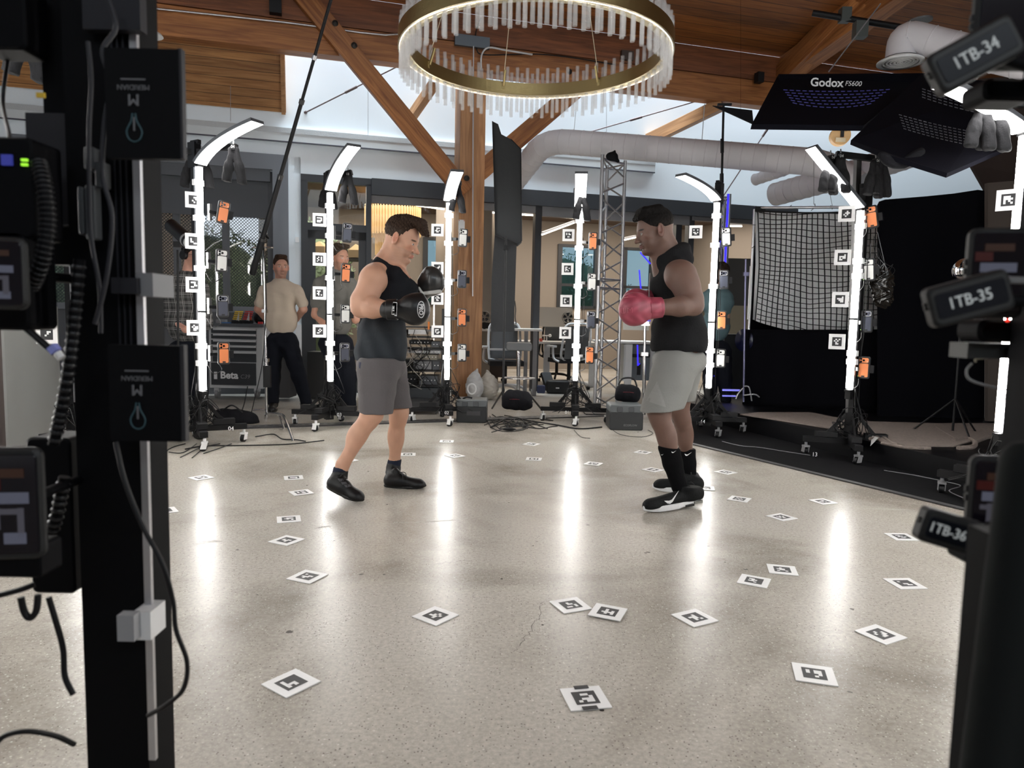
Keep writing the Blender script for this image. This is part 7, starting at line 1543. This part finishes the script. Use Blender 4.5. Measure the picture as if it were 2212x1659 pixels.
# carpet on it
CAR = mat('carpet_taupe', (.20, .165, .145), .95, bump=.5, bscale=160, var=.15, vscale=50)
def top(px, py, z=HR): return G(px, py, z)
outl = [(1598, 897), (1640, 893), (1750, 893), (1800, 903), (1880, 913), (2020, 917), (2165, 917), (2170, 945), (2105, 953), (2060, 967), (1960, 966), (1905, 957), (1850, 937), (1720, 916)]
ct = thing('carpet', 'taupe carpet with folded edges lying on the black stage', 'carpet', top(1850, 925))
mb = MB(); mb.prism([top(*p) + Vector((0, 0, .004)) for p in outl], (0, 0, .010)); mb.build('pile', CAR, ct)
for pts, r in ((((1806, 918), (1812, 926), (1822, 932)), .018), (((2060, 952), (2090, 948), (2106, 955), (2100, 966), (2070, 968)), .020), (((1905, 957), (1930, 962), (1960, 967), (2010, 969)), .014), (((2022, 922), (2040, 934), (2062, 946)), .008), (((2106, 955), (2135, 944), (2168, 938)), .018), (((1880, 948), (1905, 945), (1925, 956), (1940, 962)), .016)):
    MB().tube([top(*p, HR + .012) for p in pts], r, 8).build('fold', CAR, ct)
MB().prism([top(1884, 942, HR + .02), top(1898, 946, HR + .03), top(1880, 964, HR - .02)], (0, 0, .004)).build('pale_corner', mat('carpet_back', (.5, .5, .5), .8), ct)
# drapes
def drape(name, pts, z0, z1, amp, m, lb, cat='curtain', fq=9, seed=0, th=.01):
    pts = [Vector((p[0], p[1], 0)) for p in pts]; dense = []
    for i in range(len(pts) - 1):
        n = max(2, int((pts[i + 1] - pts[i]).length / .03)); dense += [pts[i].lerp(pts[i + 1], k / n) for k in range(n)]
    dense.append(pts[-1]); vs = []; M_ = 12; s_ = 0
    for i, p in enumerate(dense):
        d = (dense[min(i + 1, len(dense) - 1)] - dense[max(0, i - 1)]).normalized(); n = Vector((-d.y, d.x, 0)); s_ = i * .03
        for j in range(M_ + 1): v = j / M_; z1_ = z1[0] + (z1[1] - z1[0]) * i / (len(dense) - 1) if isinstance(z1, tuple) else z1; vs.append(p + n * amp * (math.sin(s_ * fq + seed) + .5 * math.sin(s_ * fq * 2.3 + v * 2)) * (1 - .5 * v) + Vector((0, 0, z0 + (z1_ - z0) * v)))
    mb = MB().add(vs, [(i * (M_ + 1) + j, i * (M_ + 1) + j + 1, (i + 1) * (M_ + 1) + j + 1, (i + 1) * (M_ + 1) + j) for i in range(len(dense) - 1) for j in range(M_)], 0, True)
    o = mb.build(name, m, fixn=False); tag(o, lb, cat); sm = o.modifiers.new('solid', 'SOLIDIFY'); sm.thickness = th; return o
BD = mat('drape_black', (.003, .003, .0045), .95, spec=.08)
def xy(px, Yd): p = P(px, 700, Yd); return (p.x, p.y)
drape('black_drape', [xy(1612, 8.15), xy(1700, 8.0), xy(1905, 7.75)], HR, (P(1612, 712, 8.15).z, P(1905, 712, 7.75).z), .02, BD, 'black cloth hanging below the ball net down to the stage')
drape('black_drape', [xy(1895, 8.3), xy(2000, 8.0), xy(2300, 7.2)], HR, 2.25, .03, BD, 'black curtain filling the dark background at the right', seed=2)
drape('back_drape', [xy(1615, 8.9), xy(1750, 8.7), xy(1900, 8.4)], HR, 2.2, .03, BD, 'black curtain behind the white sheet of the ball net', seed=4)
bf = thing('black_flag', 'huge black cloth panel with rounded corner right of lamp post 13', 'flag', P(2010, 700, 7.35)); YB = 7.35
MB().prism([P(*p, YB) for p in ((1899, 442), (1903, 434), (1912, 431), (2000, 424), (2060, 418), (2112, 410), (2128, 412), (2128, 905), (1899, 905))], (0, .04, 0)).build('cloth', BD, bf)
MB().cyl(P(2131, 415, YB), P(2129, 905, YB), .014, n=8).build('edge_pole', mat('edge_pole', (.30, .30, .31), .5), bf)
simple('brown_partition', MB().prism([P(2134, 395, 7.0), P(2330, 380, 6.2), P(2330, 912, 6.2), P(2134, 910, 7.0)], (0, .05, 0)), mat('partition_brown', (.055, .043, .036), .8), 'dark brown partition behind lamp post 12', 'partition')
simple('wall_cladding', MB().prism([P(2098, 355, 8.6), P(2118, 170, 8.6), P(2400, 150, 8.0), P(2400, 420, 8.0), P(2135, 420, 8.6)], (0, .05, 0)), mat('cladding_dark', (.035, .02, .015), .8), 'dark timber cladding under the ceiling at the upper right', 'cladding')
# ball net in front of a white sheet on a pipe frame
YN = 8.35; nt_ = thing('ball_net', 'black ball net stretched over a white sheet on a pipe frame', 'net', P(1735, 700, YN))
def npt(u, v, dy=0):
    xl = 1632 + 4 * v * 0 + (-6 if v > .5 else 0) * (v - .5) * 2; xr = 1897; yt = 455 + u * (-2) + 6 * math.sin(u * 3.14); yb = 690 + 34 * min(1, u * 2.2) ** .8
    return P(xl + (xr - xl) * u, yt + (yb - yt) * v, YN + dy + .03 * math.sin(u * 11 + v * 4) - .25 * u)
vs = []; nu, nv = 24, 20
for i in range(nu + 1):
    for j in range(nv + 1): vs.append(npt(i / nu, j / nv, .05))
MB().add(vs, [(i * (nv + 1) + j, i * (nv + 1) + j + 1, (i + 1) * (nv + 1) + j + 1, (i + 1) * (nv + 1) + j) for i in range(nu) for j in range(nv)], 0, True).build('white_sheet', mat('sheet_grey_white', (.86, .86, .87), .85), nt_, fixn=False)
mb = MB()
for i in range(22):
    u = (i + .4) / 22; mb.tube([npt(u + .012 * math.sin(v * 3 + i * .4), v, -.02) for v in [k / 12 for k in range(13)]], .0062 if i % 4 else .0075, 4, spline=False)
for j in range(22):
    v = (j + .3) / 22; mb.tube([npt(.03 + .97 * u, v + .012 * math.sin(u * 9 + j * .7), -.02) for u in [k / 14 for k in range(15)]], .0058, 4, spline=False)
mb.build('netting', BLK, nt_)['kind'] = 'stuff'
MB().tube([npt(u, .0, -.02) for u in [k / 10 for k in range(11)]], .010, 6, spline=False).build('top_cord', BLK, nt_)
MB().cyl(P(1632, 449, YN), P(1905, 447, YN - .25), .016, n=10).build('top_pipe', ALU, nt_); MB().cyl(P(1630, 452, YN), P(1609, 895, YN), .016, n=10).build('side_pipe', ALU, nt_); MB().box(P(1641, 452, YN), (.12, .05, .06)).build('corner_wrap', BLK, nt_)
for k, (a, b) in enumerate((((1692, 450), (1710, 443)), ((1752, 455), (1760, 440)), ((1797, 452), (1794, 444)), ((1630, 524), (1624, 536)), ((1630, 486), (1625, 486)))): MB().tube([P(*a, YN - .05), P((a[0] + b[0]) / 2 + 4, (a[1] + b[1]) / 2, YN - .06), P(*b, YN - .05)], .004, 5).build('tie', BLK, nt_)
tag(MB().cyl(P(1758, 330, 8.3), P(1758, 442, 8.3), .003, n=5).cyl(P(1790, 405, 8.3), P(1798, 445, 8.3), .003, n=5).build('hanging_wire', MGREY), 'thin wires holding the pipe frame above the ball net', 'wire')
# bluish stand left of the net
g = G(1609, 872); bs_ = thing('light_stand', 'thin bluish stand with bent legs left of the ball net', 'stand', P(1606, 870, 8.1)); BLU = mat('stand_bluish', (.28, .28, .45), .35, .5)
MB().cyl(P(1611, 560, 8.1), P(1606, 868, 8.1), .011, n=8).box(P(1612, 592, 8.1), (.06, .04, .04)).build('pole', BLU, bs_); MB().cyl(P(1622, 575, 8.05), P(1616, 690, 8.05), .012, n=8).build('white_rod', WHP, bs_)
for pts in (((1606, 835), (1618, 837), (1624, 866)), ((1606, 854), (1630, 852), (1640, 858)), ((1606, 838), (1595, 850), (1590, 862))): MB().tube([P(*p, 8.05) for p in pts], .010, 8).build('leg', ALU, bs_)
MB().lathe(P(1604, 735, 8.2), (1, .6, 0), [(.0, .0), (.13, .02), (.13, .03), (0, .05)], 28).build('disc', mat('disc_navy', (.01, .012, .04), .3), bs_)
# chrome ball on a stand
q = P(2085, 584, 6.2); mb_ = thing('mirror_ball', 'smooth chrome ball on a thin stand behind the label phones', 'mirror ball', (q.x, q.y, 0)); MB().sphere(q, .105, 40).build('ball', mat('mirror', (.9, .9, .9), .02, 1.0), mb_); MB().cyl(q - Vector((0, 0, .1)), Vector((q.x, q.y, .2)), .010, n=8).build('pole', BLKM, mb_)
for k in range(3): a = k * 2.09 + .4; e = Vector((math.cos(a), math.sin(a), 0)); MB().cyl(Vector((q.x, q.y, .48)), Vector((q.x, q.y, HR + .01)) + e * .3, .008, n=8).build('leg', BLKM, mb_)
# glossy black bag of cables hanging on lamp post 13, cables on the mat
s = SDF(); q = P(1905, 612, 5.95); s.ell(q, (.10, .06, .13), k=.03); s.ell(q + Vector((.02, 0, -.12)), (.08, .05, .09), k=.04)
t = thing('foil_bag', 'crumpled glossy black bag hanging beside lamp post 13', 'bag', q); s.mesh('bag', mat('foil_black', (.012, .010, .008), .18, bump=.8, bscale=18), t, res=.007, disp=lambda x, y, z: .008 * np.sin(x * 80 + 4 * np.sin(z * 40)) * np.sin(z * 60 + y * 50))
for k in range(8):
    a = rr.uniform(1880, 1900); cable([P(a, rr.uniform(500, 560), 5.95), P(a + rr.uniform(0, 30), rr.uniform(520, 600), 5.9), P(a + rr.uniform(10, 40), rr.uniform(560, 640), 5.9), P(a + rr.uniform(-5, 15), rr.uniform(600, 660), 5.95)], .0025, 'wire', t, m=MGREY if k % 2 else CABLE)
floor_cable([(1560, 955), (1600, 965), (1640, 968), (1700, 978), (1750, 985)], 'grey cable lying on the black mat left of lamp post 13', .004, mat('cable_grey2', (.16, .16, .17), .5)); floor_cable([(1910, 1018), (1980, 1030), (2040, 1042), (2075, 1052), (2050, 1062), (2080, 1078)], 'grey cable lying on the black mat right of lamp post 13', .004, MATS['cable_grey2'])
for (x, y, m, lb) in ((1858, 486, REDL, 'upper'), (1854, 604, REDL, 'second'), (1848, 712, REDL, 'third'), (1842, 812, REDL, 'lowest')):
    t = POSTS['13']; MB().sphere(P(x, y, t.location.y - .06), .0035, 8).build('indicator_led', m, t); MB().sphere(P(x + 11, y, t.location.y - .06), .0028, 8).build('indicator_led', GRNL, t)
# pale panel at the far left; its slanting reflections are painted as raised bars
lp = thing('glass_board', 'pale frosted panel with slanting reflections at the left edge', 'panel', G(50, 975)); a = G(14, 980); b = G(130, 935)
mb = MB(); pl_ = [Vector((a.x, a.y, 0)), Vector((b.x, b.y, 0)), Vector((b.x, b.y, 1.12)), Vector((a.x, a.y, 1.12))]; mb.prism(pl_, (0, .03, 0)).build('panel', mat('frosted_panel', (.30, .31, .30), .3), lp)
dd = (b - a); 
for k in range(4): u = .25 + .09 * k; MB().beam(Vector((a.x, a.y, 1.1)) + dd * u - Vector((0, .02, 0)), Vector((a.x, a.y, .25)) + dd * (u + .42) - Vector((0, .02, 0)), .012, .012).build('reflection_streak', mat('streak_pale', (.42, .43, .42), .4), lp)
MB().cyl(Vector((a.x - .03, a.y, 0)), Vector((a.x - .03, a.y, 1.2)), .03, n=8).build('post', mat('post_brown', (.06, .045, .04), .6), lp)
# ================================================================ DARK FOREGROUND RIG AT THE LEFT
YF = 1.15
FGB = mat('rig_black', (.0025, .0025, .0035), .6, spec=.12); FGG = mat('rig_grey', (.022, .022, .027), .5, spec=.3)
base = P(235, 1659, YF); fg = thing('lamp_post', 'dark foreground lamp post at the left, seen from its unlit side', 'lamp post', (base.x, YF, 0), group='lamp posts standing in a ring')
def fcol(x0, x1, y0, y1, Yd, d, m, nm, p=None, bev=0): return rect(x0, y0, x1, y1, Yd, d, bev=bev).build(nm, m, p or fg)
k_ = YF / FPX
xa = P(155, 800, YF).x; xb = P(296, 800, YF).x
MB().box(((xa + xb) / 2, YF + .05, 1.14), (xb - xa, .09, 2.24)).build('mast', FGB, fg)
for i in range(3): x = P(262 + i * 12, 800, YF).x; MB().box((x, YF + .0, 1.6), (.002, .004, 1.2)).build('mast_groove', FGG, fg)
xc = P(306, 800, YF).x; MB().box((xc, YF + .004, 1.30), (.0115, .008, .97 * 2 - .02)).build('aluminium_channel', ALU, fg)
xt = P(318, 800, YF + .02).x
for (ya, yb) in ((-60, 608), (640, 1558)): a = P(318, ya, YF + .04); b = P(318, yb, YF + .04); MB().box((xt, YF + .004, (a.z + b.z) / 2), (.0075, .006, a.z - b.z), None).build('light_tube', TUBE, fg)
fcol(294, 330, 590, 640, YF - .02, .07, MGREY, 'tube_cap'); fcol(240, 296, 600, 634, YF - .03, .05, FGG, 'joint_bracket')
# base of the post
xm = (xa + xb) / 2; MB().box((xm, YF + .05, .13), (.15, .12, .14)).build('base_box', FGB, fg)
for k in range(4):
    a = math.radians(45 + 90 * k); e = Vector((math.cos(a), math.sin(a), 0)); q = Vector((xm, YF + .05, .13)); MB().beam(q, q + e * .24, .06, .045).build('base_leg', FGB, fg); MB().cyl(q + e * .22 + Vector((-.015, 0, -.10)), q + e * .22 + Vector((.015, 0, -.10)), .03, n=14).build('wheel', BLK, fg)
# clear white clamp low on the tube
q = MB(); rect(287, 1320, 326, 1385, YF - .03, .05, q); q.build('tube_clamp', WHP, fg); rect(252, 1328, 290, 1388, YF - .05, .02).build('clear_plate', mat('clear_plate', (.35, .35, .36), .2), fg)
# battery boxes with emblem, upside down
def battery(x0, x1, y0, y1, Yd, lb, ex, ey):
    t = thing('battery_box', lb, 'battery box', P((x0 + x1) / 2, y1, Yd)); rect(x0, y0, x1 - 12, y1, Yd, .014).build('case', mat('battery_black', (.003, .003, .004), .6, spec=.15), t)
    rect(x1 - 12, y0, x1 - 3, y1, Yd + .001, .012).build('side_edge', mat('battery_edge', (.022, .021, .025), .5), t); s_ = Yd / FPX; G2 = mat('emblem_grey', (.16, .16, .17), .6); T2 = mat('emblem_teal', (.05, .11, .13), .5)
    c = P(ex, ey, Yd - .001); text('MERIDIAN', .0105, frame(c + Vector((0, 0, 11 * s_)), (-1, 0, 0), (0, 0, -1)), G2, t, 'lettering', local=False); MB().box(c + Vector((0, 0, 27 * s_)), (.036, .001, .0022)).build('faint_line', G2, t)
    text('M', .022, frame(c + Vector((0, 0, -14 * s_)), (-1, 0, 0), (0, 0, -1)), G2, t, 'emblem', local=False, bold=.0006)
    cb = c + Vector((0, 0, -76 * s_)); pts = [Vector((-3 * s_, 0, 34 * s_)), Vector((-6 * s_, 0, 18 * s_)), Vector((-16 * s_, 0, -2 * s_)), Vector((-12 * s_, 0, -18 * s_)), Vector((0, 0, -24 * s_)), Vector((12 * s_, 0, -18 * s_)), Vector((16 * s_, 0, -2 * s_)), Vector((6 * s_, 0, 18 * s_)), Vector((3 * s_, 0, 34 * s_))]
    MB().tube([cb + p for p in pts], .0012, 5, sub=4).build('bulb_emblem', T2, t); MB().cyl(cb + Vector((0, 0, 26 * s_)), cb + Vector((0, 0, -2 * s_)), .0016, n=6).build('bulb_emblem', G2, t); return t
battery(230, 397, 112, 336, 1.08, 'upper black battery box with bulb emblem on the foreground post', 288, 200)
battery(235, 402, 745, 955, 1.08, 'lower black battery box with bulb emblem on the foreground post', 296, 828)
# housings of the rig left of the mast
BG = 'parts of the dark rig at the left'
def fbox(nm, x0, y0, x1, y1, Yd, d, m, lb, cat, bev=.0): return simple(nm, rect(x0, y0, x1, y1, Yd, d, bev=bev), m, lb, cat)
fbox('cable_tray', 96, -40, 158, 560, 1.22, .05, FGB, 'tall black cable tray left of the foreground post', 'cable tray'); fbox('cable_tray', 60, 940, 158, 1292, 1.20, .08, FGB, 'low black housing left of the foreground post', 'housing', .01)
fbox('control_box', -60, 300, 70, 510, 1.05, .07, FGB, 'black control box with green indicators at the left edge', 'control box', .008)
fbox('control_box', 60, 250, 160, 480, 1.18, .05, mat('rig_plate', (.014, .013, .017), .5), 'dark plate behind the ribbed hose at the left', 'plate')
fbox('control_box', -60, 500, 58, 712, 1.05, .07, FGB, 'black housing below the control box at the left edge', 'housing', .01)
fbox('control_box', -60, 190 - 230, 50, 100, 1.15, .06, FGB, 'black housing in the upper left corner', 'housing', .01)
for i, (x, y) in enumerate(((51, 345), (51, 355))): tag(rect(x - 6, y - 2.5, x + 6, y + 2.5, 1.045, .004).build('indicator_light', GRNL), '%s green indicator light on the control box' % ('upper', 'lower')[i], 'indicator light')
tag(rect(2, 334, 24, 356, 1.045, .004).build('indicator_light', mat('dim_blue', (.01, .01, .05), .5, emit=(.1, .12, .8), es=.12)), 'small blue screen glow on the control box', 'indicator light')
tag(MB().sphere(P(2, 641, 1.03), .003, 8).build('indicator_light', REDL), 'red indicator light at the left edge', 'indicator light')
tag(rect(78, 200, 95, 210, 1.10, .004).build('yellow_tab', YEL), 'small yellow tab below the hanging sandbag at the left', 'tab')
# pads / connectors on the tray
for i, (x0, y0, x1, y1) in enumerate(((181, 318, 203, 364), (205, 350, 224, 404), (184, 402, 204, 515), (168, 405, 180, 505))): fbox('connector_block', x0, y0, x1, y1, 1.12, .02, mat('connector_grey', (.07, .075, .08), .45), 'pale grey connector block, %s of four on the foreground post' % ('topmost', 'second', 'third', 'leftmost')[i], 'connector', .003)
fbox('screw_plate', 180, -10, 300, 60, 1.13, .02, FGG, 'grey profile plate at the top of the foreground post', 'plate')
# ribbed hoses
def ribbed(pts, r, pitch, lb, m=None):
    pts = [P(*p) for p in pts]; cm = catmull(pts, 14); t = thing('ribbed_hose', lb, 'hose', pts[0]); MB().tube(cm, r * .82, 10, spline=False).build('core', FGB, t); mb = MB(); acc = 0
    for i in range(1, len(cm)):
        acc += (cm[i] - cm[i - 1]).length
        if acc > pitch: acc = 0; d = (cm[i] - cm[i - 1]).normalized(); mb.lathe(cm[i], d, [(r * .8, -pitch * .3), (r, 0), (r * .8, pitch * .3)], 12)
    mb.build('ribs', m or mat('rib_grey', (.012, .012, .014), .4), t); return t
ribbed([(82, 345, 1.06), (95, 400, 1.05), (104, 480, 1.05), (92, 560, 1.05), (70, 620, 1.07)], .012, .0048, 'upper ribbed black hose at the left'); ribbed([(172, 560, 1.10), (166, 640, 1.10), (158, 720, 1.10), (148, 800, 1.10), (134, 880, 1.11), (116, 960, 1.12)], .0105, .0100, 'coiled black cable running down beside the foreground post')
ribbed([(140, 1030, 1.12), (132, 1070, 1.12), (124, 1110, 1.12), (112, 1150, 1.13)], .011, .0100, 'short coiled cable on the low black housing')
def fcab(pts, r, lb, m=None): return cable([P(*p) for p in pts], r, 'rig_cable', None, lb, 'cable', m=m, sub=8, n=8)
fcab([(235, 0, 1.10), (250, 60, 1.10), (222, 110, 1.09), (238, 180, 1.09), (226, 270, 1.09), (222, 380, 1.09), (242, 470, 1.09), (230, 600, 1.09), (205, 700, 1.09)], .0038, 'cable running down the front of the foreground post', FGG)
fcab([(190, 90, 1.10), (197, 180, 1.10), (192, 300, 1.10), (196, 500, 1.10), (215, 620, 1.10), (218, 720, 1.10)], .0034, 'second cable running down the front of the foreground post', FGG)
fcab([(250, 955, 1.05), (270, 1040, 1.04), (310, 1140, 1.03), (352, 1220, 1.02), (374, 1300, 1.02), (380, 1360, 1.02), (404, 1430, 1.02), (395, 1490, 1.03), (355, 1525, 1.05), (320, 1545, 1.08)], .0036, 'long black cable looping out right of the foreground post over the floor')
fcab([(105, 1290, 1.10), (120, 1340, 1.10), (136, 1400, 1.10), (140, 1460, 1.10), (158, 1500, 1.10)], .0045, 'black cable hanging below the low black housing')
fcab([(-20, 1290, 1.05), (40, 1275, 1.05), (75, 1262, 1.06)], .0045, 'black cable entering from the left edge under the housing'); fcab([(-20, 1620, 1.0), (10, 1590, 1.0), (60, 1580, 1.0), (120, 1590, 1.03), (160, 1608, 1.06)], .0040, 'black cable arching at the bottom left corner')
fcab([(45, 1290, 1.05), (52, 1320, 1.05), (64, 1335, 1.05), (78, 1320, 1.05), (82, 1285, 1.05)], .0050, 'short black cable loop with connector at the left')
fcab([(25, 60, 1.2), (18, 120, 1.2), (6, 220, 1.2), (20, 300, 1.1), (0, 330, 1.08)], .0032, 'thin black cable hanging in front of the white wall at the upper left')
fcab([(35, 690, 1.06), (80, 730, 1.06), (118, 762, 1.06)], .0055, 'black cable ending in a bright connector at the left'); tag(MB().beam(P(112, 748, 1.055), P(122, 760, 1.055), .012, .012).build('plug', mat('plug_violet', (.30, .33, .75), .4)), 'pale violet plug at the left', 'plug'); tag(MB().cyl(P(124, 762, 1.055), P(134, 774, 1.055), .006, n=10).build('plug', WHP), 'round pale plug tip at the left', 'plug')
tag(MB().cyl(P(38, 1144, 1.02), P(60, 1138, 1.02), .0035, n=10).build('cable_sleeve', YEL), 'yellow cable sleeve at the left edge', 'sleeve'); fcab([(-10, 1160, 1.02), (38, 1144, 1.02)], .0022, 'thin cable with the yellow sleeve at the left edge')
for i, (x, y) in enumerate(((82, 1102), (82, 1131))): tag(MB().sphere(P(x, y, 1.06), .0035, 12).sphere(P(x + 6, y - 1, 1.06), .0035, 12).build('terminal', mat('brass_dull', (.35, .33, .25), .25, .9)), '%s pair of metal terminals on the low housing' % ('upper', 'lower')[i], 'terminal')
# pale sandbag hanging at the upper left
o = dup(SBP, 'pale-edged grey sandbag hanging at the upper left corner', 'sandbags hanging from the lamp posts'); o.location = P(62, 62, 2.6); o.scale = (.62, .62, .62); o.rotation_euler = (0, .1, .5)
# camera phones seen from their screen side, left edge
SCRN = mat('screen_dark', (.008, .006, .010), .12); PIC = [mat('screen_red', (.01, .002, .002), .4, emit=(.20, .02, .015), es=.05), mat('screen_blue', (.01, .01, .02), .4, emit=(.35, .37, .50), es=.08), mat('screen_grey', (.01, .01, .012), .4, emit=(.25, .24, .30), es=.08), mat('screen_brown', (.01, .005, .004), .4, emit=(.22, .09, .05), es=.04)]
def screen_phone(c, w_, h, yaw, lb, roll=0.0, pic=True, label=None, pitch=0.0, group='phones of the foreground rigs', lsize=.034, thick=.016):
    t = thing('rig_phone', lb, 'phone', c, rot=(pitch, roll, yaw), group=group); L_ = dict(local=True)
    MB().box((0, thick / 2, 0), (w_, thick, h), None, 0, min(w_, h) * .16).build('case', mat('rig_phone_case', (.012, .0125, .013), .55), t, **L_)
    sc = MB().box((0, -.0008, 0), (w_ * .86, .002, h * .88 if not label else h * .62), None, 0, .004).build('screen', SCRN if not label else mat('label_field', (.010, .012, .018), .3), t, **L_)
    if label:
        MB().box((0, .0, 0), (w_ * .92, .0012, h * .82), None, 0, .006).build('bezel', mat('label_bezel', (.040, .041, .040), .5), t, **L_)
        text(label, lsize, frame((-.002 - (.006 if label == '1TB-36' else 0), -.0024, 0), (1, 0, 0), (0, 0, 1)), mat('label_glow', (.55, .58, .58), .5, emit=(.8, .85, .85), es=.10), t, 'lettering', sx=.86)
    elif pic:
        q = [(-.32, .18, .30, .10, 0), (0.0, .06, .62, .10, 1), (-.1, -.06, .5, .05, 2), (.22, -.16, .10, .26, 2), (-.22, -.12, .08, .2, 2), (.0, .28, .5, .08, 3), (.1, -.30, .34, .10, 1)]
        for (x, z, a, b, m) in q: MB().box((x * w_ * .8, -.0022, z * h), (a * w_, .001, b * h)).build('screen_image', PIC[m], sc, **L_)
    for z in (.12, .02): MB().box((-w_ / 2 - .001, thick / 2, h * z + .0), (.003, .006, h * .07)).build('side_button', BLK, t, **L_)
    return t
screen_phone(P(20, 1090, .98), .085, .16, .15, 'phone with lit screen at the lower left edge'); screen_phone(P(-10, 590, 1.0), .075, .10, .2, 'phone screen at the left edge below the control box')
fbox('phone_shelf', -60, 1175, 90, 1250, .99, .05, FGB, 'black bracket holding the lower left phone', 'bracket', .006); tag(MB().sphere(P(23, 1201, .985), .0022, 8).build('indicator_light', REDL), 'red indicator below the lower left phone', 'indicator light')
# ================================================================ LABEL PHONES AND DARK CASE AT THE RIGHT
YR = .80
lab = [((2110, 115), -29, .094, .044, '1TB-34', 'phone labelled 1TB-34 tilted upwards at the upper right', .0190, 22), ((2098, 645), -17, .088, .044, '1TB-35', 'phone labelled 1TB-35 tilted upwards at the right edge', .0182, 20), ((2060, 1152), 15, .072, .038, '1TB-36', 'phone labelled 1TB-36 tilted downwards at the lower right', .0165, 14)]
for (c, rl, w_, h, tx, lb, ls, ya) in lab: screen_phone(P(*c, YR), w_ * .98, h * 1.05, math.radians(-ya * .4), lb, roll=math.radians(rl), label=tx, lsize=ls, thick=.020)
screen_phone(P(2154, 590, .90), .066, .112, -.2, 'upright phone with lit screen behind the 1TB-35 label phone'); screen_phone(P(2160, 1085, .88), .070, .115, -.2, 'upright phone with lit screen behind the 1TB-36 label phone'); screen_phone(P(2175, 55, .90), .072, .10, -.1, 'upright phone with dark screen behind the 1TB-34 label phone', pic=False)
fbox('camera_mount', 2115, 690, 2230, 740, .93, .05, FGB, 'black camera mount under the 1TB-35 label phone', 'mount', .012); tag(MB().sphere(P(2176, 691, .915), .0028, 8).build('indicator_light', REDL), 'red indicator light below the 1TB-35 phone', 'indicator light')
fbox('clamp_bar', 2090, 742, 2200, 775, .95, .04, mat('arm_grey', (.055, .055, .053), .5), 'grey clamp bar under the 1TB-35 label phone', 'bar'); fbox('mount_clamp', 2085, 1195, 2130, 1222, .86, .04, FGB, 'black clamp under the 1TB-36 label phone', 'clamp', .008)
fbox('cable_plug', 2182, 598, 2230, 612, .82, .012, mat('plug_grey', (.22, .22, .22), .4), 'grey plug entering the 1TB-35 label phone', 'plug', .003)
fbox('camera_mount', 2128, 170, 2240, 215, .95, .05, FGB, 'black camera mount at the upper right edge below the 1TB-34 phone', 'mount', .01)
cable([P(2100, 785, .97), P(2088, 800, .97), P(2095, 820, .97), P(2140, 835, .97), P(2215, 850, .97)], .0016, 'rig_cable', None, 'thin grey cable curving in front of lamp post 12', 'cable', m=MGREY, sub=8)
cable([P(2108, 782, .97), P(2110, 775, .97), P(2160, 772, .97)], .0012, 'rig_cable', None, 'thin bright cable above the grey loop at the right', 'cable', m=mat('cable_gold', (.5, .45, .35), .4), sub=6)
s = SDF(); x0 = P(2125, 1400, .60).x; s_c = Vector((x0 + .072, .62, .62)); k_ = .6 / FPX
dk = thing('rig_case', 'large soft-edged black case at the lower right edge', 'case', (s_c.x, .62, 0)); top_ = P(2160, 965, .6)
s.cone((x0 + .055, .64, top_.z - .035), (x0 + .058, .64, .58), .036, .036, k=.01); s.cone((x0 + .15, .64, top_.z - .035), (x0 + .15, .64, .58), .036, .036, k=.01); s.cone((x0 + .10, .64, top_.z - .035), (x0 + .10, .64, .58), .036, .036, k=.01)
s.p = []; Rr = .02
for xx in (x0 + .030 + Rr, x0 + .09, x0 + .13, x0 + .17):
    s.cone((xx, .64, top_.z - Rr), (xx - .020, .64, .5), Rr, Rr, k=.02)
s.mesh('case', mat('case_matte', (.010, .012, .012), .8, spec=.2), dk, res=.006)
MB().box((x0 + .11, .66, .62), (.16, .04, .58)).build('back', FGB, dk); MB().box((x0 + .12, .68, .18), (.05, .05, .36)).build('stand', FGB, dk)

pm = thing('phone_mast', 'black mast just outside the right edge holding the label phones', 'mast', (.665, .90, 0)); MB().box((.665, .90, .95), (.05, .05, 1.62)).build('mast', FGB, pm); MB().box((.665, .90, .07), (.34, .40, .10)).build('foot', FGB, pm)
for (c, Yp) in (((2110, 115), .82), ((2098, 645), .82), ((2060, 1152), .82), ((2154, 590), .915), ((2160, 1085), .895), ((2175, 55), .915), ((2172, 715), .94), ((2150, 758), .96), ((2184, 190), .96)):
    q = P(*c, Yp + .012); MB().cyl(q, (.665, .90, q.z), .007, n=8).build('mount_arm', FGB, pm)
for (a, b) in (((30, 1090), 1.0), ((0, 590), 1.02)):
    q = P(*a, b); MB().cyl(q, (xa, YF + .05, q.z), .008, n=8).build('mount_arm', FGB, fg)
# small plates on the column and the wall
cp = thing('wall_device', 'white plate with four red corner dots on the timber column', 'plate', PL(997, 488, -.16, COLP)[2]); q = PL(997, 488, -.155, COLP)[2]; MB().box(q, (.085, .012, .16), (U, N, Z), 0, .012).build('plate', WHP, cp)
for sx_ in (-1, 1):
    for sz_ in (-1, 1): p_ = q + U * (.033 * sx_) + Z * (.068 * sz_); MB().cyl(p_ - N * .006, p_ - N * .010, .006, n=8).build('corner_dot', REDP, cp)
simple('wall_device', MB().box(PL(642, 518, -.03)[2], (.05, .03, .07), (U, N, Z)), WHP, 'small white device on the wall left of the glass door', 'device')
